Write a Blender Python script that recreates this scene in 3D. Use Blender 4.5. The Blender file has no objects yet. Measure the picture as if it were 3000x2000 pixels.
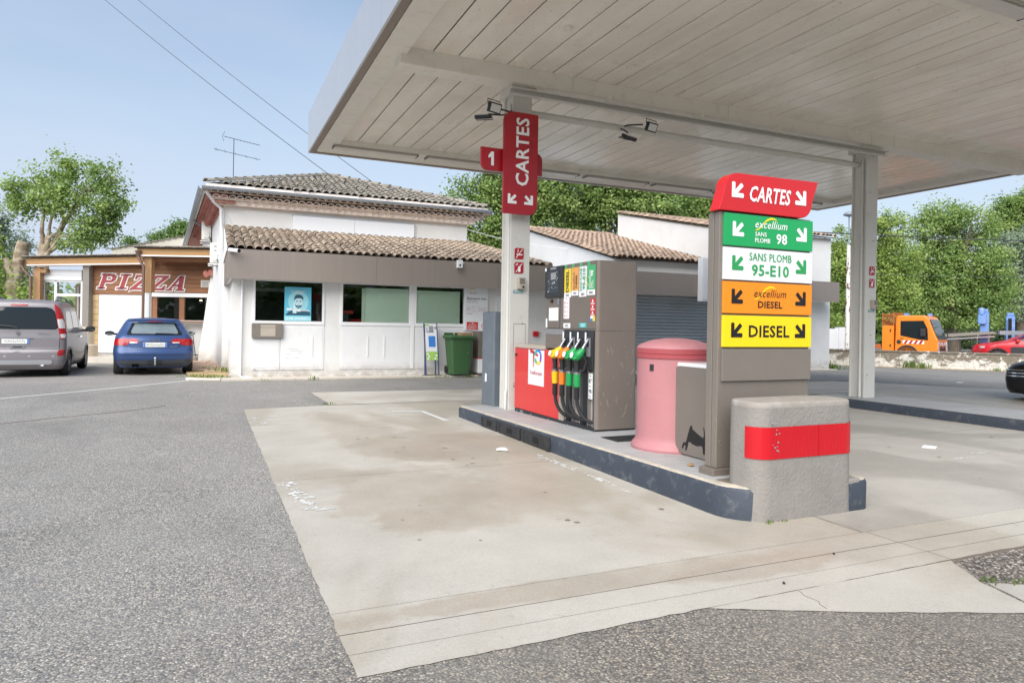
import bpy, bmesh, math, random
import numpy as np
from mathutils import Vector, Matrix
random.seed(7); RNG = np.random.default_rng(7)
SC = bpy.context.scene
COL = SC.collection
# ------------------------------------------------------------------ camera
YAW = math.radians(24.0); ROLL = 0.016; EYE = 1.366
FW = Vector((math.sin(YAW), math.cos(YAW), 0)); RT = Vector((math.cos(YAW), -math.sin(YAW), 0)); UPV = Vector((0, 0, 1))
CR = RT * math.cos(ROLL) + UPV * math.sin(ROLL); CU = UPV * math.cos(ROLL) - RT * math.sin(ROLL)
cam_d = bpy.data.cameras.new('camera'); cam = bpy.data.objects.new('camera', cam_d); COL.objects.link(cam)
cam_d.sensor_fit = 'HORIZONTAL'; cam_d.sensor_width = 36; cam_d.lens = 24.0; cam_d.shift_y = -47 / 3000
cam_d.clip_start = 0.05; cam_d.clip_end = 2000
cam.matrix_world = Matrix(((CR.x, CU.x, -FW.x, 0), (CR.y, CU.y, -FW.y, 0), (CR.z, CU.z, -FW.z, EYE), (0, 0, 0, 1)))
SC.camera = cam
# ------------------------------------------------------------------ sky and sun (thin bright overcast)
SUN_EL = math.radians(42); SUN_AZ = math.radians(-136)     # azimuth clockwise from +Y: high and behind the camera
w = bpy.data.worlds.new('World'); SC.world = w; w.use_nodes = True
nt = w.node_tree; nt.nodes.clear()
out = nt.nodes.new('ShaderNodeOutputWorld'); bg = nt.nodes.new('ShaderNodeBackground')
sky = nt.nodes.new('ShaderNodeTexSky'); sky.sky_type = 'NISHITA'; sky.sun_disc = False
sky.sun_elevation = SUN_EL; sky.sun_rotation = SUN_AZ; sky.air_density = 1.5; sky.dust_density = 0.0; sky.ozone_density = 3.5
tc = nt.nodes.new('ShaderNodeTexCoord'); mp = nt.nodes.new('ShaderNodeMapping'); mp.inputs['Scale'].default_value = (1.2, 1.2, 4.5)
nz = nt.nodes.new('ShaderNodeTexNoise'); nz.inputs['Scale'].default_value = 1.6; nz.inputs['Detail'].default_value = 6; nz.inputs['Roughness'].default_value = 0.55
rp = nt.nodes.new('ShaderNodeValToRGB'); rp.color_ramp.elements[0].position = 0.30; rp.color_ramp.elements[1].position = 0.72
rp.color_ramp.elements[0].color = (0.0, 0.0, 0.0, 1); rp.color_ramp.elements[1].color = (0.24, 0.24, 0.24, 1)
mx = nt.nodes.new('ShaderNodeMix'); mx.data_type = 'RGBA'
VEIL = mx.inputs[7]; VEIL.default_value = (4.35, 4.95, 6.1, 1)
nt.links.new(tc.outputs['Generated'], mp.inputs['Vector']); nt.links.new(mp.outputs[0], nz.inputs['Vector']); nt.links.new(nz.outputs[0], rp.inputs[0])
sxyz = nt.nodes.new('ShaderNodeSeparateXYZ'); nt.links.new(tc.outputs['Generated'], sxyz.inputs[0])
vr = nt.nodes.new('ShaderNodeValToRGB'); nt.links.new(sxyz.outputs[2], vr.inputs[0])      # thin cloud veil looks denser towards the horizon
vr.color_ramp.elements[0].position = 0.05; vr.color_ramp.elements[0].color = (0.84, 0.84, 0.84, 1); vr.color_ramp.elements[1].position = 0.42; vr.color_ramp.elements[1].color = (0.25, 0.25, 0.25, 1)
add = nt.nodes.new('ShaderNodeMath'); add.operation = 'ADD'; add.use_clamp = True; nt.links.new(vr.outputs[0], add.inputs[0]); nt.links.new(rp.outputs[0], add.inputs[1]); nt.links.new(add.outputs[0], mx.inputs[0]); nt.links.new(sky.outputs[0], mx.inputs[6]); nt.links.new(mx.outputs[2], bg.inputs[0])
bg.inputs[1].default_value = 0.068; nt.links.new(bg.outputs[0], out.inputs[0])
sd = bpy.data.lights.new('sun', 'SUN'); sd.energy = 2.6; sd.angle = math.radians(60); sd.color = (1.0, 0.955, 0.90)
sun = bpy.data.objects.new('sun', sd); COL.objects.link(sun)
sdir = Vector((math.sin(SUN_AZ) * math.cos(SUN_EL), math.cos(SUN_AZ) * math.cos(SUN_EL), math.sin(SUN_EL)))
sun.rotation_euler = sdir.to_track_quat('Z', 'Y').to_euler(); sun.location = sdir * 60
SC.view_settings.view_transform = 'Standard'; SC.view_settings.look = 'None'; SC.view_settings.exposure = 1.15; SC.view_settings.gamma = 1
SC.render.engine = 'CYCLES'; SC.cycles.use_denoising = True
try: SC.cycles.max_bounces = 6; SC.cycles.transparent_max_bounces = 12; SC.cycles.diffuse_bounces = 4; SC.cycles.adaptive_threshold = 0.02
except Exception: pass
# ------------------------------------------------------------------ mesh helpers
class MB:
    def __init__(s): s.v = []; s.f = []; s.m = []
    def quad(s, pts, m=0):
        b = len(s.v); s.v += [tuple(p) for p in pts]; s.f.append(tuple(range(b, b + len(pts)))); s.m.append(m); return s
    def box(s, x0, x1, y0, y1, z0, z1, m=0, M=None):
        c = [(x0, y0, z0), (x1, y0, z0), (x1, y1, z0), (x0, y1, z0), (x0, y0, z1), (x1, y0, z1), (x1, y1, z1), (x0, y1, z1)]
        if M is not None: c = [tuple(M @ Vector(p)) for p in c]
        b = len(s.v); s.v += c
        for q in ((0, 3, 2, 1), (4, 5, 6, 7), (0, 1, 5, 4), (1, 2, 6, 5), (2, 3, 7, 6), (3, 0, 4, 7)): s.f.append(tuple(b + i for i in q)); s.m.append(m)
        return s
    def ext(s, poly, vec, m=0, mside=None):
        n = len(poly); b = len(s.v); vec = Vector(vec); P = [Vector(p).to_3d() for p in poly]
        s.v += [tuple(p) for p in P] + [tuple(p + vec) for p in P]
        nrm = sum(((P[i] - P[0]).cross(P[(i + 1) % n] - P[0]) for i in range(1, n)), Vector())
        a = tuple(range(b, b + n)); t = tuple(range(b + n, b + 2 * n))
        if nrm.dot(vec) > 0: s.f += [a[::-1], t]; sd = 1
        else: s.f += [a, t[::-1]]; sd = -1
        s.m += [m, m]
        for i in range(n):
            j = (i + 1) % n; q = (b + i, b + j, b + n + j, b + n + i); s.f.append(q if sd > 0 else q[::-1]); s.m.append(m if mside is None else mside)
        return s
    def tube(s, pts, r, n=8, cap=True, m=0):
        P = [Vector(p) for p in pts]; R = r if isinstance(r, (list, tuple)) else [r] * len(P); b = len(s.v); up = None
        for i, p in enumerate(P):
            d = (P[min(i + 1, len(P) - 1)] - P[max(i - 1, 0)]).normalized()
            if up is None: up = Vector((0, 0, 1)) if abs(d.z) < 0.9 else Vector((1, 0, 0))
            x = d.cross(up).normalized(); up = x.cross(d).normalized()
            for k in range(n):
                a = 2 * math.pi * k / n; s.v.append(tuple(p + (x * math.cos(a) + up * math.sin(a)) * R[i]))
        for i in range(len(P) - 1):
            for k in range(n):
                k2 = (k + 1) % n; s.f.append((b + i * n + k, b + i * n + k2, b + (i + 1) * n + k2, b + (i + 1) * n + k)); s.m.append(m)
        if cap:
            s.f.append(tuple(b + k for k in range(n))[::-1]); s.m.append(m)
            e = b + (len(P) - 1) * n; s.f.append(tuple(e + k for k in range(n))); s.m.append(m)
        return s
    def lathe(s, prof, n=32, c=(0, 0, 0), M=None, m=0):
        b = len(s.v)
        for (r, z) in prof:
            for k in range(n):
                a = 2 * math.pi * k / n; p = Vector((r * math.cos(a), r * math.sin(a), z))
                if M is not None: p = M @ p
                s.v.append((p.x + c[0], p.y + c[1], p.z + c[2]))
        for i in range(len(prof) - 1):
            for k in range(n):
                k2 = (k + 1) % n; s.f.append((b + i * n + k, b + i * n + k2, b + (i + 1) * n + k2, b + (i + 1) * n + k)); s.m.append(m)
        if prof[0][0] > 1e-4: s.f.append(tuple(b + k for k in range(n))[::-1]); s.m.append(m)
        if prof[-1][0] > 1e-4: e = b + (len(prof) - 1) * n; s.f.append(tuple(e + k for k in range(n))); s.m.append(m)
        return s
    def grid(s, fn, nu, nv, m=0, flip=False):
        b = len(s.v)
        for i in range(nu + 1):
            for j in range(nv + 1): s.v.append(tuple(fn(i / nu, j / nv)))
        for i in range(nu):
            for j in range(nv):
                q = (b + i * (nv + 1) + j, b + (i + 1) * (nv + 1) + j, b + (i + 1) * (nv + 1) + j + 1, b + i * (nv + 1) + j + 1)
                s.f.append(q[::-1] if flip else q); s.m.append(m)
        return s
    def mesh(s, name):
        me = bpy.data.meshes.new(name); me.from_pydata(s.v, [], s.f); return me
WORLD = set()
def link(name, me, mats, parent=None, smooth=False, bevel=0, bseg=2):
    o = bpy.data.objects.new(name, me); COL.objects.link(o)
    if mats is not None and len(me.materials) == 0:
        for m in (mats if isinstance(mats, (list, tuple)) else [mats]): me.materials.append(MAT[m] if isinstance(m, str) else m)
    if parent is not None:
        o.parent = parent
        if parent.name in WORLD: o.matrix_parent_inverse = Matrix.Translation(-parent.location)
    if smooth is True: me.shade_smooth()
    elif smooth: me.shade_smooth(); me.set_sharp_from_angle(angle=math.radians(smooth))
    if bevel:
        b = o.modifiers.new('bevel', 'BEVEL'); b.width = bevel; b.segments = bseg; b.limit_method = 'ANGLE'; b.angle_limit = math.radians(40)
    return o
def build(mb, name, mats, parent=None, smooth=False, bevel=0, bseg=2, kind=None, recalc=False, label=None):
    me = mb.mesh(name)
    if any(mb.m): me.polygons.foreach_set('material_index', mb.m)
    if recalc:
        bm = bmesh.new(); bm.from_mesh(me); bmesh.ops.remove_doubles(bm, verts=bm.verts, dist=1e-5); bmesh.ops.recalc_face_normals(bm, faces=bm.faces); bm.to_mesh(me); bm.free()
    o = link(name, me, mats, parent, smooth, bevel, bseg)
    if kind: o['kind'] = kind
    if label: o['label'] = label
    return o
def tag(o, label, cat, group=None, kind=None):
    o['label'] = label; o['category'] = cat
    if group: o['group'] = group
    if kind: o['kind'] = kind
    return o
def thing(name, label, cat, loc=(0, 0, 0), rotz=0, group=None, local=False):
    o = bpy.data.objects.new(name, None); COL.objects.link(o); o.location = loc; o.rotation_euler = (0, 0, rotz); o.empty_display_size = 0.1
    if not local: WORLD.add(o.name)
    return tag(o, label, cat, group)
def structure(o): o['kind'] = 'structure'; return o
def copy_tree(o, parent=None):
    c = o.copy(); COL.objects.link(c); c.parent = parent
    if parent is not None: c.matrix_parent_inverse = o.matrix_parent_inverse.copy()
    for ch in list(o.children): copy_tree(ch, c)
    return c
_tcache = {}
def text_geo(s, bold=0.0, shear=0.0, space=1.0, res=2):
    k = (s, bold, shear, space)
    if k not in _tcache:
        cu = bpy.data.curves.new('t', 'FONT'); cu.body = s; cu.size = 1; cu.offset = bold; cu.shear = shear; cu.space_character = space; cu.resolution_u = res; cu.fill_mode = 'FRONT'
        ob = bpy.data.objects.new('t', cu); COL.objects.link(ob)
        me = bpy.data.meshes.new_from_object(ob.evaluated_get(bpy.context.evaluated_depsgraph_get()))
        V = np.zeros(len(me.vertices) * 3); me.vertices.foreach_get('co', V); V = V.reshape(-1, 3)
        F = [tuple(p.vertices) for p in me.polygons]
        bpy.data.objects.remove(ob); bpy.data.curves.remove(cu); bpy.data.meshes.remove(me)
        lo = V.min(0); hi = V.max(0); V = (V - lo) / np.maximum(hi - lo, 1e-6)
        _tcache[k] = (V, F)
    return _tcache[k]
def text_into(mb, s, O, ux, uy, w, h, bold=0.0, shear=0.0, m=0, space=1.0):
    V, F = text_geo(s, bold, shear, space); O = Vector(O); ux = Vector(ux); uy = Vector(uy); b = len(mb.v)
    mb.v += [tuple(O + ux * (x * w) + uy * (y * h)) for x, y, z in V]; mb.f += [tuple(b + i for i in f) for f in F]; mb.m += [m] * len(F)
    return mb
def text(name, s, O, ux, uy, w, h, mat, parent, bold=0.02, shear=0, space=1.0):
    if bold < 0:      # heavier strokes by two slightly shifted layers
        n_ = Vector(ux).cross(Vector(uy)).normalized(); mb = MB(); k = -bold * h
        for i, q in enumerate((-.5, .5)): text_into(mb, s, Vector(O) + Vector(ux) * (q * k) + n_ * (.0004 * i), ux, uy, w, h, 0, shear, 0, space)
        return build(mb, name, mat, parent)
    return build(text_into(MB(), s, O, ux, uy, w, h, bold, shear, 0, space), name, mat, parent)
def flat(mb, pts2, O, ux, uy, m=0):
    O = Vector(O); ux = Vector(ux); uy = Vector(uy); return mb.quad([O + ux * x + uy * y for x, y in pts2], m)
def rrect(x0, x1, y0, y1, r, n=6, which=(1, 1, 1, 1)):      # bl, br, tr, tl rounded?
    P = []
    for (cx, cy, a0, wc) in ((x0, y0, 180, which[0]), (x1, y0, 270, which[1]), (x1, y1, 0, which[2]), (x0, y1, 90, which[3])):
        if not wc: P.append((cx, cy)); continue
        ox = cx + (r if cx == x0 else -r); oy = cy + (r if cy == y0 else -r)
        for k in range(n + 1): a = math.radians(a0 + 90 * k / n); P.append((ox + r * math.cos(a), oy + r * math.sin(a)))
    return P
def circ(cx, cy, r, n=20, a0=0, a1=360, ry=None):
    return [(cx + r * math.cos(math.radians(a0 + (a1 - a0) * k / n)), cy + (ry or r) * math.sin(math.radians(a0 + (a1 - a0) * k / n))) for k in range(n + (0 if a1 - a0 == 360 else 1))]
def arc_band(mb, cx, cy, r0, r1, a0, a1, O, ux, uy, n=14, m=0):
    for k in range(n):
        q = []
        for (r, kk) in ((r0, k), (r1, k), (r1, k + 1), (r0, k + 1)):
            a = math.radians(a0 + (a1 - a0) * kk / n); q.append((cx + r * math.cos(a), cy + r * math.sin(a)))
        flat(mb, q, O, ux, uy, m)
    return mb
# ------------------------------------------------------------------ materials
MAT = {}
def S(r, g, b): return tuple(((c / 255) / 12.92 if c / 255 <= 0.04045 else ((c / 255 + 0.055) / 1.055) ** 2.4) for c in (r, g, b))
class NT:
    def __init__(s, name):
        s.mat = bpy.data.materials.new(name); s.mat.use_nodes = True; s.t = s.mat.node_tree; s.p = s.t.nodes['Principled BSDF']; s.o = s.t.nodes['Material Output']; MAT[name] = s.mat
        s.tc = s.t.nodes.new('ShaderNodeNewGeometry')
    def n(s, ty, **kw):
        x = s.t.nodes.new(ty)
        for k, v in kw.items():
            if k in x.inputs: x.inputs[k].default_value = v
            else: setattr(x, k, v)
        return x
    def l(s, a, b): s.t.links.new(a, b)
    def coord(s, scale=(1, 1, 1), rot=(0, 0, 0)):
        m = s.n('ShaderNodeMapping'); m.inputs['Scale'].default_value = scale; m.inputs['Rotation'].default_value = rot; s.l(s.tc.outputs['Position'], m.inputs[0]); return m.outputs[0]
    def noise(s, scale, detail=4, rough=0.55, vec=None, dist=0):
        x = s.n('ShaderNodeTexNoise', Scale=scale, Detail=detail, Roughness=rough, Distortion=dist); s.l(vec or s.coord(), x.inputs['Vector']); return x.outputs[0]
    def vor(s, scale, vec=None, feat='F1', out='Distance'):
        x = s.n('ShaderNodeTexVoronoi', feature=feat, Scale=scale); s.l(vec or s.coord(), x.inputs['Vector']); return x.outputs[out]
    def ramp(s, fac, stops):
        r = s.n('ShaderNodeValToRGB'); e = r.color_ramp.elements
        while len(e) < len(stops): e.new(0.5)
        for el, (p, c) in zip(e, stops): el.position = p; el.color = (c, c, c, 1) if not hasattr(c, '__len__') else (*c, 1)
        s.l(fac, r.inputs[0]); return r.outputs[0]
    def mix(s, fac, a, b, mode='MIX'):
        m = s.n('ShaderNodeMix', data_type='RGBA', blend_type=mode)
        for sock, v in ((m.inputs[0], fac), (m.inputs[6], a), (m.inputs[7], b)):
            if isinstance(v, (int, float)): sock.default_value = v
            elif isinstance(v, tuple): sock.default_value = (*v, 1)
            else: s.l(v, sock)
        return m.outputs[2]
    def math(s, op, a, b=0.0):
        m = s.n('ShaderNodeMath', operation=op)
        for sock, v in ((m.inputs[0], a), (m.inputs[1], b)):
            if isinstance(v, (int, float)): sock.default_value = v
            else: s.l(v, sock)
        return m.outputs[0]
    def base(s, c):
        if isinstance(c, tuple): s.p.inputs['Base Color'].default_value = (*c, 1)
        else: s.l(c, s.p.inputs['Base Color'])
    def bump(s, h, strength=0.3, dist=0.01):
        b = s.n('ShaderNodeBump', Strength=strength, Distance=dist); s.l(h, b.inputs['Height']); s.l(b.outputs[0], s.p.inputs['Normal'])
def pm(name, col, rough=0.6, metal=0.0, var=0.08, vs=3.0, bump=0.0, bs=60.0, dirt=None, dirt_amt=0.0, dirt_scale=2.0, spec=0.5, aniso=(1, 1, 1), rand=0.0, coat=0.0, bdist=0.005):
    t = NT(name); vec = t.coord(aniso); c = col
    if var: c = t.mix(1.0, t.ramp(t.noise(vs, 5, 0.6, vec), [(0.25, 1 - var), (0.75, 1 + var)]), col, 'MULTIPLY')
    if dirt is not None:
        c = t.mix(t.ramp(t.noise(dirt_scale, 8, 0.68, vec, 0.4), [(0.62 - dirt_amt * 0.35, 0.0), (0.80, min(1.0, dirt_amt + 0.25))]), c, dirt)
    if rand:
        oi = t.n('ShaderNodeObjectInfo'); c = t.mix(1.0, t.ramp(oi.outputs['Random'], [(0, 1 - rand), (1, 1 + rand)]), c, 'MULTIPLY')
    t.base(c); t.p.inputs['Roughness'].default_value = rough; t.p.inputs['Metallic'].default_value = metal; t.p.inputs['Specular IOR Level'].default_value = spec
    if coat: t.p.inputs['Coat Weight'].default_value = coat; t.p.inputs['Coat Roughness'].default_value = 0.04
    if bump: t.bump(t.noise(bs, 4, 0.6), bump, bdist)
    return t
WHITE = S(238, 238, 236)
def mats():
    # asphalt: bitumen with light chippings, worn pale where driven
    t = NT('asphalt'); big = t.noise(0.22, 5, 0.6); mid = t.noise(1.4, 6, 0.6)
    cell = t.vor(104, None, 'F1', 'Color'); sep = t.n('ShaderNodeSeparateColor'); t.l(cell, sep.inputs[0])
    stone = t.ramp(sep.outputs[0], [(0.0, S(108, 107, 105)), (0.25, S(132, 130, 127)), (0.55, S(155, 152, 147)), (0.78, S(176, 167, 154)), (0.93, S(204, 195, 180)), (1.0, S(226, 220, 208))])
    d = t.vor(104, None, 'F1', 'Distance'); crev = t.ramp(d, [(0.35, 1.05), (0.75, 0.46)])
    c = t.mix(1.0, stone, crev, 'MULTIPLY'); c = t.mix(t.ramp(mid, [(0.35, 0.12), (0.7, 0.5)]), c, S(153, 151, 147))
    c = t.mix(1.0, c, t.ramp(big, [(0.3, 0.80), (0.7, 1.14)]), 'MULTIPLY'); c = t.mix(t.ramp(t.noise(0.75, 7, 0.62, t.coord((1, 0.35, 1)), 0.3), [(0.54, 0.0), (0.72, 0.55)]), c, S(108, 106, 103)); c = t.mix(t.ramp(t.noise(5.5, 4, 0.5), [(0.71, 0.0), (0.76, 0.4)]), c, S(86, 84, 82)); xyz = t.n('ShaderNodeSeparateXYZ'); t.l(t.tc.outputs['Position'], xyz.inputs[0])
    zone = t.math('MULTIPLY', t.ramp(t.math('MULTIPLY', t.math('ADD', xyz.outputs[0], 2.0), 0.2), [(0.25, 0.0), (0.6, 1.0)]), t.ramp(t.math('MULTIPLY', xyz.outputs[1], 0.2), [(0.42, 1.0), (0.95, 0.0)]))
    c = t.mix(t.math('MULTIPLY', zone, 0.8), c, t.mix(1.0, c, S(222, 214, 203), 'MULTIPLY')); t.base(c)
    t.l(t.ramp(mid, [(0.3, 0.62), (0.7, 0.8)]), t.p.inputs['Roughness']); t.p.inputs['Specular IOR Level'].default_value = 0.3
    t.bump(t.math('SUBTRACT', t.math('MULTIPLY', sep.outputs[1], 0.4), d), 0.6, 0.006)
    t = NT('asphalt_coarse'); big = t.noise(0.7, 5, 0.6); cell = t.vor(74, None, 'F1', 'Color'); sep = t.n('ShaderNodeSeparateColor'); t.l(cell, sep.inputs[0])
    stone = t.ramp(sep.outputs[0], [(0.0, S(74, 72, 71)), (0.35, S(106, 101, 97)), (0.62, S(134, 124, 114)), (0.82, S(160, 148, 134)), (0.94, S(196, 187, 172)), (1.0, S(218, 212, 200))])
    d = t.vor(74, None, 'F1', 'Distance'); c = t.mix(1.0, stone, t.ramp(d, [(0.3, 1.0), (0.72, 0.55)]), 'MULTIPLY')
    c = t.mix(1.0, c, t.ramp(big, [(0.3, 0.86), (0.7, 1.12)]), 'MULTIPLY'); t.base(c); t.p.inputs['Roughness'].default_value = 0.78; t.p.inputs['Specular IOR Level'].default_value = 0.3
    t.bump(t.math('SUBTRACT', t.math('MULTIPLY', sep.outputs[1], 0.4), d), 0.7, 0.007)
    # forecourt concrete with water and oil stains
    for nm, c0, c1, c2 in (('concrete', (186, 180, 168), (170, 160, 144), (138, 128, 112)), ('concrete_pale', (193, 187, 176), (177, 168, 153), (148, 138, 123)), ('concrete_grey', (180, 174, 164), (160, 153, 142), (128, 121, 110))):
        t = NT(nm); big = t.noise(0.55, 5, 0.52, t.coord((1, 0.8, 1)), 0.6); mid = t.noise(3.0, 8, 0.7); fine = t.noise(110, 3, 0.7); sp = t.noise(9, 6, 0.75)
        c = t.mix(t.ramp(big, [(0.46, 0.0), (0.535, 0.75), (0.7, 1.0)]), S(*c0), S(*c1)); 
        if nm == 'concrete':
            for (ex, ey, rx, ry, am) in ((1.55, 5.3, 0.75, 1.15, 0.6), (2.12, 7.0, 0.42, 0.5, 0.85), (2.0, 3.13, 1.5, 0.13, 0.75), (2.95, 3.0, 0.7, 0.15, 0.7), (1.75, 8.2, 0.45, 1.6, 0.5), (2.9, 7.6, 0.5, 0.7, 0.6), (1.3, 4.6, 0.25, 0.4, 0.6)):
                mp = t.n('ShaderNodeMapping'); mp.inputs['Location'].default_value = (-ex / rx, -ey / ry, 0); mp.inputs['Scale'].default_value = (1 / rx, 1 / ry, 0); t.l(t.tc.outputs['Position'], mp.inputs[0])
                ln = t.n('ShaderNodeVectorMath', operation='LENGTH'); t.l(mp.outputs[0], ln.inputs[0])
                c = t.mix(t.math('MULTIPLY', t.ramp(t.math('ADD', t.math('MULTIPLY', ln.outputs['Value'], 0.5), t.math('MULTIPLY', t.math('SUBTRACT', t.noise(2.6, 5, 0.6), 0.5), 0.7)), [(0.40, 1.0), (0.52, 0.0)]), am), c, S(166, 154, 138))
        c = t.mix(t.ramp(mid, [(0.5, 0.0), (0.75, 0.40)]), c, S(*c0))
        c = t.mix(t.ramp(sp, [(0.60, 0.0), (0.74, 0.55)]), c, S(*c2)); c = t.mix(t.ramp(t.noise(38, 3, 0.5), [(0.70, 0.0), (0.75, 0.5)]), c, S(*c2)); c = t.mix(1.0, c, t.ramp(t.noise(1.7, 6, 0.62), [(0.3, 0.90), (0.7, 1.06)]), 'MULTIPLY'); c = t.mix(1.0, c, t.ramp(fine, [(0.2, 0.80), (0.8, 1.12)]), 'MULTIPLY'); t.base(c)
        t.l(t.ramp(big, [(0.4, 0.62), (0.6, 0.42)]), t.p.inputs['Roughness']); t.bump(t.mix(0.4, fine, mid), 0.22, 0.004); t.p.inputs['Specular IOR Level'].default_value = 0.35
    pm('stain', S(140, 129, 114), 0.5, 0, 0.1, 3); pm('stain_dark', S(124, 117, 106), 0.5, 0, 0.1, 9)
    pm('joint', S(110, 101, 90), 0.9, 0, 0.2, 30); pm('paint_worn', S(212, 211, 207), 0.6, 0, 0.05, 20, 0.2, 90)
    pm('kerb_paint', S(58, 65, 75), 0.6, 0, 0.14, 5, 0.5, 45, S(150, 150, 148), 0.22, 9.0); pm('kerb_edge', S(186, 176, 158), 0.8, 0, 0.15, 12, 0.4, 60, S(96, 100, 106), 0.4, 10)
    pm('iron', S(58, 60, 64), 0.55, 0.5, 0.3, 12, 0.4, 60, S(96, 86, 76), 0.4, 20); pm('island_tile', S(168, 168, 167), 0.62, 0, 0.08, 5, 0.1, 120, S(150, 138, 126), 0.35, 2.5, rand=0.05)
    pm('render_block', S(140, 135, 129), 0.85, 0, 0.10, 4, 0.9, 45, S(126, 120, 113), 0.35, 5, bdist=0.008); pm('worn_top', S(150, 143, 134), 0.6, 0, 0.12, 6, 0.2, 60, S(205, 202, 196), 0.3, 9)
    t = pm('red_band', S(190, 18, 32), 0.35, 0, 0.04, 4); pm('red_paint', S(200, 26, 30), 0.35, 0, 0.03, 4, coat=0.3); pm('red_dark', S(164, 14, 28), 0.4, 0, 0.06, 4, coat=0.2); pm('red_cab', S(212, 48, 44), 0.36, 0, 0.05, 6, aniso=(1, 1, 0.2), coat=0.3)
    pm('taupe', S(127, 119, 110), 0.45, 0.15, 0.05, 3, 0, 0, S(146, 139, 130), 0.14, 5, spec=0.5); pm('taupe_dark', S(120, 110, 101), 0.5, 0.15, 0.05, 3, 0, 0, S(158, 150, 140), 0.12, 6); pm('taupe_mark', S(138, 129, 120), 0.5, 0.1, 0.1, 30); pm('taupe_light', S(178, 168, 154), 0.5, 0.1, 0.04, 4)
    pm('sign_green', S(32, 158, 88), 0.3, 0, 0.01, 3); pm('sign_white', S(228, 230, 232), 0.32, 0, 0.01, 3); pm('sign_orange', S(236, 140, 34), 0.3, 0, 0.01, 3); pm('sign_yellow', S(240, 208, 30), 0.3, 0, 0.01, 3)
    pm('ink', S(26, 24, 24), 0.5, 0, 0); pm('ink_white', S(236, 236, 234), 0.5, 0, 0); pm('ink_green', S(44, 150, 80), 0.5, 0, 0); pm('ink_grey', S(150, 150, 152), 0.5, 0, 0); pm('ink_red', S(196, 40, 44), 0.5, 0, 0); pm('ink_cyan', S(30, 178, 178), 0.5, 0, 0); pm('ink_blue', S(58, 128, 208), 0.5, 0, 0); pm('ink_teal', S(98, 140, 142), 0.5, 0, 0)
    pm('lab_yellow', S(232, 206, 70), 0.5, 0, 0.02); pm('lab_orange', S(228, 164, 88), 0.5, 0, 0.02); pm('lab_green', S(70, 172, 108), 0.5, 0, 0.02); pm('ink_violet', S(120, 60, 190), 0.5, 0, 0)
    pm('bin_pink', S(180, 122, 125), 0.55, 0, 0.06, 3, 0.05, 80, S(196, 142, 144), 0.2, 4, coat=0.05); pm('bin_rim', S(168, 78, 83), 0.5, 0, 0.04, 4)
    pm('slate_box', S(98, 106, 114), 0.5, 0, 0.08, 4, 0.1, 60, S(128, 134, 138), 0.28, 3); pm('black_plastic', S(44, 46, 48), 0.5, 0, 0.06, 12); pm('rubber', S(36, 36, 38), 0.7, 0, 0.05, 20, 0.2, 200); pm('black_gloss', S(20, 21, 23), 0.15, 0, 0)
    pm('steel', S(176, 178, 182), 0.32, 0.9, 0.05, 6); pm('alu', S(188, 190, 192), 0.4, 0.7, 0.05, 5); pm('chrome', S(215, 217, 220), 0.12, 1.0, 0)
    pm('noz_yellow', S(240, 186, 24), 0.4, 0, 0.03); pm('noz_orange', S(232, 122, 30), 0.4, 0, 0.03); pm('noz_green', S(26, 150, 78), 0.4, 0, 0.03)
    # canopy metals
    pm('column_paint', S(204, 202, 195), 0.5, 0, 0.03, 3, 0.0, 0, S(160, 152, 138), 0.16, 8); pm('beam_paint', S(228, 224, 214), 0.5, 0, 0.05, 2, 0, 0, S(178, 170, 156), 0.24, 6)
    t = NT('soffit'); v = t.coord((1, 0.35, 1)); c = t.mix(t.ramp(t.noise(1.2, 7, 0.6, v, 0.5), [(0.4, 0.0), (0.72, 0.85)]), S(241, 236, 225), S(214, 205, 190)); c = t.mix(t.ramp(t.noise(24, 3, 0.5), [(0.67, 0.0), (0.74, 0.6)]), c, S(128, 119, 107)); c = t.mix(t.ramp(t.noise(2.2, 8, 0.7), [(0.6, 0.0), (0.85, 0.5)]), c, S(160, 148, 130))
    oi = t.n('ShaderNodeObjectInfo'); c = t.mix(1.0, t.ramp(oi.outputs['Random'], [(0, 0.97), (1, 1.03)]), c, 'MULTIPLY'); t.base(c); t.l(t.ramp(t.noise(0.8, 3, 0.5, v), [(0.35, 0.17), (0.7, 0.34)]), t.p.inputs['Roughness']); t.p.inputs['Specular IOR Level'].default_value = 0.55; t.bump(t.noise(3.0, 2, 0.5, t.coord((3, 0.6, 1))), 0.06, 0.02)
    pm('fascia_metal', S(196, 197, 200), 0.34, 0.55, 0.05, 2.5, aniso=(6, 6, 0.25)); pm('fascia_taupe', S(146, 136, 128), 0.42, 0.25, 0.05, 3, aniso=(7, 7, 0.12)); pm('trim_taupe', S(138, 126, 116), 0.5, 0.1, 0.05, 3)
    pm('tube_cover', S(176, 171, 163), 0.5, 0, 0.06, 6); pm('tube_lens', S(206, 203, 197), 0.3, 0, 0.08, 6, aniso=(.3, 3, 1)); pm('lens_grey', S(208, 208, 204), 0.3, 0, 0.04, 20)
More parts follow.
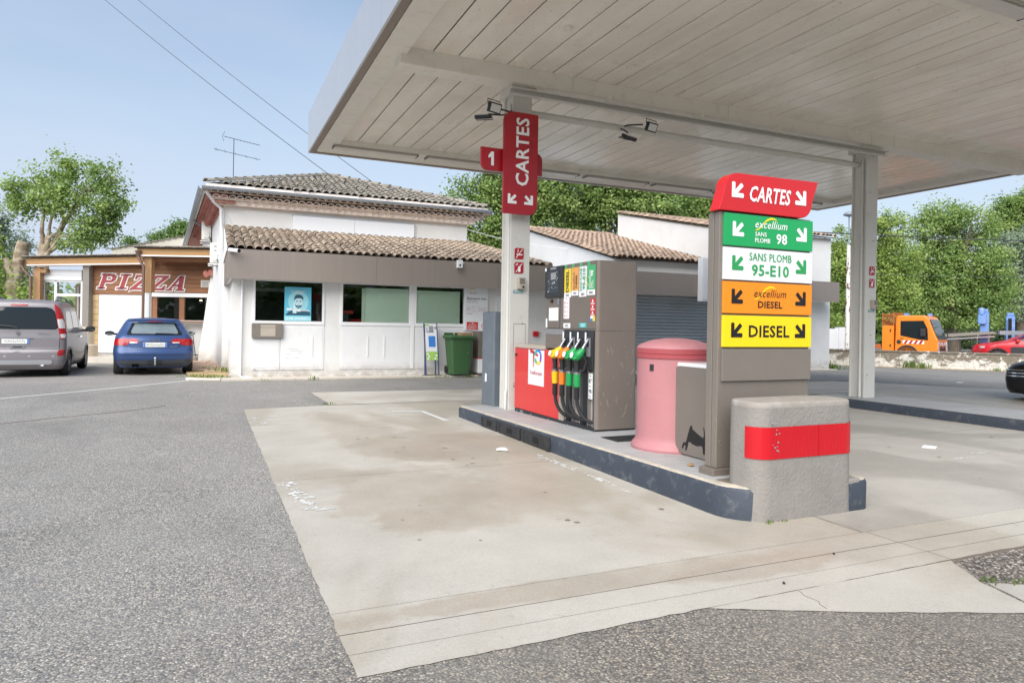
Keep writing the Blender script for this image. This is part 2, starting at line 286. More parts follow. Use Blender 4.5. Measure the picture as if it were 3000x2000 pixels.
    # building
    def grime(nm, col, dcol, bumps, rough):
        t = NT(nm); z = t.n('ShaderNodeSeparateXYZ'); t.l(t.tc.outputs['Position'], z.inputs[0]); c = t.mix(t.ramp(t.noise(1.6, 7, 0.65), [(0.45, 0.0), (0.8, 0.30)]), col, dcol); c = t.mix(t.ramp(t.noise(4.0, 7, 0.7, t.coord((5, 5, 0.35))), [(0.55, 0.0), (0.8, 0.30)]), c, dcol)
        c = t.mix(t.math('MULTIPLY', t.ramp(t.math('MULTIPLY', z.outputs[2], 1.0), [(0.04, 1.0), (0.42, 0.0)]), t.ramp(t.noise(5, 6, 0.65), [(0.35, 0.1), (0.65, 0.85)])), c, S(150, 138, 120)); t.base(c); t.p.inputs['Roughness'].default_value = rough
        if bumps: t.bump(t.mix(0.5, t.noise(26, 4, 0.6), t.noise(90, 3, 0.6)), bumps, 0.012)
    grime('wall_white', S(222, 221, 218), S(192, 186, 176), 0.6, 0.85); grime('wall_smooth', S(226, 226, 226), S(202, 200, 196), 0, 0.5); pm('wall_cream', S(226, 218, 202), 0.85, 0, 0.04, 2, 0.4, 30)
    pm('pvc', S(230, 230, 230), 0.35, 0, 0.01); pm('shade_wall', S(226, 220, 206), 0.85, 0, 0.05, 2, 0.5, 30)
    pm('tile', S(164, 148, 130), 0.9, 0, 0.30, 1.6, 0.5, 50, S(104, 92, 80), 0.5, 7, rand=0.24); pm('tile_old', S(148, 141, 129), 0.92, 0, 0.32, 1.6, 0.6, 50, S(88, 82, 74), 0.58, 6, rand=0.22); pm('tile_new', S(174, 151, 131), 0.9, 0, 0.2, 8, 0.5, 50, S(118, 100, 84), 0.6, 6, rand=0.24)
    pm('tile_bed', S(84, 74, 64), 0.95, 0, 0.2, 8, 0.4, 40); pm('genoise', S(232, 219, 208), 0.9, 0, 0.12, 8, 0.4, 50, S(200, 156, 138), 0.25, 5, rand=0.08); pm('genoise_red', S(172, 110, 98), 0.9, 0, 0.2, 9, 0.4, 50, S(206, 184, 172), 0.4, 7, rand=0.15)
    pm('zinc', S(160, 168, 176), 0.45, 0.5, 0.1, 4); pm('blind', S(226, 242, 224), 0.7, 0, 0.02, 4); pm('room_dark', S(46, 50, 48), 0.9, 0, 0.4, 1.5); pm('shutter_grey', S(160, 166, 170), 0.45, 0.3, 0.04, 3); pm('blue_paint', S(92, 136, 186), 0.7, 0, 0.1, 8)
    t = NT('glass'); nt = t.t; g = nt.nodes.new('ShaderNodeBsdfGlossy'); g.inputs['Roughness'].default_value = 0.02; tr = nt.nodes.new('ShaderNodeBsdfTransparent'); tr.inputs[0].default_value = (0.92, 0.97, 0.95, 1); fr = nt.nodes.new('ShaderNodeFresnel'); fr.inputs[0].default_value = 1.5; ms = nt.nodes.new('ShaderNodeMixShader')
    t.l(t.math('ADD', t.math('MULTIPLY', fr.outputs[0], 0.9), 0.045), ms.inputs[0]); t.l(tr.outputs[0], ms.inputs[1]); t.l(g.outputs[0], ms.inputs[2]); t.l(ms.outputs[0], t.o.inputs[0])
    pm('car_view', S(112, 124, 128), 0.08, 0, 0.2, 3, coat=0.5); pm('car_glass', S(30, 36, 38), 0.05, 0, 0, spec=0.45); pm('mirror', S(150, 158, 160), 0.05, 0.9, 0)
    # wood and stone
    pm('larch', S(138, 96, 66), 0.7, 0, 0.22, 2.5, 0.15, 30, S(120, 72, 42), 0.45, 3, aniso=(1, 1, 9), rand=0.12); pm('beam_wood', S(178, 138, 92), 0.75, 0, 0.2, 3, 0.2, 30, S(128, 104, 80), 0.5, 3, aniso=(0.6, 0.6, 7)); pm('post_wood', S(168, 128, 88), 0.75, 0, 0.2, 3, 0.2, 30, S(124, 108, 92), 0.5, 3, aniso=(8, 8, 0.6)); pm('grey_wood', S(138, 132, 124), 0.85, 0, 0.2, 3, 0.3, 30, S(96, 90, 84), 0.5, 3, aniso=(8, 8, 0.6))
    pm('quoin', S(198, 170, 126), 0.9, 0, 0.1, 6, 0.5, 60, S(170, 140, 98), 0.4, 6, rand=0.1); pm('stone', S(206, 192, 170), 0.9, 0, 0.12, 6, 0.6, 40, S(166, 152, 130), 0.4, 6); pm('pave', S(196, 188, 176), 0.9, 0, 0.1, 3, 0.4, 60); pm('brick_pave', S(186, 158, 140), 0.9, 0, 0.15, 5, 0.4, 60, S(140, 130, 110), 0.4, 5); pm('brown_metal', S(112, 88, 76), 0.5, 0.2, 0.08, 4); pm('soil', S(176, 150, 112), 0.95, 0, 0.2, 5, 0.6, 40, S(140, 140, 84), 0.5, 4)
    pm('pizza_red', S(150, 58, 62), 0.6, 0, 0.08, 6); pm('pizza_grey', S(178, 178, 178), 0.6, 0, 0.03)
    # peeling wall
    t = NT('peeling'); n1 = t.noise(2.6, 9, 0.72, t.coord((1, 1, 1.5)), 0.6); z = t.n('ShaderNodeSeparateXYZ'); t.l(t.tc.outputs['Position'], z.inputs[0])
    f = t.math('ADD', n1, t.math('MULTIPLY', t.math('SUBTRACT', 0.32, z.outputs[2]), 0.35)); c = t.mix(t.ramp(f, [(0.47, 0.0), (0.52, 1.0)]), S(128, 118, 104), S(216, 212, 202)); c = t.mix(t.ramp(t.noise(9, 6, 0.7), [(0.45, 0.0), (0.7, 0.7)]), c, S(100, 94, 82)); t.base(c); t.p.inputs['Roughness'].default_value = 0.9; t.bump(f, 0.4, 0.02)
    t = NT('pole_peel'); c = t.mix(t.ramp(t.noise(7, 6, 0.7, t.coord((1, 1, 0.35))), [(0.52, 0.0), (0.55, 1.0)]), S(226, 222, 216), S(116, 84, 66)); t.base(c); t.p.inputs['Roughness'].default_value = 0.6
    # cars
    for nm, c in (('van_paint', S(130, 125, 128)), ('blue_car', S(50, 74, 118)), ('red_car', S(190, 22, 36)), ('black_car', S(14, 14, 17))):
        t = pm(nm, c, 0.42 if nm == 'van_paint' else 0.34, 0.25 if nm != 'red_car' else 0.0, 0.02, 2, coat=0.25)
    pm('orange_truck', S(236, 132, 34), 0.35, 0, 0.03, 3, coat=0.5); pm('orange_cage', S(186, 96, 48), 0.6, 0, 0.1, 4); pm('lamp_red', S(158, 14, 20), 0.25, 0, 0.04, 8, coat=0.25); pm('lamp_white', S(214, 210, 208), 0.12, 0.2, 0.1, 30, coat=0.8); pm('grey_plastic', S(118, 120, 124), 0.55, 0, 0.04, 8); pm('silver_trim', S(178, 180, 184), 0.4, 0.4, 0.03, 5); pm('plate', S(228, 228, 222), 0.45, 0, 0.03, 20); pm('plate_blue', S(80, 122, 196), 0.45, 0, 0); pm('hub', S(168, 170, 174), 0.4, 0.6, 0.06, 8); pm('interior', S(64, 66, 70), 0.8, 0, 0.1, 6); pm('under', S(22, 22, 23), 0.9, 0, 0)
    pm('lift_blue', S(104, 140, 196), 0.5, 0, 0.12, 4, 0, 0, S(206, 186, 148), 0.2, 3); pm('bin_green', S(58, 94, 54), 0.5, 0, 0.06, 4, 0.1, 60); pm('ac_white', S(232, 231, 226), 0.5, 0, 0.02, 4); pm('navy', S(52, 58, 106), 0.5, 0, 0.05)
    pm('poster_cyan', S(94, 186, 214), 0.5, 0, 0.05, 2); pm('poster_pale', S(150, 214, 226), 0.5, 0, 0.03, 3); pm('skin_cyan', S(196, 226, 232), 0.5, 0, 0.03, 9); pm('poster_dark', S(40, 84, 104), 0.5, 0, 0.08, 9); pm('grass_print', S(158, 200, 96), 0.5, 0, 0.3, 30)
    # plants
    for nm, cs in (('leaf_plane', ((112, 140, 76), (152, 176, 102), (198, 210, 134))), ('leaf_fresh', ((122, 148, 76), (160, 182, 98), (202, 212, 130))), ('leaf_dark', ((98, 128, 70), (130, 158, 88), (164, 186, 112))), ('leaf_silver', ((128, 146, 120), (158, 174, 146), (186, 198, 170))), ('leaf_weed', ((84, 112, 48), (112, 138, 62), (148, 160, 92)))):
        t = NT(nm); at = t.n('ShaderNodeAttribute', attribute_name='tone'); c = t.ramp(at.outputs['Fac'], [(0.0, S(*cs[0])), (0.55, S(*cs[1])), (1.0, S(*cs[2]))]); t.base(c); t.p.inputs['Roughness'].default_value = 0.55; t.p.inputs['Specular IOR Level'].default_value = 0.35
        tl = t.n('ShaderNodeBsdfTranslucent'); t.l(c, tl.inputs[0]); ms = t.n('ShaderNodeMixShader'); ms.inputs[0].default_value = 0.45; t.l(t.p.outputs[0], ms.inputs[1]); t.l(tl.outputs[0], ms.inputs[2]); t.l(ms.outputs[0], t.o.inputs[0])
    t = NT('plane_bark'); c = t.mix(t.ramp(t.noise(3.2, 5, 0.6), [(0.42, 0.0), (0.56, 1.0)]), S(132, 116, 96), S(174, 160, 140)); c = t.mix(t.ramp(t.noise(7, 6, 0.7), [(0.55, 0.0), (0.7, 0.7)]), c, S(104, 92, 76)); t.base(c); t.p.inputs['Roughness'].default_value = 0.9; t.bump(t.noise(14, 6, 0.7), 0.5, 0.03)
    pm('bark', S(104, 94, 80), 0.95, 0, 0.25, 5, 0.6, 20)
    pm('wire', S(58, 60, 64), 0.6, 0, 0); pm('paper', S(240, 240, 240), 0.8, 0, 0.02); pm('card', S(150, 122, 88), 0.85, 0, 0.05, 8)
    pm('lamp_glow', S(255, 200, 120), 0.5, 0, 0); MAT['lamp_glow'].node_tree.nodes['Principled BSDF'].inputs['Emission Color'].default_value = (1, 0.72, 0.36, 1); MAT['lamp_glow'].node_tree.nodes['Principled BSDF'].inputs['Emission Strength'].default_value = 6
mats()
# ================================================================== ground
def jag(poly, amp=0.007, step=0.09, edges=None):
    P = []
    for i, a in enumerate(poly):
        b = poly[(i + 1) % len(poly)]; L = math.dist(a, b); n = max(1, int(L / step)) if (edges is None or i in edges) else 1
        nx, ny = -(b[1] - a[1]) / max(L, 1e-6), (b[0] - a[0]) / max(L, 1e-6)
        for k in range(n):
            t = k / n; d = 0 if k == 0 else random.uniform(-amp, amp); P.append((a[0] + (b[0] - a[0]) * t + nx * d, a[1] + (b[1] - a[1]) * t + ny * d))
    return P
def sheet(poly, z): return MB().quad([(x, y, z) for x, y in poly])
structure(build(sheet([(-400, -400), (400, -400), (400, 400), (-400, 400)], 0), 'ground', 'asphalt'))
slab = structure(build(sheet([(0.56, 2.68), (2.3, 2.68), (2.4, 2.62), (3.6, 2.1), (3.75, 2.15), (4.05, 2.62), (9.9, 2.62), (17.9, 9.9), (16.0, 12.7), (15.8, 13.4), (1.95, 13.6), (1.95, 11.42), (0.58, 11.3)], 0.002), 'forecourt', 'joint'))
panels = [
    ([(0.545, 2.63), (2.24, 2.65), (4.10, 2.665), (4.10, 2.8175), (0.545, 2.8175)], 'concrete', {0, 1, 4}),
    ([(0.545, 2.82), (4.10, 2.82), (4.10, 3.007), (0.54, 3.007)], 'concrete', {3}),
    ([(0.54, 3.014), (4.10, 3.014), (4.10, 3.2475), (0.54, 3.2475)], 'concrete', {3}),
    ([(0.54, 3.25), (4.06, 3.25), (4.06, 6.13), (0.53, 6.13)], 'concrete', {3}),
    ([(0.53, 6.136), (4.06, 6.136), (4.06, 11.5), (1.89, 11.48), (0.52, 11.29)], 'concrete', {3, 4}),
    ([(4.105, 2.665), (7.4, 2.66), (9.9, 2.62), (10.2, 2.815), (4.105, 2.815)], 'concrete', {0, 1}), ([(4.105, 2.82), (10.2, 2.82), (10.4, 3.004), (4.105, 3.007)], 'concrete', set()),
    ([(4.105, 3.014), (10.4, 3.014), (10.6, 3.245), (4.105, 3.2475)], 'concrete', set()), ([(4.066, 3.25), (10.6, 3.25), (12.6, 5.0), (14.0, 6.13), (4.066, 6.13)], 'concrete_grey', set()),
    ([(4.066, 6.136), (14.0, 6.136), (17.75, 10.2), (16.8, 11.5), (4.066, 11.5)], 'concrete_grey', {1, 2}),
    ([(1.86, 11.55), (7.2, 11.508), (7.2, 13.42), (1.84, 13.67)], 'concrete_pale', {2, 3}), ([(7.206, 11.508), (16.78, 11.508), (16.1, 12.6), (15.4, 13.3), (7.206, 13.42)], 'concrete_pale', {2, 3}),
    ([(2.25, 2.644), (2.33, 2.60), (2.72, 2.42), (3.05, 2.27), (3.66, 2.02), (3.78, 2.06), (3.88, 2.36), (4.08, 2.655), (3.2, 2.652)], 'concrete', {0, 1, 2, 3, 4, 5, 6}),
]
for i, (poly, m, ed) in enumerate(panels): build(sheet(jag(poly, 0.006, 0.07, ed), 0.0045 + 0.0002 * (i % 2)), 'concrete_panel', m, slab)
structure(build(sheet(jag([(4.12, 2.645), (9.5, 2.6), (12.0, 2.0), (8, 1.4), (4.3, 2.16), (3.92, 2.36)], 0.01, 0.06), 0.003), 'asphalt_patch', 'asphalt_coarse'))
structure(build(sheet(jag([(3.80, 2.06), (3.91, 2.34), (4.29, 2.15), (6.2, 1.6), (6.0, 1.2)], 0.008, 0.07), 0.0025), 'concrete_strip', 'concrete_grey'))
# worn paint marks and cracks
def blotch(cx, cy, rx, ry, n=22, rough=0.45): return [(cx + rx * math.cos(a) * (q := random.uniform(1 - rough, 1)), cy + ry * math.sin(a) * q) for a in [2 * math.pi * k / n for k in range(n)]]
pmk = MB()
for (cx, cy, rx, ry) in ((0.64, 5.98, 0.055, 0.16), (0.67, 5.72, 0.05, 0.12), (0.69, 5.48, 0.075, 0.16), (0.73, 5.28, 0.05, 0.09), (0.80, 5.08, 0.09, 0.035), (0.70, 5.15, 0.07, 0.03), (0.62, 10.15, 0.06, 0.14), (0.69, 9.6, 0.06, 0.14), (0.9, 10.35, 0.3, 0.02), (3.18, 6.2, 0.045, 0.28), (3.2, 5.75, 0.05, 0.16), (3.22, 5.25, 0.05, 0.22), (3.19, 4.75, 0.03, 0.12), (7.45, 4.75, 0.16, 0.04), (8.0, 4.9, 0.12, 0.04)):
    for k in range(26): px, py = cx + random.gauss(0, .55) * rx, cy + random.gauss(0, .6) * ry; q_ = random.uniform(.10, .42); pmk.quad([(x, y, 0.008 + random.uniform(0, .0008)) for x, y in blotch(px, py, max(.006, rx * q_ * random.uniform(.5, 1.6)), max(.008, ry * q_ * .6), 16, .7)])
pmk.quad([(2.62, 10.43, 0.0085), (3.10, 10.30, 0.0085), (3.14, 9.16, 0.0085), (3.06, 9.16, 0.0085), (3.03, 10.22, 0.0085), (2.62, 10.34, 0.0085)])
o = build(pmk, 'paint_marks', 'paint_worn'); tag(o, 'worn white paint marks on the forecourt concrete', 'road marking', kind='stuff')
wl = MB(); pts = [(-12, 9.6), (-8, 11.1), (-5.5, 12.5), (-3.17, 13.93), (-1.8, 15.35), (-0.39, 17.05)]
for a, b in zip(pts, pts[1:]): wl.quad([(a[0] + .03, a[1] - .03, .004), (b[0] + .03, b[1] - .03, .004), (b[0] - .03, b[1] + .03, .004), (a[0] - .03, a[1] + .03, .004)])
o = build(wl, 'road_line', 'paint_worn'); tag(o, 'faded white line curving across the asphalt towards the blue car', 'road marking')
for pts in ([(4.09, 3.66), (4.07, 3.5), (4.10, 3.4), (4.07, 3.26)],): o = build(MB().tube([(x, y, 0.0045) for x, y in pts], 0.0025, 4), 'crack', 'joint', slab)
build(MB().tube([(2.84, 2.64, 0.0045), (2.83, 2.61, 0.0045), (2.815, 2.58, 0.0045), (2.822, 2.54, 0.0045), (2.825, 2.5, 0.0045), (2.80, 2.47, 0.0045), (2.79, 2.42, 0.0045)], 0.0022, 4), 'crack', 'joint', slab)
# ================================================================== pump island
def zt(y): return 0.238 - (min(max(y, 3.6), 9.6) - 3.66) * 0.0124
def island(name, x0, x1, y0, y1, r0, r1, label, zf, tiles, near_block=True, r0b=None):
    isl = thing(name, label, 'island', ((x0 + x1) / 2, (y0 + y1) / 2, 0))
    def outline(o):
        P = []
        for (cx, cy, a0, r) in ((x0, y0, 180, r0), (x1, y0, 270, r0b or r0), (x1, y1, 0, r1), (x0, y1, 90, r1)):
            ox = cx + (r if cx == x0 else -r); oy = cy + (r if cy == y0 else -r)
            for k in range(9): a = math.radians(a0 + 90 * k / 8); P.append((ox + (r - o) * math.cos(a), oy + (r - o) * math.sin(a)))
        Q = []
        for i, a in enumerate(P):
            b = P[(i + 1) % len(P)]; n = max(1, int(math.dist(a, b) / 0.15))
            for k in range(n): Q.append((a[0] + (b[0] - a[0]) * k / n, a[1] + (b[1] - a[1]) * k / n))
        return Q
    O = [outline(o) for o in (0.0, 0.0, 0.012, 0.035, 0.10)]; n = len(O[0]); mb = MB()
    jit = [random.uniform(-.006, .006) for _ in range(n)]
    for j, (o, f) in enumerate(zip(O, (lambda y: 0.0, lambda y: zf(y) - .035, lambda y: zf(y) - .01, lambda y: zf(y), lambda y: zf(y)))):
        for i, (x, y) in enumerate(o): mb.v.append((x + (jit[i] if 0 < j < 4 else 0), y + (jit[(i * 7) % n] if 0 < j < 4 else 0), f(y)))
    for j in range(4):
        for i in range(n): k = (i + 1) % n; mb.f.append((j * n + i, j * n + k, (j + 1) * n + k, (j + 1) * n + i)); mb.m.append(0 if j < 2 else 1)
    mb.f.append(tuple(range(4 * n, 5 * n))); mb.m.append(2)
    build(mb, 'kerb', ['kerb_paint', 'kerb_edge' if near_block else 'kerb_paint', 'joint'], isl, smooth=50)
    return isl
isl = island('pump_island', 3.40, 4.70, 3.665, 9.60, 0.32, 0.10, 'raised pump island with dark painted kerb and grey paving', zt, True, True, 0.12)
tm = MB().box(-.146, .146, -.146, .146, -.012, 0.006); tme = None
ny = int((9.5 - 4.02) / 0.298)
for j in range(ny):
    for i in range(4):
        if tme is None: t0 = build(tm, 'paving_tile', 'island_tile', isl); tme = t0.data; t = t0
        else: t = link('paving_tile', tme, None, isl)
        y = 4.06 + 0.149 + j * 0.298; t.location = (3.603 + i * 0.298, y, zt(y) + random.uniform(-.001, .001)); t.rotation_euler = (-0.0124, 0, 0)
# cast-iron gully sections set into the kerb
for k, (ya, yb) in enumerate(((8.55, 8.02), (7.96, 7.30), (7.24, 6.55))):
    mb = MB(); zb = zt(ya) - 0.03; mb.box(3.372, 3.402, yb, ya, 0.015, zb); mb.box(3.362, 3.374, yb, yb + .05, 0.02, zb - .02); mb.box(3.362, 3.374, ya - .05, ya, 0.02, zb - .02)
    g = build(mb, 'gully_plate', 'iron', isl, bevel=0.006); build(MB().box(3.366, 3.3735, (ya + yb) / 2 - .09, (ya + yb) / 2 + .05, 0.05, 0.115), 'gully_slot', 'under', g)
isl2 = island('far_pump_island', 10.42, 11.75, 2.5, 9.6, 0.3, 0.10, 'second pump island with dark kerb behind the red banded block', lambda y: 0.15, False, False)
pm2 = MB().box(-.31, .31, -.146, .146, -.012, 0.006); pm2e = None
for j in range(23):
    for i in range(2):
        if pm2e is None: t = build(pm2, 'paving_tile', 'island_tile', isl2); pm2e = t.data
        else: t = link('paving_tile', pm2e, None, isl2)
        t.location = (10.835 + i * 0.628, 2.75 + j * 0.298, 0.15)
# ================================================================== canopy
can = thing('canopy', 'large flat forecourt canopy with plank soffit and grey metal fascia', 'canopy', (9, 9, 4.85))
CX0, CX1, CY0, CY1, CZ = 1.82, 16.15, 4.0, 14.55, 4.84
def fpanel(a, b, axis, at, thick): 
    g = 0.004
    return MB().box(at, at + thick, a + g, b - g, CZ, 5.64) if axis == 'y' else MB().box(a + g, b - g, at, at + thick, CZ, 5.64)
for a, b in ((4.0, 4.9), (4.9, 8.03), (8.03, 11.1), (11.1, CY1)): build(fpanel(a, b, 'y', CX0, 0.03), 'fascia_panel', 'fascia_metal', can)
for a, b in ((4.0, 4.9), (4.9, 8.03), (8.03, 11.1), (11.1, CY1)): build(fpanel(a, b, 'y', CX1 - .03, 0.03), 'fascia_panel', 'fascia_metal', can)
for k in range(5):
    a = CX0 + .035 + k * (CX1 - CX0 - .07) / 5; b = a + (CX1 - CX0 - .07) / 5
    build(fpanel(a, b, 'x', CY1 - .03, 0.03), 'fascia_panel', 'fascia_metal', can); build(fpanel(a, b, 'x', CY0, 0.03), 'fascia_panel', 'fascia_metal', can)
mb = MB()
mb.box(CX0 + .032, CX0 + .13, CY0 + .032, CY1 - .032, CZ + .002, CZ + .03).box(CX1 - .13, CX1 - .032, CY0 + .032, CY1 - .032, CZ + .002, CZ + .03).box(CX0 + .131, CX1 - .131, CY1 - .13, CY1 - .032, CZ + .002, CZ + .03).box(CX0 + .131, CX1 - .131, CY0 + .032, CY0 + .13, CZ + .002, CZ + .03)
build(mb, 'fascia_return', 'trim_taupe', can)
mb = MB(); mb.box(CX0 + .145, CX0 + .48, CY0 + .145, CY1 - .145, 4.852, 4.98).box(CX1 - .48, CX1 - .145, CY0 + .145, CY1 - .145, 4.852, 4.98).box(CX0 + .481, CX1 - .481, CY1 - .95, CY1 - .145, 4.852, 4.98).box(CX0 + .481, CX1 - .481, CY0 + .145, CY0 + .8, 4.852, 4.98)
build(mb, 'edge_band', 'beam_paint', can, bevel=0.004)
build(MB().box(CX0 + .04, CX1 - .04, CY0 + .04, CY1 - .04, 5.0, 5.55), 'roof_light_block', 'under', can)  # unseen dark box over the planks, put in to block the light
build(MB().box(CX0 + .481, CX1 - .481, CY0 + .5, CY1 - .56, 4.9745, 4.9795), 'plank_backing', 'under', can)
PW = 0.3525
for (ya, yb) in ((CY0 + .802, 8.648), (8.952, CY1 - .952)):
    L = (yb - ya) / 2; me = None; nn = int((CX1 - CX0 - .964) / PW) + 1
    for i in range(nn):
        x = CX0 + .484 + PW * (i + .5); 
        if x + PW / 2 > CX1 - .40: break
        if me is None:
            hw = PW / 2 - .0085
            o = build(MB().ext([(-hw, -L, .018), (-hw, -L, .008), (-hw + .007, -L, 0), (hw - .007, -L, 0), (hw, -L, .008), (hw, -L, .018)], (0, 2 * L, 0)), 'soffit_plank', 'soffit', can); me = o.data
        else: o = link('soffit_plank', me, None, can)
        o.location = (x, (ya + yb) / 2, 4.95 + random.uniform(-.0015, .0015)); o.rotation_euler = (0, random.uniform(-.004, .004), 0)
build(MB().box(CX0 + .40, CX1 - .40, 8.65, 8.95, 4.73, 4.972), 'cross_beam', 'beam_paint', can, bevel=0.006)
for x in (3.95, 4.75, 7.6, 10.9, 11.5): build(MB().box(x, x + .012, 8.642, 8.649, 4.735, 4.965), 'beam_stiffener', 'beam_paint', can)
mb = MB(); mb.box(3.74, 11.2, 8.52, 8.60, 4.53, 4.54).box(3.74, 11.2, 8.598, 8.61, 4.54, 4.61).box(3.74, 11.2, 8.52, 8.60, 4.61, 4.62); build(mb, 'cable_channel', 'column_paint', can)
for x in (5.3, 7.0, 8.6): build(MB().box(x, x + .05, 8.56, 8.66, 4.62, 4.735), 'channel_bracket', 'beam_paint', can)
build(MB().tube([(4.2, 8.92, 4.42), (10.9, 8.92, 4.42)], 0.05, 16), 'tie_tube', 'column_paint', can, smooth=40)
for (x0, x1, y0, y1, zb) in ((3.87, 4.165, 8.78, 9.10, 0.15), (10.87, 11.15, 8.70, 9.02, 0.14)):
    mb = MB(); mb.box(x0, x1, y0, y0 + .03, zb, 4.73).box(x0, x1, y1 - .03, y1, zb, 4.73).box(x0 + .03, x1 - .03, y0 + .03, y1 - .03, zb, 4.73)
    c = build(mb, 'column', 'column_paint', can, bevel=0.004)
    build(MB().box(x0 - .05, x1 + .05, y0 - .05, y1 + .05, 4.62, 4.729), 'column_head', 'column_paint', c, bevel=0.005)
    build(MB().tube([(x0 + .012, y0 + .10, 4.5), (x0 + .012, y0 + .10, zb + .32), (x0 - .01, y0 + .08, zb + .25), (x0 - .01, y0 + .08, zb + .02)], 0.024, 10), 'downpipe', 'column_paint', c, smooth=40)
    for k in range(14): build(MB().lathe([(0.012, 0), (0.012, .004), (0.0, .006)], 8, (random.uniform(x0 + .05, x1 - .05), y0 - .0005, 0.5 + k * .28 + random.uniform(-.08, .08)), Matrix.Rotation(math.pi / 2, 4, 'X')), 'screw_head', 'grey_plastic', c) if k % 3 == 0 else None
for (x, y) in ((3.9, 1.2),): pass
# access hatch outline on the left column
mb = MB()
for a, b, c2, d in ((3.93, 4.12, 1.388, 1.396), (3.93, 3.936, 1.0, 1.388), (4.114, 4.12, 0.55, 1.388), (3.93, 4.12, 0.545, 0.552)): mb.box(a, b, 8.7765, 8.7785, c2, d)
build(mb, 'hatch_seam', 'ink_grey', can)
# tube lights along the far band and two on the near band
tl0 = None
def tube_light(x, y, z, label):
    global tl0
    if tl0 is None:
        r = thing('tube_light', label, 'light', (x, y, z), 0, 'tube lights along the canopy edge', local=True)
        build(MB().box(-.86, .86, -.13, .13, -.022, 0.0), 'housing', 'tube_cover', r, bevel=0.004); build(MB().box(-.835, .835, -.095, .095, -.052, -.0222), 'diffuser', 'tube_lens', r, bevel=0.02)
        build(MB().box(-.858, -.836, -.11, .11, -.05, -.0222), 'end_cap', 'grey_plastic', r); build(MB().box(.836, .858, -.11, .11, -.05, -.0222), 'end_cap', 'grey_plastic', r); tl0 = r
    else: r = copy_tree(tl0); r['label'] = label
    r.location = (x, y, z); return r
ORD = ['first', 'second', 'third', 'fourth', 'fifth', 'sixth', 'seventh']
for k in range(7): tube_light(3.05 + k * 1.90, 13.74, 4.851, ORD[k] + ' long tube light from the left along the far canopy edge')
tube_light(7.25, CY0 + .52, 4.851, 'tube light at the near canopy edge in the top right corner'); tube_light(9.15, CY0 + .52, 4.851, 'tube light at the near canopy edge furthest right')
# floodlights
fl0 = None
def flood(loc, rot, label, arm):
    global fl0
    if fl0 is None:
        r = thing('floodlight', label, 'floodlight', (0, 0, 0), 0, 'floodlights under the canopy', local=True)
        mb = MB().box(-.13, .13, -.025, .02, -.085, .085)
        for k in range(9): mb.box(-.125 + k * .03, -.115 + k * .03, .02, .045, -.08, .08)
        build(mb, 'housing', 'black_plastic', r, bevel=0.004); build(MB().box(-.108, .108, -.028, -.0255, -.062, .062), 'lens', 'lens_grey', r)
        build(MB().tube([(-.14, 0, 0), (-.14, .04, .06), (-.14, .07, .12), (.14, .07, .12), (.14, .04, .06), (.14, 0, 0)], 0.008, 6), 'bracket', 'black_plastic', r); fl0 = r; r.scale = (.8, .8, .8)
    else: r = copy_tree(fl0); r['label'] = label
    r.location = loc; r.rotation_euler = rot; return r
flood((3.50, 8.55, 4.30), (math.radians(20), 0, math.radians(20)), 'black floodlight beside the left column above the number sign', 0)
flood((3.36, 8.62, 4.19), (math.radians(-70), 0, math.radians(-35)), 'black floodlight facing down left of the left column', 0)
flood((5.66, 8.55, 4.18), (math.radians(-60), 0, math.radians(15)), 'black floodlight hanging under the tie tube facing down', 0)
flood((6.02, 8.50, 4.36), (math.radians(25), 0, math.radians(15)), 'black floodlight on the tie tube with its lens lit grey', 0)
for p in ([(3.62, 8.6, 4.31), (3.8, 8.7, 4.33), (3.88, 8.85, 4.40)], [(3.45, 8.66, 4.24), (3.7, 8.8, 4.3), (3.88, 8.9, 4.36)], [(5.66, 8.6, 4.26), (5.72, 8.8, 4.36), (5.72, 8.9, 4.40)], [(5.9, 8.56, 4.40), (5.8, 8.8, 4.44), (5.78, 8.92, 4.44)]): build(MB().tube(p, 0.012, 6), 'lamp_arm', 'iron', can)
o = build(MB().lathe([(0.055, 0), (0.055, -.03), (0.045, -.05), (0.0, -.052)], 20, (3.89, 7.23, 4.948)), 'smoke_detector', 'beam_paint', smooth=40); tag(o, 'small round detector fixed to the dirty canopy soffit', 'detector')
# ------------------------------------------------------------------ signs on the left column
FX, FZ = Vector((1, 0, 0)), Vector((0, 0, 1))
def arrow(mb, cx, cy, s, ang, O, ux, uy, m=0, th=0.30):
    a = math.radians(ang); d = Vector((math.cos(a), math.sin(a))); n = Vector((-d.y, d.x)); c = Vector((cx, cy))
    def P(u, v): q = c + d * u * s + n * v * s; return (q.x, q.y)
    t = th / 2; k = 1 / math.sqrt(2); w_ = th; a_ = 1.0; T = .62
    ei = (T - a_ * k - w_ * k, a_ * k - w_ * k); eo = (T - a_ * k, a_ * k); jn = (T - t - 2 * w_ * k, t); em = (ei[0] * .5 + eo[0] * .5 - .05 * k, ei[1] * .5 + eo[1] * .5 + .05 * k)
    q = [(-.64, -t), (-.68, 0), (-.64, t), jn, ei, em, eo, (T, 0), (eo[0], -eo[1]), (em[0], -em[1]), (ei[0], -ei[1]), (jn[0], -jn[1])]
    flat(mb, [P(u, v) for u, v in q][::-1], O, ux, uy, m)
    return mb
sg = thing('cartes_sign', 'tall red sign lettered CARTES sideways on the left column', 'sign', (3.92, 8.62, 2.9))
pl = [(x, 8.60, z) for x, z in rrect(3.665, 4.185, 2.905, 4.31, 0.13, 8, (0, 1, 0, 1))]
build(MB().ext(pl, (0, 0.045, 0)), 'board', 'red_dark', sg, bevel=0.003)
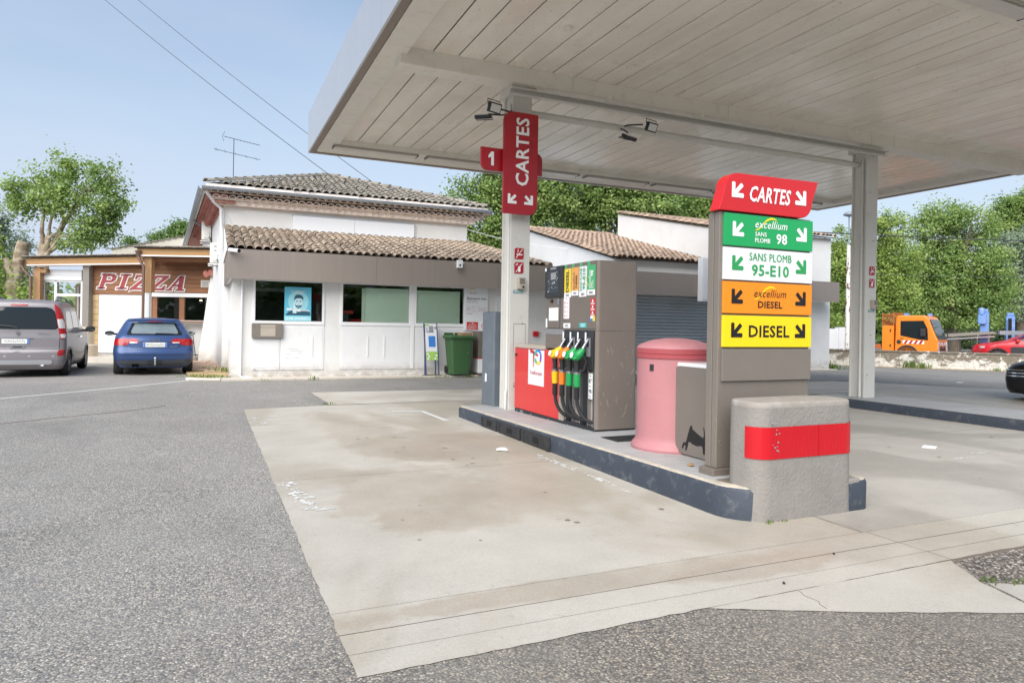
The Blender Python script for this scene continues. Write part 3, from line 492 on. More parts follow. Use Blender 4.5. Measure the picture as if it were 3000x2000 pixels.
text('lettering', 'CARTES', (4.045, 8.596, 3.30), (0, 0, 1), (-1, 0, 0), 0.94, 0.20, 'ink_white', sg, 0.022, 0, 1.06)
build(arrow(MB(), 3.79, 3.10, 0.13, 225, (0, 8.596, 0), FX, FZ), 'arrow', 'ink_white', sg); build(arrow(MB(), 4.06, 3.10, 0.13, -45, (0, 8.596, 0), FX, FZ), 'arrow', 'ink_white', sg)
build(MB().box(3.9, 4.14, 8.646, 8.779, 3.0, 3.06).box(3.9, 4.14, 8.646, 8.779, 4.1, 4.16), 'bracket', 'iron', sg)
n1 = thing('number_sign', 'small red pump number sign reading 1 behind the column', 'sign', (3.85, 8.7, 3.5))
build(MB().ext([(x, 8.69, z) for x, z in rrect(3.37, 4.30, 3.49, 3.80, 0.10, 6, (1, 0, 1, 0))], (0, 0.05, 0)), 'board', 'red_dark', n1, bevel=0.003)
build(flat(flat(MB(), [(.045, 0), (.085, 0), (.085, .19), (.045, .19)], (3.47, 8.686, 3.555), FX, FZ), [(.0, .125), (.012, .10), (.0449, .118), (.0449, .19)], (3.47, 8.686, 3.555), FX, FZ), 'lettering', 'ink_white', n1)
def sticker(parent_col, x0, z0, w_, h_, y, kind, label, grp):
    t = thing('warning_sticker', label, 'sticker', (x0, y, z0), 0, grp); build(MB().ext([(x, y, z) for x, z in rrect(x0, x0 + w_, z0, z0 + h_, w_ * .22, 4, (0, 1, 0, 1))], (0, .003, 0)), 'backing', 'red_dark', t)
    mb = MB(); O = (x0, y - .002, z0)
    if kind == 's': flat(mb, [(w_ * .2, h_ * .36), (w_ * .86, h_ * .36), (w_ * .86, h_ * .46), (w_ * .2, h_ * .46)], O, FX, FZ); flat(mb, [(w_ * .3, h_ * .55), (w_ * .36, h_ * .55), (w_ * .42, h_ * .9), (w_ * .36, h_ * .9)], O, FX, FZ)
    else:
        flat(mb, rrect(w_ * .4, w_ * .66, h_ * .14, h_ * .62, w_ * .06, 3), O, FX, FZ); flat(mb, [(w_ * .58, h_ * .6), (w_ * .65, h_ * .6), (w_ * .65, h_ * .76), (w_ * .58, h_ * .76)], O, FX, FZ)
        for r in (.1, .2): arc_band(mb, w_ * .36, h_ * .68, w_ * r, w_ * (r + .045), 80, 180, O, FX, FZ, 6)
    flat(mb, [(w_ * .12, h_ * .12), (w_ * .17, h_ * .08), (w_ * .9, h_ * .9), (w_ * .85, h_ * .94)], (x0, y - .003, z0), FX, FZ); build(mb, 'symbol', 'ink_white', t); return t
def column_kit(cx, y, zs, nm, z2, zi):
    sticker(None, cx - .07, zs, .14, .16, y - .004, 's', 'red no smoking sticker on the ' + nm + ' canopy column', 'no smoking stickers'); sticker(None, cx - .07, z2, .14, .16, y - .004, 'p', 'red no phone sticker on the ' + nm + ' canopy column', 'no phone stickers')
    b = thing('call_box', 'beige emergency call box on the ' + nm + ' canopy column', 'call box', (cx + .02, y, zi), 0, 'call boxes on columns'); build(MB().box(cx - .03, cx + .075, y - .07, y - .001, zi - .09, zi + .07), 'box', 'taupe_light', b, bevel=.006)
    build(MB().box(cx - .012, cx + .062, y - .073, y - .0702, zi - .02, zi + .06), 'hood', 'taupe', b); build(MB().box(cx - .02, cx + .07, y - .078, y - .0705, zi - .088, zi - .03), 'button_plate', 'taupe_light', b); build(MB().lathe([(.016, 0), (.016, .012), (0, .014)], 12, (cx + .035, y - .078, zi - .06), Matrix.Rotation(math.pi / 2, 4, 'X')), 'button', 'ink', b)
    l = build(MB().box(cx - .085, cx + .075, y - .004, y - .001, zi - .15, zi - .105), 'call_label', 'ink_teal'); tag(l, 'teal instruction label under the call box on the ' + nm + ' column', 'label', 'labels under call boxes')
    t = MB(); [t.box(cx - .075 + k * .012, cx - .068 + k * .012, y - .0055, y - .0045, zz, zz + .008) for zz in (zi - .14, zi - .123) for k in range(12) if random.random() < .8]; build(t, 'print', 'ink_white', l)
column_kit(4.0, 8.778, 2.30, 'left', 2.10, 1.97); column_kit(11.03, 8.698, 2.38, 'right', 2.155, 1.86)

P_ = [(-4.6, 9.5), (-3.4, 10.15), (-2.6, 10.5), (-1.9, 11.05), (-1.2, 11.5), (-.6, 12.1)]
o = build(MB().tube([(x, y, 0.001) for x, y in P_], 0.006, 4), 'asphalt_crack', 'joint'); tag(o, 'long thin crack in the asphalt left of the concrete forecourt', 'crack')

osp = MB(); rnd_ = random.Random(11)
for k in range(70):
    x, y = (rnd_.uniform(1.0, 3.2), rnd_.uniform(3.4, 10.5)) if k < 40 else (rnd_.uniform(5.2, 9.8), rnd_.uniform(3.6, 9.5)); r_ = rnd_.choice((.006, .008, .010, .014, .022)); n_ = 12
    osp.quad([(x + r_ * math.cos(6.283 * i / n_) * (q_ := rnd_.uniform(.6, 1.1)) * 1.3, y + r_ * math.sin(6.283 * i / n_) * q_, .0065 + .00002 * k) for i in range(n_)])
o = build(osp, 'oil_spots', 'stain_dark'); tag(o, 'small dark oil drips scattered over the forecourt concrete', 'stain', kind='stuff')
# ================================================================== fuel dispenser (front faces -X)
UY, UZ = Vector((0, -1, 0)), Vector((0, 0, 1))
pmp = thing('fuel_dispenser', 'brown fuel dispenser with red cabinet and four coloured nozzles', 'fuel pump', (4.17, 7.5, 0.19))
PX0, PX1 = 3.90, 4.44
def rbox(x0, x1, y0, y1, z0, z1, r, n=5): return MB().ext([(x, y, z0) for x, y in rrect(x0, x1, y0, y1, r, n)], (0, 0, z1 - z0))
build(MB().box(PX0 + .004, PX1 - .004, 6.495, 8.63, 0.15, 0.232), 'plinth', 'black_plastic', pmp, bevel=.004)
mb = MB()
for y in (6.6, 7.1, 7.6, 8.1, 8.55): mb.lathe([(.012, 0), (.012, .006), (0, .008)], 10, (PX0 + .004, y, .20), Matrix.Rotation(-math.pi / 2, 4, 'Y'))
mb.box(PX0 - .001, PX0 + .003, 8.35, 8.45, .165, .222); build(mb, 'plinth_bolts', 'steel', pmp)
prof = [(PX0, 7.20), (PX0, 6.50)] + [(PX0 + .05 - .05 * math.cos(math.radians(a)), 6.52 - .05 * math.sin(math.radians(a)) + .0) for a in range(15, 91, 15)] + [(PX1 - .05 + .05 * math.sin(math.radians(a)), 6.47 + .05 - .05 * math.cos(math.radians(a))) for a in range(0, 91, 15)] + [(PX1, 7.20)]
mb = MB(); mb.ext([(x, y, .232) for x, y in [(PX0 + .06, 7.20), (PX0 + .06, 6.492), (PX0 + .061, 6.49)] + prof[2:]], (0, 0, 1.09)); mb.ext([(x, y, 1.325) for x, y in prof], (0, 0, .775)); build(mb, 'hose_cabinet', 'taupe_dark', pmp, smooth=30)
build(MB().box(PX0 + .002, PX1 - .002, 7.204, 7.715, 1.09, 2.10), 'display_cabinet', 'taupe_dark', pmp, bevel=.006)
build(MB().box(PX0, PX0 + .0012, 7.204, 7.2075, 1.35, 2.09).box(PX0 - .0008, PX0 + .002, 7.334, 7.338, 1.345, 1.715).box(PX0 - .001, PX0 + .001, 6.50, 7.70, 1.3395, 1.3435), 'panel_seams', 'ink', pmp)
build(MB().box(PX0, PX1, 7.335, 8.64, .235, 1.065), 'red_cabinet', 'red_cab', pmp, bevel=.006)
build(MB().ext([(PX0 - .012, 8.65, 1.066), (PX0 - .012, 8.65, 1.075), (PX0 + .05, 8.65, 1.115), (PX1 - .05, 8.65, 1.115), (PX1 + .01, 8.65, 1.075), (PX1 + .01, 8.65, 1.066)], (0, -.93, 0)), 'cabinet_lid', 'taupe_light', pmp)
build(MB().box(PX0 + .001, PX0 + .05, 7.20, 7.333, .233, 1.085), 'side_strip', 'taupe_light', pmp)
build(MB().lathe([(.018, 0), (.018, .02), (0, .024)], 12, (PX0, 8.585, .965), Matrix.Rotation(-math.pi / 2, 4, 'Y')), 'cabinet_lock', 'black_plastic', pmp)
# hose channels
mb = MB(); ys = [7.19, 7.02, 6.845, 6.67, 6.50]
for y in ys[:-1]: mb.box(PX0 + .01, PX0 + .058, y - .022, y - .004, .24, .90)
mb.box(PX0 + .01, PX0 + .058, 6.50, 6.518, .24, .90); mb.box(PX0 + .006, PX0 + .058, 6.53, 6.548, .24, .90); build(mb, 'hose_rails', 'steel', pmp)
for i in range(4): build(MB().box(PX0 + .045, PX0 + .0585, ys[i + 1] + .002, ys[i] - .024, .24, .90), 'hose_channel', 'taupe_light' if i % 2 else 'black_plastic', pmp)
build(MB().box(PX0 - .003, PX0 + .06, 6.50, 7.20, .232, .25), 'channel_foot', 'black_plastic', pmp)
# screen
sc_ = build(MB().box(PX0 - .022, PX0 + .001, 7.235, 7.712, 1.718, 2.098), 'screen_frame', 'black_plastic', pmp, bevel=.008)
build(MB().box(PX0 - .0235, PX0 - .0222, 7.335, 7.635, 1.775, 2.045), 'screen', 'car_glass', sc_)
mb = MB(); O = (PX0 - .0245, 7.635, 1.775)
flat(mb, [(.09, .16), (.22, .165), (.22, .25), (.09, .245)], O, UY, UZ); flat(mb, [(.16, .11), (.21, .11), (.21, .14), (.16, .14)], O, UY, UZ)
for k in range(9): flat(mb, circ(random.uniform(.02, .28), random.uniform(.05, .25), random.uniform(.006, .02), 9), O, UY, UZ)
for k in (.04, .12, .19, .25): flat(mb, [(k, .055), (k + .02, .055), (k + .02, .062), (k, .062)], O, UY, UZ)
flat(mb, [(.01, .01), (.05, .01), (.05, .03), (.01, .03)], O, UY, UZ); build(mb, 'screen_marks', 'ink_grey', sc_, kind='stuff')
build(MB().box(PX0 - .024, PX0 - .0221, 7.41, 7.56, 2.062, 2.085), 'screen_badge', 'ink_grey', sc_); build(MB().box(PX0 - .024, PX0 - .0221, 7.665, 7.708, 2.05, 2.09), 'screen_label', 'ink_white', sc_)
build(MB().lathe([(.022, 0), (.022, .014), (.01, .03), (0, .03)], 14, (PX0, 7.54, 1.675), Matrix.Rotation(-math.pi / 2, 4, 'Y')), 'key_lock', 'ink', pmp)
build(MB().box(PX0 - .004, PX0 + .001, 7.345, 7.40, 1.63, 1.70), 'card_slot', 'steel', pmp)
def lab(y0, y1, z0, z1, m, nm='label', dx=.003): return build(MB().box(PX0 - dx, PX0 + .001, y1, y0, z0, z1), nm, m, pmp)
lab(7.622, 7.378, 1.432, 1.592, 'paper', 'paper_notice'); lab(7.705, 7.67, 1.345, 1.46, 'paper', 'paper_tag')
# perforated grille
g = lab(7.69, 7.24, 1.267, 1.329, 'ink_grey', 'speaker_grille'); mb = MB()
for i in range(22):
    for j in range(4): y = 7.68 - i * .0202 - (j % 2) * .01; z = 1.276 + j * .0145; mb.quad([(PX0 - .0036, y, z), (PX0 - .0036, y - .009, z), (PX0 - .0036, y - .009, z + .006), (PX0 - .0036, y, z + .006)])
build(mb, 'perforations', 'ink', g)
def vtext(parent, s, yl, z0, w_, h_, m, bold=.02, shear=0):     # text running upwards, yl: left edge of the strip
    return text('lettering', s, (PX0 - .0045, yl - h_, z0), (0, 0, 1), (0, 1, 0), w_, h_, m, parent, bold, shear)
lb = lab(7.229, 7.066, 1.763, 2.05, 'lab_yellow', 'diesel_label'); vtext(lb, 'DIESEL', 7.185, 1.77, .262, .068, 'ink', .03)
lb = lab(7.051, 6.884, 1.782, 2.053, 'lab_orange', 'excellium_diesel_label'); vtext(lb, 'excellium', 7.02, 1.79, .205, .05, 'ink', .0, .35); vtext(lb, 'DIESEL', 6.955, 1.81, .16, .04, 'ink', .03)
lb = lab(6.866, 6.70, 1.769, 2.053, 'sign_white', 'sans_plomb_95_label'); vtext(lb, 'SANS PLOMB', 6.85, 1.772, .26, .045, 'ink_green', -.05); vtext(lb, '95-E10', 6.79, 1.785, .245, .062, 'ink_green', .035)
lb = lab(6.683, 6.516, 1.78, 2.055, 'lab_green', 'excellium_98_label'); vtext(lb, 'excellium', 6.655, 1.795, .205, .05, 'ink_white', .005, .35); vtext(lb, 'SANS', 6.60, 1.795, .07, .022, 'ink_white', .03); vtext(lb, 'PLOMB', 6.572, 1.795, .09, .022, 'ink_white', -.05); vtext(lb, '98', 6.61, 1.925, .07, .055, 'ink_white', .03)
mb = MB(); arc_band(mb, .10, 6.62, .075, .084, 60, 165, (PX0 - .0048, 0, 1.80), (0, 0, 1), (0, 1, 0), 10); build(mb, 'swoosh', 'lab_yellow', lb)
for (y, s, za, zb) in ((7.229, 'GAZOLE', 1.708, 1.762), (7.052, 'GAZOLE', 1.725, 1.781), (6.867, 'ESSENCE', 1.706, 1.768), (6.683, 'ESSENCE', 1.719, 1.779), (7.235, 'GAZOLE', 1.346, 1.403)):
    lb = lab(y, y - .163, za, zb, 'paper', 'fuel_type_label'); text('lettering', s, (PX0 - .0045, y - .042, za + .014), UY, UZ, .08, .028, 'ink', lb, .02)
for y in (7.225, 7.045, 6.86, 6.68): lab(y, y - .05, 2.056, 2.098, 'lab_green', 'green_sticker')
lb = lab(7.236, 7.102, 1.456, 1.705, 'paper', 'safety_list'); mb = MB(); mk = MB()
text_into(mk, 'ATTENTION', (PX0 - .0045, 7.205, 1.682), UY, UZ, .07, .012)
for k in range(4):
    z = 1.655 - k * .052; arc_band(mb, 0, 0, .014, .0185, 0, 360, (PX0 - .0045, 7.205, z - .01), UY, UZ, 16); flat(mb, [(-.012, .009), (-.009, .012), (.012, -.009), (.009, -.012)], (PX0 - .0046, 7.205, z - .01), UY, UZ); mb.box(PX0 - .0045, PX0 - .004, 7.12, 7.165, z - .013, z - .007)
build(mb, 'symbols', 'ink_red', lb); build(mk, 'lettering', 'ink_red', lb)
lb = lab(6.609, 6.508, 1.484, 1.681, 'red_paint', 'red_warning_strip'); mb = MB()
for k in range(3):
    z = 1.665 - k * .065; flat(mb, circ(.05, -.012, .015, 12), (PX0 - .0045, 6.609, z), UY, UZ)
    for q in range(3): mb.box(PX0 - .0045, PX0 - .0042, 6.52, 6.598, z - .036 - q * .007, z - .032 - q * .007)
build(mb, 'print', 'ink_white', lb)
lab(6.607, 6.558, 1.428, 1.456, 'ink_blue', 'blue_sticker'); lab(6.607, 6.558, 1.457, 1.482, 'paper', 'white_sticker'); lab(6.556, 6.51, 1.428, 1.482, 'lab_yellow', 'yellow_sticker')
lb = lab(6.86, 6.693, 1.354, 1.408, 'ink_cyan', 'cyan_sticker'); mb = MB(); [mb.box(PX0 - .0045, PX0 - .0042, 6.71 + random.uniform(0, .02), 6.84 - random.uniform(0, .03), z, z + .004) for z in (1.364, 1.374, 1.384, 1.394)]; build(mb, 'print', 'ink_white', lb)
lb = build(MB().box(PX0 + .003, PX0 + .0095, 6.555, 6.632, .56, .845), 'octane_label', 'paper', pmp); text('lettering', '87', (PX0 + .0025, 6.625, .735), UY, UZ, .06, .05, 'ink', lb, .03); text('lettering', '98', (PX0 + .0025, 6.625, .62), UY, UZ, .06, .05, 'ink', lb, .03)
mb = MB(); [mb.box(PX0 + .0025, PX0 + .003, 6.57, 6.62, z, z + .008) for z in (.57, .585, .6, .69, .705, .80, .815, .83)]; build(mb, 'print', 'ink_grey', lb)
# white logo panel on the red cabinet
lg = build(MB().box(PX0 - .003, PX0, 7.738, 8.20, .594, 1.052), 'logo_panel', 'sign_white', pmp)
O = Vector((PX0 - .005, 8.20, .594)); 
def energies_logo(parent, O, ux, uy, s, name_w=None, ink='ink_red'):
    def c(m, fn): mb = MB(); fn(mb); build(mb, 'logo', m, parent)
    # T stroke in red, e ring in blue / violet / green / yellow
    c('red_paint', lambda mb: (flat(mb, [(.02, .86), (.0, .80), (.05, .70), (.2, .70), (.45, .64), (.7, .58), (.72, .66), (.5, .74), (.25, .82)], O, ux * s, uy * s), flat(mb, [(.28, .72), (.40, .68), (.37, .35), (.285, .36)], O, ux * s, uy * s)))
    c('noz_orange', lambda mb: flat(mb, [(.285, .36), (.37, .34), (.36, .2), (.29, .14)], O, ux * s, uy * s, 0))
    for (a0, a1, m) in ((-40, 20, 'ink_violet'), (20, 110, 'ink_blue'), (110, 170, 'ink_cyan'), (200, 250, 'lab_green'), (250, 318, 'lab_yellow')):
        c(m, lambda mb: arc_band(mb, .70, .58, .19, .31, a0, a1, O + (ux.cross(uy)) * .0008, ux * s, uy * s, 8))
energies_logo(lg, O + UY * .05 + UZ * .175, UY, UZ, .34)
text('lettering', 'TotalEnergies', O + UY * .05 + UZ * .125, UY, UZ, .36, .058, 'ink_red', lg, .008)
# holsters, nozzles, hoses
NY = [7.115, 6.94, 6.765, 6.59]
for i, (yc, m) in enumerate(zip(NY, ('noz_yellow', 'noz_orange', 'noz_green', 'noz_green'))):
    h = build(MB().ext([(PX0 + .0595, 0, .86), (PX0 - .01, 0, .88), (PX0 - .03, 0, 1.0), (PX0 - .035, 0, 1.20), (PX0 - .012, 0, 1.325), (PX0 + .0595, 0, 1.325)], (0, .152, 0)), 'holster', 'black_plastic', pmp, bevel=.008); h.data.transform(Matrix.Translation((0, yc - .076, 0)))
    build(MB().box(PX0 - .045, PX0 - .034, yc - .055, yc + .035, 1.03, 1.24), 'holster_cradle', 'grey_plastic' if i % 2 else 'black_plastic', h, bevel=.006); build(MB().box(PX0 - .047, PX0 - .0455, yc - .03, yc + .015, 1.14, 1.21), 'holster_slot', 'under', h)
    build(MB().box(PX0 - .037, PX0 - .033, yc + .045, yc + .074, 1.16, 1.30), 'holster_tag', 'paper', h)
    nz_ = build(MB().tube([(PX0 - .05, yc - .02, 1.22), (PX0 - .085, yc + .0, 1.15), (PX0 - .115, yc + .015, 1.085)], [.017, .018, .024], 10), 'nozzle', 'steel', pmp, smooth=40)
    body = MB().tube([(PX0 - .09, yc - .0, 1.12), (PX0 - .12, yc + .02, 1.075), (PX0 - .15, yc + .045, 1.035), (PX0 - .155, yc + .06, 1.00)], [.024, .045, .055, .036], 12); body.lathe([(.0, .035), (.046, .028), (.05, .0), (.046, -.028), (0, -.035)], 14, (PX0 - .165, yc + .052, 1.035), Matrix.Rotation(math.radians(-62), 4, 'Y') @ Matrix.Rotation(0.5, 4, 'X'))
    build(body, 'grip_cover', m, nz_, smooth=50)
    build(MB().lathe([(.0, .038), (.034, .038), (.034, .034)], 16, (PX0 - .178, yc + .056, 1.042), Matrix.Rotation(math.radians(-78), 4, 'Y')), 'grip_badge', 'ink_white', nz_)
    build(MB().tube([(PX0 - .15, yc + .058, 1.01), (PX0 - .13, yc + .075, .93), (PX0 - .125, yc + .085, .85)], [.034, .03, .028], 10), 'handle', 'black_plastic', nz_, smooth=40)
    build(MB().tube([(PX0 - .10, yc + .0, 1.05), (PX0 - .06, yc - .01, .98), (PX0 - .075, yc + .02, .88), (PX0 - .11, yc + .06, .86)], .011, 8), 'trigger_guard', 'black_plastic', nz_, smooth=40)
    build(MB().tube([(PX0 - .125, yc + .086, .86), (PX0 - .122, yc + .088, .83)], .034, 12), 'swivel', 'steel', nz_, smooth=40)
    build(MB().tube([(PX0 - .122, yc + .088, .83), (PX0 - .12, yc + .09, .69)], [.042, .036], 12), 'colour_sleeve', m, nz_, smooth=40)
    hp = [(PX0 - .12, yc + .09, .69), (PX0 - .118, yc + .09, .58), (PX0 - .11, yc + .082, .48), (PX0 - .085, yc + .05, .39), (PX0 - .04, yc + .0, .325), (PX0 + .02, yc - .045, .30), (PX0 + .05, yc - .055, .30)]
    def cr(P, n=5):
        out_ = []; P = [Vector(p) for p in P]; Q = [P[0]] + P + [P[-1]]
        for a in range(1, len(Q) - 2):
            for k in range(n):
                t = k / n; p0, p1, p2, p3 = Q[a - 1], Q[a], Q[a + 1], Q[a + 2]; out_.append(0.5 * ((2 * p1) + (p2 - p0) * t + (2 * p0 - 5 * p1 + 4 * p2 - p3) * t * t + (3 * p1 - p0 - 3 * p2 + p3) * t ** 3))
        return out_ + [P[-1]]
    build(MB().tube(cr(hp), .021, 10), 'hose', 'rubber', pmp, smooth=40)
    mb = MB(); [mb.tube([(PX0 - .12, yc + .09, z), (PX0 - .12, yc + .09, z + .012)], .032, 12) for z in [.69 - k * .017 for k in range(9)]]; build(mb, 'hose_bellows', 'rubber', nz_, smooth=40)
# ================================================================== price totem
TX0, TX1, TY0, TY1 = 3.59, 4.54, 4.16, 4.265
tot = thing('fuel_totem', 'taupe fuel price totem with red, green, white, orange and yellow panels', 'sign', (4.06, 4.28, .23))
build(MB().box(TX0 - .055, TX1 + .03, TY0 - .035, TY1 + .03, .20, .29), 'base', 'taupe_dark', tot, bevel=.006)
build(MB().box(TX0, TX1, TY0, TY1 - .045, .291, 2.275), 'body', 'taupe', tot, bevel=.006); build(MB().box(TX0 - .004, TX1 + .004, TY1 - .043, TY1 + .02, .2915, 2.27), 'rear_body', 'taupe', tot, bevel=.004)
FR = TY0 - .022
pnl = {}
for nm, m, za, zb in (('green_panel', 'sign_green', 2.012, 2.262), ('white_panel', 'sign_white', 1.748, 1.998), ('orange_panel', 'sign_orange', 1.488, 1.735), ('yellow_panel', 'sign_yellow', 1.226, 1.472), ('blank_panel', 'taupe', .962, 1.21)):
    pnl[nm] = build(MB().box(TX0 + .03, TX1 + .004, FR, TY0 - .001, za, zb, 0), nm, m, tot, bevel=.003)
def ft(p, s, x, z, w_, h_, m, bold=.03, shear=0): return text('lettering', s, (x, FR - .003, z), FX, FZ, w_, h_, m, p, bold * .7, shear, 1.05)
def farrows(p, z, m): build(arrow(MB(), TX0 + .155, z, .11, 225, (0, FR - .003, 0), FX, FZ), 'arrow', m, p); build(arrow(MB(), TX1 - .115, z, .11, -45, (0, FR - .003, 0), FX, FZ), 'arrow', m, p)
def swoosh(p, z0):      # tapered arc rising behind the word
    C_ = [(3.925, -.018, .002), (3.955, -.012, .005), (3.985, .01, .007), (4.01, .038, .0075), (4.045, .066, .0085), (4.085, .082, .009), (4.12, .082, .007), (4.15, .070, .002)]; mb = MB()
    for a, b in zip(C_, C_[1:]): mb.quad([(a[0], FR - .0015, z0 + a[1] - a[2]), (b[0], FR - .0015, z0 + b[1] - b[2]), (b[0], FR - .0015, z0 + b[1] + b[2]), (a[0], FR - .0015, z0 + a[1] + a[2])])
    build(mb, 'swoosh', 'sign_yellow', p)
p = pnl['green_panel']; farrows(p, 2.135, 'ink_white'); ft(p, 'excellium', 3.925, 2.165, .335, .062, 'ink_white', .005, .28); ft(p, 'SANS', 3.925, 2.10, .118, .034, 'ink_white', .02); ft(p, 'PLOMB', 3.925, 2.05, .155, .036, 'ink_white', -.09); ft(p, '98', 4.145, 2.047, .115, .085, 'ink_white', .035)
swoosh(p, 2.165)
p = pnl['white_panel']; farrows(p, 1.872, 'ink_green'); ft(p, 'SANS PLOMB', 3.87, 1.905, .44, .062, 'ink_green', -.05); ft(p, '95-E10', 3.895, 1.785, .39, .092, 'ink_green', .035)
p = pnl['orange_panel']; farrows(p, 1.612, 'ink'); ft(p, 'excellium', 3.925, 1.62, .335, .062, 'ink', .0, .28); ft(p, 'DIESEL', 3.965, 1.535, .255, .055, 'ink', .03)
swoosh(p, 1.62)
p = pnl['yellow_panel']; farrows(p, 1.35, 'ink'); ft(p, 'DIESEL', 3.875, 1.303, .425, .095, 'ink', .03)
# red CARTES head, slanted
hd = [(3.555, 2.278), (4.40, 2.278)] + [(4.40 + .12 * math.sin(math.radians(a)) * 1.0, 2.398 - .12 * math.cos(math.radians(a))) for a in range(10, 91, 10)] + [(4.585, 2.585), (3.74, 2.575)] + [(3.74 - .13 * math.sin(math.radians(a)), 2.445 + .13 * math.cos(math.radians(a))) for a in range(10, 91, 10)]
rh = build(MB().ext([(x, TY0 - .03, z) for x, z in hd], (0, .11, 0)), 'cartes_head', 'red_paint', tot, bevel=.004)
sh_ = Vector((.16, 0, 1)); text('lettering', 'CARTES', (3.845, TY0 - .034, 2.365), FX, sh_, .425, .125, 'ink_white', rh, .024, 0, 1.06)
build(arrow(MB(), 3.725, 2.435, .115, 225, (0, TY0 - .034, 0), FX, FZ), 'arrow', 'ink_white', rh); build(arrow(MB(), 4.40, 2.43, .115, -45, (0, TY0 - .034, 0), FX, FZ), 'arrow', 'ink_white', rh)
for z in (.5, 1.0, 1.6, 2.1): build(MB().lathe([(.007, 0), (.007, .003), (0, .004)], 8, (TX0 + .04, TY0 - .0002, z), Matrix.Rotation(math.pi / 2, 4, 'X')), 'screw', 'alu', tot)
# ================================================================== concrete guard block
blk = thing('guard_block', 'rounded concrete guard block with wide red reflective band', 'barrier', (4.05, 3.85, 0))
def ring(x0, x1, y0, y1, r, z, n=8): return [(x, y, z) for x, y in rrect(x0, x1, y0, y1, r, n)]
def loft(rings, m=0, cap=True):
    mb = MB(); n = len(rings[0])
    for R in rings: mb.v += R
    for j in range(len(rings) - 1):
        for i in range(n): k = (i + 1) % n; mb.f.append((j * n + i, j * n + k, (j + 1) * n + k, (j + 1) * n + i)); mb.m.append(m)
    if cap: mb.f.append(tuple(range((len(rings) - 1) * n, len(rings) * n))); mb.m.append(m)
    return mb
def blk_rings(grow=0, zs=None): return [ring(3.53 + q - grow, 4.51 - q + grow, 3.658 + q * .5 - grow, 4.02 + grow, .13, z) for z, q in zs]
build(loft(blk_rings(0, ((.0, -.008), (.32, 0), (.55, .0), (.78, .003), (.805, .006)))), 'block_body', 'render_block', blk, smooth=60)
build(loft([ring(3.536, 4.504, 3.663, 4.02, .13, .8055), ring(3.536, 4.504, 3.663, 4.02, .13, .838), ring(3.543, 4.497, 3.67, 4.013, .126, .846), ring(3.56, 4.48, 3.687, 4.0, .12, .849)]), 'block_top', 'worn_top', blk, smooth=50)
build(MB().box(4.30, 4.567, 3.672, 4.0, 0, .245), 'block_foot', 'render_block', blk, bevel=.012)
bd = [ring(3.526, 4.514, 3.6535, 4.024, .15, z, 8) for z in (.445, .672)]
def band_pts(z): 
    P = [p for p in ring(3.525, 4.515, 3.6525, 4.025, .135, z, 10)]; return P[:22]
mb = MB(); A, B = band_pts(.448), band_pts(.675); n = len(A); dense = []
for P in (A, B):
    Q = []
    for a, b in zip(P, P[1:]):
        k = max(1, int(math.dist(a, b) / .012)); Q += [tuple(np.array(a) + (np.array(b) - np.array(a)) * i / k) for i in range(k)]
    dense.append(Q + [P[-1]])
dn = min(map(len, dense))
for Q in dense: mb.v += [(x, y - (.0012 if (i % 3) == 0 else 0), z) for i, (x, y, z) in enumerate(Q[:dn])]
for i in range(dn - 1): mb.f.append((i, i + 1, dn + i + 1, dn + i)); mb.m.append(0)
bnd = build(mb, 'reflective_band', 'red_band', blk)
mb = MB()
for k in range(11): cx, cz = random.gauss(3.69, .022), random.gauss(.575, .05); mb.quad([(x, 3.6495 - .0003 * k, z) for x, z in blotch(cx, cz, random.uniform(.006, .022), random.uniform(.004, .014), 14, .75)])
build(mb, 'scrapes', 'ink_grey', bnd, kind='stuff'); build(MB().box(4.10, 4.103, 3.6502, 3.6522, .449, .674), 'band_joint', 'red_dark', bnd)
# ================================================================== round pink bin
rb = thing('litter_bin', 'round pink litter bin with domed lid beside the totem', 'bin', (4.1, 5.35, .21))
zb = zt(5.35)
build(MB().lathe([(.40, 0), (.405, .03), (.395, .055), (.375, .075), (.362, .10), (.358, .14), (.355, .86)], 48, (4.1, 5.35, zb)), 'body', 'bin_pink', rb, smooth=30)
build(MB().lathe([(.356, .862), (.364, .865), (.366, .90), (.356, .905), (.362, .91), (.364, .95), (.360, .955)], 48, (4.1, 5.35, zb)), 'rim', 'bin_rim', rb, smooth=30)
build(MB().lathe([(.361, .956), (.352, .975), (.30, 1.005), (.20, 1.035), (.09, 1.05), (0, 1.053)], 48, (4.1, 5.35, zb)), 'dome_lid', 'bin_pink', rb, smooth=40)
a = math.radians(197); build(MB().box(-.004, .006, -.02, .02, -.03, .03, 0, Matrix.Translation((4.1 + .358 * math.cos(a), 5.35 + .358 * math.sin(a), zb + .78)) @ Matrix.Rotation(a + math.pi, 4, 'Z')), 'lock_plate', 'black_plastic', rb)
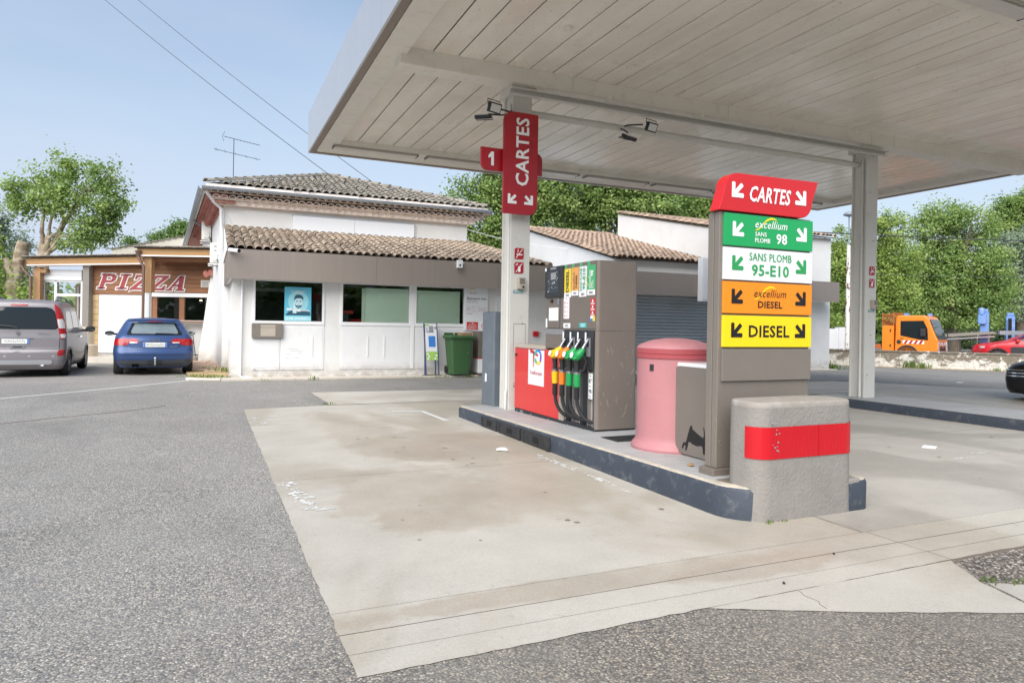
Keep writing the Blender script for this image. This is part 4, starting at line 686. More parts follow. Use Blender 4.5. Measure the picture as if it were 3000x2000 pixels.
# ================================================================== squeegee board with cat
cb = thing('service_cabinet', 'low grey cabinet with white rim and a black cat silhouette', 'cabinet', (4.0, 4.75, .21))
zc = zt(4.75)
bp = rrect(4.425, 5.165, zc + .02, 1.055, .10, 8, (0, 0, 1, 0)); build(MB().ext([(3.905, y, z) for y, z in bp], (.30, 0, 0)), 'rim', 'pvc', cb, bevel=.01)
build(MB().ext([(3.893, y, z) for y, z in rrect(4.43, 5.095, zc + .03, 1.025, .085, 8, (0, 0, 1, 0))], (.013, 0, 0)), 'front', 'taupe', cb); build(MB().box(3.92, 4.18, 4.44, 5.12, zc - .01, zc + .022), 'foot', 'taupe_dark', cb)
cat = [(.02, .10), (.05, .13), (.075, .12), (.10, .20), (.12, .26), (.135, .30), (.15, .335), (.165, .345), (.18, .33), (.185, .30), (.22, .285), (.27, .26), (.33, .235), (.36, .225), (.375, .25), (.372, .31), (.36, .35), (.368, .352), (.385, .31), (.392, .24), (.40, .20), (.395, .12), (.40, .06), (.385, .03), (.365, .05), (.355, .12), (.33, .13), (.26, .115), (.19, .125), (.15, .145), (.12, .14), (.105, .08), (.085, .03), (.065, .03), (.075, .09), (.05, .095), (.03, .05), (.005, .04)]
mb = MB(); O = Vector((3.8905, 4.965, zc + .035)); bm_pts = [(x * .80, y * .74) for x, y in cat]; build(MB().ext([O + UY * x + UZ * y for x, y in bm_pts], (.0015, 0, 0)), 'cat_silhouette', 'ink', cb)
# dark slate tall box behind the column
sb = thing('slate_cabinet', 'tall narrow slate grey metal cabinet behind the left column', 'cabinet', (3.95, 9.48, .17))
build(MB().ext([(x, y, .16) for x, y in ((3.825, 9.69), (3.83, 9.27), (3.845, 9.245), (4.10, 9.245), (4.12, 9.69))], (0, 0, 1.40)), 'body', 'slate_box', sb, bevel=.006)
build(MB().ext([(3.828, 9.685, 1.5605), (3.828, 9.255, 1.5605), (4.1, 9.25, 1.5605), (4.12, 9.685, 1.5605)], (0, 0, .004)), 'cap', 'slate_box', sb)
build(MB().box(3.8235, 3.8265, 9.50, 9.56, .52, .64), 'white_label', 'paper', sb); build(MB().lathe([(.012, 0), (.012, .004), (0, .005)], 10, (3.98, 9.244, .22), Matrix.Rotation(math.pi / 2, 4, 'X')), 'bolt', 'steel', sb)
# floor grate, wrapper, tissue, papers, pebbles
gr = thing('floor_grate', 'dark perforated steel grate in the island paving', 'grate', (3.98, 5.87, .21)); build(MB().box(3.76, 4.2, 5.80, 6.12, zt(5.9) + .003, zt(5.9) + .0105), 'plate', 'iron', gr)
mb = MB(); [mb.box(3.775 + i * .026, 3.79 + i * .026, 5.82 + (i % 2) * .015 + j * .045, 5.85 + (i % 2) * .015 + j * .045, zt(5.9) + .0106, zt(5.9) + .0112) for i in range(16) for j in range(6)]; build(mb, 'slots', 'under', gr)
def crumple(c, r, n, m, name, label, cat, flatz=.6):
    bm = bmesh.new(); bmesh.ops.create_icosphere(bm, subdivisions=2, radius=1)
    for v in bm.verts: k = random.uniform(.55, 1.1); v.co = Vector((v.co.x * r[0] * k, v.co.y * r[1] * k, (v.co.z + .9) * r[2] * k * flatz)) + Vector(c)
    me = bpy.data.meshes.new(name); bm.to_mesh(me); bm.free(); o = link(name, me, m); tag(o, label, cat); return o
crumple((3.65, 4.53, zt(4.5) + .004), (.035, .045, .022), 2, 'card', 'wrapper', 'crumpled brown and black wrapper on the island paving', 'litter')
crumple((2.95, 6.84, .004), (.08, .10, .018), 2, 'paper', 'tissue', 'crumpled white tissue lying on the forecourt by the kerb', 'litter')
for (x, y, rz, lb) in ((18.8, 12.06, .3, 'white paper lying on the far asphalt behind the columns'), (7.83, 5.37, .5, 'white paper lying flat on the concrete right of the guard block')):
    o = build(MB().box(-.11, .11, -.07, .07, .0055, .008), 'paper_sheet', 'paper'); o.location = (x, y, 0); o.rotation_euler = (0, 0, rz); tag(o, lb, 'paper')
for (x, y, lb) in ((2.84, 2.74, 'small dark pebble on the concrete near the front edge'), (3.5, 2.99, 'small dark pebble on the right of the drainage joint')): crumple((x, y, .005), (.009, .008, .007), 2, 'iron', 'pebble', lb, 'stone', 1)

mb = MB(); rnd_ = random.Random(5)      # pale rub marks on the end panel of the dispenser
for k in range(26): cx, cz, L_, a = 3.96 + rnd_.random() * .44, .35 + rnd_.random() * .8, rnd_.uniform(.015, .05), rnd_.uniform(.9, 2.0); mb.quad([(cx + L_ * math.cos(t) * math.cos(a) - L_ * .22 * math.sin(t) * math.sin(a), 6.4692 - .00005 * k, cz + L_ * math.cos(t) * math.sin(a) + L_ * .22 * math.sin(t) * math.cos(a)) for t in [6.283 * i / 10 for i in range(10)]])
build(mb, 'rub_marks', 'taupe_mark', pmp, kind='stuff')
# ================================================================== roof tiles
def tile_mesh(r0=.092, r1=.074, L=.42, lift=.022, n=6):
    mb = MB()
    def arc(r, y, z0): return [(r * math.cos(math.pi * (1 - k / n)), y, z0 + r * .82 * math.sin(math.pi * k / n)) for k in range(n + 1)]
    A = arc(r0, 0, lift); B = arc(r1, L, 0); I = arc(r0 - .016, 0, lift - .002); J = arc(r0 - .016, .06, lift - .004)
    for R in (A, B, I, J): mb.v += R
    m = n + 1
    for k in range(n): mb.f += [(k, k + 1, m + k + 1, m + k), (2 * m + k, 2 * m + k + 1, k + 1, k), (2 * m + k, 3 * m + k, 3 * m + k + 1, 2 * m + k + 1)]; mb.m += [0, 0, 0]
    return mb
TILE = {}
def lay_tiles(parent, mats_, xs, mat, limit=300, name='roof_tile'):
    """xs: list of 4x4 matrices; nearest ones become separate pieces, the rest one joined part"""
    if mat not in TILE:
        me = tile_mesh().mesh('roof_tile'); me.materials.append(MAT[mat]); me.shade_smooth(); me.set_sharp_from_angle(angle=math.radians(45)); TILE[mat] = me
    me = TILE[mat]; xs = sorted(xs, key=lambda M: (M.translation - Vector((0, 0, EYE))).length)
    for M in xs[:limit]:
        o = bpy.data.objects.new(name, me); COL.objects.link(o); o.parent = parent; o.matrix_basis = M
    rest = xs[limit:]
    if rest:
        V = np.array([v.co[:] for v in me.vertices]); F = [tuple(p.vertices) for p in me.polygons]; mb = MB()
        for M in rest:
            A = np.array(M); W = V @ A[:3, :3].T + A[:3, 3]; b = len(mb.v); mb.v += [tuple(p) for p in W]; mb.f += [tuple(b + i for i in f) for f in F]
        mb.m = [0] * len(mb.f); o = build(mb, 'far_tiles', mat, parent, smooth=45); o['kind'] = 'stuff'
def plane_tiles(O, u, v, width, length, sp, ex, inside=None):
    u = Vector(u).normalized(); v = Vector(v).normalized(); n = u.cross(v).normalized(); O = Vector(O); out_ = []
    for i in range(int(width / sp)):
        for j in range(int(length / ex) + 1):
            a = sp * (i + .5); b = ex * j
            if b > length - .05 or (inside and not inside(a, b)): continue
            p = O + u * (a + random.uniform(-.008, .008)) + v * (b + random.uniform(-.035, .035)) + n * .012
            R = Matrix((u, v, n)).transposed().to_4x4() @ Matrix.Rotation(random.gauss(0, .035), 4, 'Z') @ Matrix.Rotation(random.uniform(-.03, .03), 4, 'Y'); out_.append(Matrix.Translation(p) @ R)
    return out_
# ================================================================== station building
bld = thing('station_building', 'white station shop with tiled roofs and taupe fascia', 'building', (4.5, 20, 0))
def part(mb, nm, m, par=None, **k): return build(mb, nm, m, par or bld, **k)
WY = 17.15
walls = MB(); walls.box(.5, .955, WY, WY + .25, 0, 2.36).box(2.60, 2.985, WY, WY + .25, 0, 2.36).box(6.27, 7.12, WY, WY + .25, 0, 2.36).box(8.03, 10.9, WY, WY + .25, 0, 2.36).box(.5, 10.9, WY, WY + .25, 2.361, 2.99).box(.956, 2.599, WY + .01, WY + .24, 0, .215).box(2.986, 6.269, WY + .01, WY + .24, 0, .215).box(7.121, 8.029, WY, WY + .25, 2.15, 2.36)
part(walls, 'front_wall', 'wall_white'); 
sw = MB(); sw.box(.5, .75, WY + .251, 24.2, 0, .9).box(.5, .75, WY + .251, WY + .5, .9, 2.99).box(.5, .75, 22.5, 24.2, .9, 2.99).box(.5, .75, WY + .5, 22.5, 2.35, 2.99); part(sw, 'side_wall', 'wall_white')
for y in (17.70, 18.9, 20.1, 21.3):
    fm = part(MB().box(.51, .57, y, y + .06, .9, 2.35).box(.51, .57, y + 1.08, y + 1.14, .9, 2.35).box(.51, .57, y + .06, y + 1.08, .9, .96).box(.51, .57, y + .06, y + 1.08, 2.29, 2.35), 'side_window', 'pvc'); build(MB().box(.535, .541, y + .06, y + 1.08, .96, 2.29), 'pane', 'glass', fm)
part(MB().box(.45, 6.28, WY - .02, WY - .001, .0, .14), 'wall_plinth', 'wall_white')
# windows with white lower panels
def win(x0, x1, nm):
    f = part(MB().box(x0, x0 + .055, WY - .03, WY + .08, 1.30, 2.36).box(x1 - .055, x1, WY - .03, WY + .08, 1.30, 2.36).box(x0 + .056, x1 - .056, WY - .03, WY + .08, 2.325, 2.36).box(x0 + .056, x1 - .056, WY - .03, WY + .08, 1.30, 1.385), 'window', 'pvc', bevel=.004)
    build(MB().quad([(x0 + .056, WY + .02, 1.386), (x1 - .056, WY + .02, 1.386), (x1 - .056, WY + .02, 2.324), (x0 + .056, WY + .02, 2.324)]), 'pane', 'glass', f); return f
W1 = win(.955, 2.60, 'w1'); W2 = win(2.985, 4.78, 'w2'); W3 = win(4.86, 6.27, 'w3'); part(MB().box(4.781, 4.859, WY - .035, WY + .08, .216, 2.36), 'mullion', 'pvc', bevel=.004)
for (x0, x1, z0, z1) in ((.957, 1.575, .216, .955), (1.583, 2.598, .216, 1.297), (2.987, 4.779, .216, 1.297), (4.861, 6.268, .216, 1.297), (.957, 1.575, .963, 1.297)): 
    p = part(MB().box(x0, x1, WY - .012, WY + .04, z0, z1), 'wall_panel', 'wall_smooth', bevel=.003); build(MB().box(x0 + .04, x1 - .04, WY - .018, WY - .0125, z0 + .05, z1 - .05), 'panel_face', 'wall_smooth', p, bevel=.002)
for (x, ) in ((2.32,), (3.67,), (4.09,)): part(MB().box(x - .018, x + .018, WY - .03, WY - .0185, .52, 1.03), 'rail', 'wall_smooth', bevel=.003)
part(MB().box(.985, 1.03, WY - .03, WY - .019, .225, .245), 'drain_cap', 'alu'); 
mb = MB(); [mb.box(x, x + l, WY - .0188, WY - .0182, z, z + .006) for x, l, z in ((1.75, .25, .72), (1.80, .3, .66), (1.72, .12, .60), (1.98, .12, .61), (1.70, .08, .50), (1.92, .1, .50), (2.03, .03, 1.08))]; part(mb, 'scuffs', 'stain_dark', kind='stuff')
# interior seen through the glass
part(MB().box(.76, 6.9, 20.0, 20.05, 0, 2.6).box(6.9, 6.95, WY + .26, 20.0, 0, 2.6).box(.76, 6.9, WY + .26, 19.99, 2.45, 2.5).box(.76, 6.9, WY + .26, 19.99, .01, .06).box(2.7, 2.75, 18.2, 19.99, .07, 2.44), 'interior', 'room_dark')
part(MB().box(3.60, 4.72, WY + .035, WY + .04, 1.389, 2.25), 'blind', 'blind'); part(MB().box(3.52, 3.60, WY + .06, WY + .065, 1.389, 2.24), 'blind', 'blind'); part(MB().box(4.925, 6.12, WY + .035, WY + .04, 1.389, 2.235), 'blind', 'blind')
part(MB().box(1.05, 1.75, 18.0, 18.4, 2.12, 2.2).box(3.1, 3.3, 17.8, 18.2, .9, 1.62).box(1.9, 2.5, 19.0, 19.4, .9, 1.7), 'shop_fittings', 'grey_plastic'); part(MB().box(3.1, 3.4, 17.7, 17.78, 1.6, 1.68).box(3.35, 3.8, 17.8, 17.9, 1.40, 1.46), 'shop_goods', 'red_paint')
# poster on the first window
ps = thing('window_poster', 'cyan poster of a bearded man hung inside the first window', 'poster', (1.97, WY, 1.4)); O = Vector((1.665, WY + .0135, 1.395)); build(MB().box(1.665, 2.285, WY + .015, WY + .018, 1.395, 2.205), 'sheet', 'poster_cyan', ps)
def pp(nm, m, pts, d): build(flat(MB(), pts, O - Vector((0, .0006 * d, 0)), FX, FZ), nm, m, ps)
pp('print', 'poster_pale', circ(.32, .46, .24, 24, 0, 360, .26), 1)
pp('shoulders', 'poster_dark', [(.02, .13), (.60, .13), (.60, .20), (.52, .25), (.40, .27), (.24, .27), (.10, .22)], 2); pp('hand', 'skin_cyan', [(.19, .18), (.28, .18), (.27, .30), (.25, .42), (.235, .46), (.222, .42), (.21, .45), (.198, .40), (.20, .30)], 5)
pp('neck', 'skin_cyan', [(.28, .22), (.38, .22), (.37, .32), (.28, .32)], 3); pp('face', 'skin_cyan', circ(.325, .43, .095, 24, 0, 360, .135), 4); pp('hair', 'poster_dark', [(.225, .48), (.222, .55), (.25, .61), (.30, .635), (.36, .63), (.41, .60), (.435, .55), (.425, .48), (.41, .53), (.36, .545), (.29, .54), (.245, .52)], 6); pp('beard', 'poster_dark', [(.24, .40), (.26, .34), (.32, .29), (.385, .33), (.412, .40), (.40, .385), (.37, .37), (.325, .375), (.28, .365)], 6); pp('mouth', 'skin_cyan', [(.295, .345), (.36, .345), (.35, .335), (.305, .335)], 7)
for x in (.285, .365): pp('eye', 'poster_dark', circ(x, .455, .016, 10, 0, 360, .008), 7); pp('eyebrow', 'poster_dark', [(x - .028, .478), (x + .028, .484), (x + .026, .474), (x - .026, .468)], 7)
pp('nose', 'poster_dark', [(.325, .40), (.34, .405), (.335, .395), (.318, .395)], 7); pp('footer', 'poster_pale', [(.0, .0), (.62, .0), (.62, .115), (0, .115)], 2)
for s, z, w_ in (('CONTRAIREMENT À MARC,', .715, .40), ('NE CRAIGNEZ PLUS', .68, .30), ('LA FOURRIÈRE !', .645, .22)): text('lettering', s, O + FX * (.31 - w_ / 2) + FZ * z - Vector((0, .002, 0)), FX, FZ, w_, .026, 'ink_white', ps, .01)
mb = MB(); [mb.box(1.665 + x, 1.665 + x + l, WY + .0095, WY + .0105, 1.395 + z, 1.395 + z + h) for x, l, z, h in ((.05, .03, .04, .03), (.11, .03, .04, .03), (.16, .04, .04, .03), (.24, .30, .06, .012), (.24, .26, .04, .010), (.05, .12, .25, .05), (.18, .38, .26, .012), (.18, .40, .235, .012))]; build(mb, 'print', 'ink_white', ps)
# steel deposit tray under the first window
tr = thing('deposit_tray', 'brushed steel night cash tray under the first window', 'tray', (1.28, WY, 1.0)); build(MB().box(.935, 1.625, WY - .11, WY - .019, .985, 1.325), 'body', 'taupe', tr, bevel=.008); build(MB().box(1.13, 1.46, WY - .113, WY - .1105, 1.02, 1.285), 'drawer', 'taupe_light', tr, bevel=.003); build(MB().box(1.13, 1.46, WY - .1145, WY - .1132, 1.222, 1.228), 'drawer_gap', 'ink', tr); build(MB().lathe([(.03, 0), (.03, .004), (0, .005)], 6, (.99, WY - .11, 1.25), Matrix.Rotation(math.pi / 2, 4, 'X')), 'keyhole', 'taupe_dark', tr)
# door
d = part(MB().box(7.125, 7.20, WY - .01, WY + .1, .05, 2.15).box(7.95, 8.025, WY - .01, WY + .1, .05, 2.15).box(7.201, 7.949, WY - .01, WY + .1, 2.06, 2.149), 'door_frame', 'pvc'); build(MB().box(7.205, 7.945, WY + .02, WY + .07, .06, 2.055), 'door', 'pvc', d, bevel=.004); build(MB().box(7.32, 7.83, WY + .012, WY + .019, .95, 1.95), 'pane', 'car_glass', d)
# fascia
for a, b in ((.38, 3.75), (3.754, 7.0), (7.004, 10.3), (10.304, 13.5), (13.504, 16.6), (16.604, 19.55)): part(MB().box(a, b, 16.65, 16.70, 2.33, 3.0), 'fascia_panel', 'fascia_taupe')
for a, b in ((16.70, 19.2), (19.204, 21.7), (21.704, 24.3)): part(MB().box(.38 - .0, .43, a, b, 2.33, 3.0), 'fascia_panel', 'fascia_taupe')
part(MB().box(.435, 10.9, 16.705, WY, 2.345, 2.36).box(.435, .499, WY + .001, 24.2, 2.345, 2.36), 'fascia_soffit', 'pvc'); part(MB().box(10.901, 19.5, 16.705, 17.19, 2.345, 2.36), 'fascia_soffit', 'pvc')
part(MB().box(7.5, 10.92, 16.71, 22, 2.96, 2.99), 'flat_roof', 'zinc')
# lean-to roof
ltO = Vector((.37, 16.72, 3.0)); ltv = Vector((0, 3.48, .90)); ltL = ltv.length
lr = part(MB().ext([(.37, 16.72, 2.992), (8.6, 16.72, 2.992), (7.4, 20.2, 3.89), (.37, 20.2, 3.89)], (0, 0, -.03)), 'lean_to_roof', 'tile_bed')
lay_tiles(lr, None, plane_tiles(ltO, (1, 0, 0), ltv, 8.23, ltL, .192, .315, lambda a, b: .37 + a < 8.55 - 1.15 * b / ltL), 'tile', 300)
part(MB().ext([(.375, 16.72, 2.95), (.375, 16.72, 3.0), (.375, 20.2, 3.90), (.375, 20.2, 2.95)], (-.02, 0, 0)), 'gable_cheek', 'wall_white')
mb = MB(); [mb.lathe([(.10, 0), (.085, .4)], 8, (8.58 - 1.18 * k / 11, 16.75 + 3.45 * k / 11, 3.02 + .9 * k / 11), Matrix.Rotation(math.radians(18), 4, 'Z') @ Matrix.Rotation(math.radians(-76), 4, 'X')) for k in range(11)]; part(mb, 'hip_tiles', 'tile', lr, smooth=40)
# upper house
UW = 20.2; sdx = -.055
def side(y): return .35 + sdx * (y - UW)
uw = part(MB().ext([(.35, UW, 0), (7.39, UW, 0), (7.39, 36, 0), (side(36), 36, 0)], (0, 0, 4.62)), 'house_wall', 'wall_white')
sgp = thing('blank_signboard', 'long blank white signboard on the upper house wall', 'sign', (3.9, UW - .1, 3.95))
for a, b in ((2.15, 3.87), (3.875, 5.66)): build(MB().box(a, b, UW - .11, UW - .005, 3.93, 4.36), 'panel', 'sign_white', sgp, bevel=.008)
build(MB().box(2.13, 5.68, UW - .08, UW - .004, 3.905, 3.929).box(2.13, 5.68, UW - .08, UW - .004, 4.361, 4.385), 'frame', 'alu', sgp)
EO = Vector((-.12, 19.75, 4.97)); apex = Vector((3.66, 23.5, 6.27)); ev = Vector((0, 3.75, 1.27)); eL = ev.length
mr = part(MB().quad([(-.12, 19.72, 4.985), (7.92, 19.72, 4.985), apex]).quad([(-.12, 19.72, 4.985), apex, (3.2, 32, 6.27), (side(36) - .5, 36, 4.985)]).quad([(7.92, 19.72, 4.985), (7.92, 36, 4.985), (3.2, 32, 6.27), apex]).quad([(-.12, 19.72, 4.90), (7.92, 19.72, 4.90), (7.92, 36, 4.90), (side(36) - .5, 36, 4.90)]).quad([(-.12, 19.72, 4.90), (7.92, 19.72, 4.90), (7.92, 19.72, 4.985), (-.12, 19.72, 4.985)]), 'main_roof', 'tile_bed')
lay_tiles(mr, None, plane_tiles(EO + Vector((0, -.06, -.01)), (1, 0, 0), ev, 8.04, eL, .2, .33, lambda a, b: (3.78 * b / eL - .10) < a < 8.04 - 4.26 * b / eL + .10), 'tile_old', 300)
def run_tiles(A, B, n, par, m, r=.11, nm='ridge_tile'):
    A, B = Vector(A), Vector(B); d = (B - A); u = d.normalized(); x = u.cross(Vector((0, 0, 1))).normalized(); nn = x.cross(u); 
    for k in range(n):
        o = bpy.data.objects.new(nm, TILE[m]); COL.objects.link(o); o.parent = par; R = Matrix((x, u, nn)).transposed().to_4x4(); o.matrix_basis = Matrix.Translation(A + d * (k / n) + Vector((0, 0, .02))) @ R @ Matrix.Rotation(random.uniform(-.05, .05), 4, 'Z') @ Matrix.Diagonal((1.25, 1.05, 1.2, 1))
part(MB().box(-.1, 7.9, 19.70, 19.716, 4.84, 4.984), 'eave_board', 'genoise'); part(MB().ext([(-.115, 19.70, 4.80), (-.115, 19.70, 4.984), (-.10, 19.70, 4.984), (-.10, 19.70, 4.80)], (sdx * 15, 15, 0)), 'eave_board', 'genoise')
run_tiles((-.10, 19.74, 4.99), apex, 15, mr, 'tile_old'); run_tiles((7.90, 19.74, 4.99), apex, 15, mr, 'tile_old')
# left verge row of tiles seen end-on
# genoise: corbelled rows of half tiles under the eaves
gm = MB()
def half(mb, r, L, n=6):
    for (rr, flip) in ((r, False), (r - .018, True)):
        b = len(mb.v)
        for y in (0, L): mb.v += [(rr * math.cos(math.pi * k / n), y, rr * .9 * math.sin(math.pi * k / n)) for k in range(n + 1)]
        for k in range(n): q = (b + k, b + k + 1, b + n + 1 + k + 1, b + n + 1 + k); mb.f.append(q if flip else q[::-1]); mb.m.append(0)
    b0 = len(mb.v) - 4 * (n + 1)
    for k in range(n): mb.f.append((b0 + k, b0 + k + 1, b0 + 2 * (n + 1) + k + 1, b0 + 2 * (n + 1) + k)); mb.m.append(0)
    return mb
half(gm, .098, .5); gme = gm.mesh('cornice_tile'); gme.materials.append(MAT['genoise']); gme2 = gme.copy(); gme2.materials.clear(); gme2.materials.append(MAT['genoise_red'])
gb = part(MB().box(.2, 7.6, 20.02, 20.21, 4.50, 4.62).box(.0, 7.75, 19.90, 20.2, 4.661, 4.68).box(.1, 7.7, 19.96, 20.2, 4.621, 4.66).box(-.05, 7.85, 19.80, 20.2, 4.79, 4.80), 'cornice', 'genoise')
for (z, yf, off, x0, x1) in ((4.53, 19.98, 0, .25, 7.55), (4.66, 19.84, .1, .05, 7.8), (4.79, 19.70, 0, -.1, 7.9)):
    n = int((x1 - x0) / .2)
    for k in range(n + 1):
        o = bpy.data.objects.new('cornice_tile', gme); COL.objects.link(o); o.parent = gb; o.location = (x0 + off + k * .2 + random.uniform(-.008, .008), yf + random.uniform(-.012, .012), z); o.rotation_euler = (random.uniform(-.03, .03), 0, random.uniform(-.04, .04))
for (z, xo) in ((4.53, -.24), (4.68, -.40)):
    for k in range(52):
        y = 20.0 + k * .2; o = bpy.data.objects.new('cornice_tile', gme2); COL.objects.link(o); o.parent = gb; o.location = (side(y) + xo, y, z); o.rotation_euler = (0, random.uniform(-.03, .03), -math.pi / 2 + random.uniform(-.04, .04))
part(MB().ext([(side(20), 20.0, 4.50), (side(20) - .45, 20.0, 4.79), (side(20) - .45, 20.0, 4.80), (side(20), 20, 4.80)], (sdx * 15, 15, 0)), 'side_cornice', 'genoise_red')
# gutters
def gutter(A, B, n, nm):
    A, B = Vector(A), Vector(B); u = (B - A).normalized(); x = u.cross(Vector((0, 0, 1))).normalized(); mb = MB(); L = (B - A).length
    P = [(x * (.075 * math.cos(a)) + Vector((0, 0, .075 * math.sin(a)))) for a in [math.pi + math.pi * k / 10 for k in range(11)]]
    for k in range(10):
        mb.quad([A + P[k], A + P[k + 1], B + P[k + 1], B + P[k]]); q = [P[k] * .95, P[k + 1] * .95]; mb.quad([A + q[1], A + q[0], B + q[0], B + q[1]])
    mb.tube([A + P[0], B + P[0]], .009, 6); mb.tube([A + P[10], B + P[10]], .009, 6); g = part(mb, nm, 'zinc', smooth=40)
    for k in range(n):
        c = A + (B - A) * ((k + .5) / n); jm = MB()
        for i in range(10): jm.quad([c - u * .02 + P[i] * 1.06, c - u * .02 + P[i + 1] * 1.06, c + u * .02 + P[i + 1] * 1.06, c + u * .02 + P[i] * 1.06])
        build(jm, 'gutter_joint', 'zinc', g, smooth=40)
    return g
gutter((-.2, 19.62, 4.88), (8.0, 19.62, 4.90), 9, 'gutter'); gutter((side(36) - .58, 36, 4.86), (-.2, 19.62, 4.88), 22, 'gutter')
part(MB().tube([(-.12, 19.75, 4.80), (.1, 20.0, 4.55), (.28, 20.12, 4.40), (.30, 20.14, 3.7), (.30, 20.14, 3.3)], .045, 10), 'downpipe', 'wall_smooth', smooth=40); part(MB().tube([(-.5, 26.0, 4.8), (-.12, 26.1, 4.55), (-.02, 26.1, 4.3)], .045, 8), 'downpipe', 'zinc', smooth=40)
part(MB().tube([(.44, 24.35, 2.9), (.44, 24.35, .35), (.40, 24.2, .22), (.30, 24.1, .18)], .05, 10), 'downpipe', 'wall_smooth', smooth=40); part(MB().tube([(.72, WY - .05, 2.34), (.70, WY - .05, .1), (.74, WY - .12, .06), (.95, WY - .14, .055)], .022, 8), 'downpipe', 'pvc', smooth=40)
part(MB().box(.27 - .02, .33 - .05, 22.3, 23.1, 3.55, 4.3), 'blue_shutter', 'blue_paint')
cab = [(.6, UW - .012, 3.95), (.42, UW - .012, 4.3), (.45, UW - .012, 4.46), (.6, UW - .012, 4.48), (2.5, UW - .012, 4.44), (4.2, UW - .012, 4.45), (5.6, UW - .012, 4.42), (7.3, UW - .012, 4.44)]; part(MB().tube(cab, .008, 5), 'wall_cable', 'wall_smooth'); part(MB().tube([(5.75, UW - .012, 4.43), (5.75, UW - .012, 4.0), (5.78, UW - .012, 3.86)], .007, 5), 'wall_cable', 'wall_smooth')
# buttress wall
bt = part(MB().ext([(-.30, 24.45, .0), (.49, 24.45, .0), (.49, 24.45, 2.95), (.18, 24.45, 2.95), (.05, 24.45, 2.80)], (0, .35, 0)), 'buttress', 'wall_white'); 
for k in range(3): build(MB().lathe([(.09, 0), (.10, .28)], 8, (-.08 + .14 * k, 24.32, 2.86 + .05 * k), Matrix.Rotation(math.radians(-78), 4, 'X')), 'coping_tile', 'genoise_red', bt, smooth=40)
# info board
ib = thing('info_board', 'white welcome board with opening hours beside the third window', 'sign', (6.56, WY - .05, 1.2)); IY = WY - .055
build(MB().box(6.225, 6.89, IY, WY - .001, 1.2, 2.44), 'board', 'sign_white', ib, bevel=.003)
def it(s, x, z, w_, h_, m, b=.01): text('lettering', s, (6.225 + x, IY - .002, 1.2 + z), FX, FZ, w_, h_, m, ib, b)
it('TotalEnergies', .08, .985, .27, .045, 'ink_red'); it('Bienvenue chez', .07, .84, .55, .062, 'ink', .01); it('TotalEnergies', .07, .79, .28, .04, 'ink_grey'); it('Relais Meyreuil', .07, .745, .30, .04, 'ink_grey'); it("Horaires d'ouverture de la station", .07, .665, .38, .018, 'ink_grey', 0)
for k, s in enumerate(('Du lundi au vendredi', 'Samedi', 'Dimanche et jours fériés')): it(s, .07, .61 - k * .034, (.22, .08, .25)[k], .02, 'ink_red', .01); it('24 heures / 24 heures', .38, .61 - k * .034, .23, .018, 'ink_red', .005)
it('Pour tout renseignement', .07, .495, .28, .018, 'ink_red', 0); mb = MB(); [mb.box(6.295 + k * .02, 6.309 + k * .02, IY - .002, IY - .0015, 1.65, 1.664) for k in range(8)]; build(mb, 'print', 'ink_red', ib)
energies_logo(ib, Vector((6.31, IY - .003, 2.25)), FX, FZ, .24)
b2 = build(MB().box(6.29, 6.61, IY - .004, IY - .001, 1.23, 1.44), 'video_notice', 'red_paint', ib); text('lettering', 'VIDEO PROTECTION', (6.34, IY - .006, 1.365), FX, FZ, .22, .022, 'ink_white', b2, .03)
mb = MB(); [mb.box(6.31, 6.31 + l, IY - .006, IY - .0055, z, z + .006) for z, l in ((1.33, .28), (1.31, .26), (1.29, .28), (1.27, .22), (1.25, .26))]; flat(mb, [(6.43, 1.415), (6.47, 1.40), (6.48, 1.41), (6.44, 1.425)], (0, IY - .006, 0), FX, FZ); build(mb, 'print', 'ink_white', b2)
b3 = build(MB().box(6.665, 6.86, IY - .004, IY - .001, 1.23, 1.44), 'ban_notice', 'paper', ib); mb = MB(); arc_band(mb, 6.76, 1.335, .05, .065, 0, 360, (0, IY - .006, 0), FX, FZ, 24); flat(mb, [(6.72, 1.37), (6.727, 1.377), (6.80, 1.30), (6.793, 1.293)], (0, IY - .0065, 0), FX, FZ); build(mb, 'symbol', 'ink_red', b3)
# fire call point and extinguisher box on the shaded wall
fb = thing('alarm_box', 'small red alarm box on the shaded wall behind the pump', 'alarm', (8.35, WY, 1.1)); build(MB().box(8.27, 8.43, WY - .07, WY - .001, 1.07, 1.21), 'box', 'red_paint', fb, bevel=.006); build(MB().box(8.31, 8.37, WY - .073, WY - .0705, 1.10, 1.18), 'window', 'red_dark', fb); build(MB().tube([(8.43, WY - .03, 1.17), (8.52, WY - .01, 1.17)], .008, 6), 'pin', 'alu', fb)
o = build(MB().box(7.88, 8.0, WY - .09, WY - .02, .82, 1.14), 'notice', 'paper'); tag(o, 'small red and white notice plate beside the column at the door', 'sign'); build(MB().box(7.885, 7.995, WY - .093, WY - .0905, .98, 1.13), 'print', 'red_paint', o)
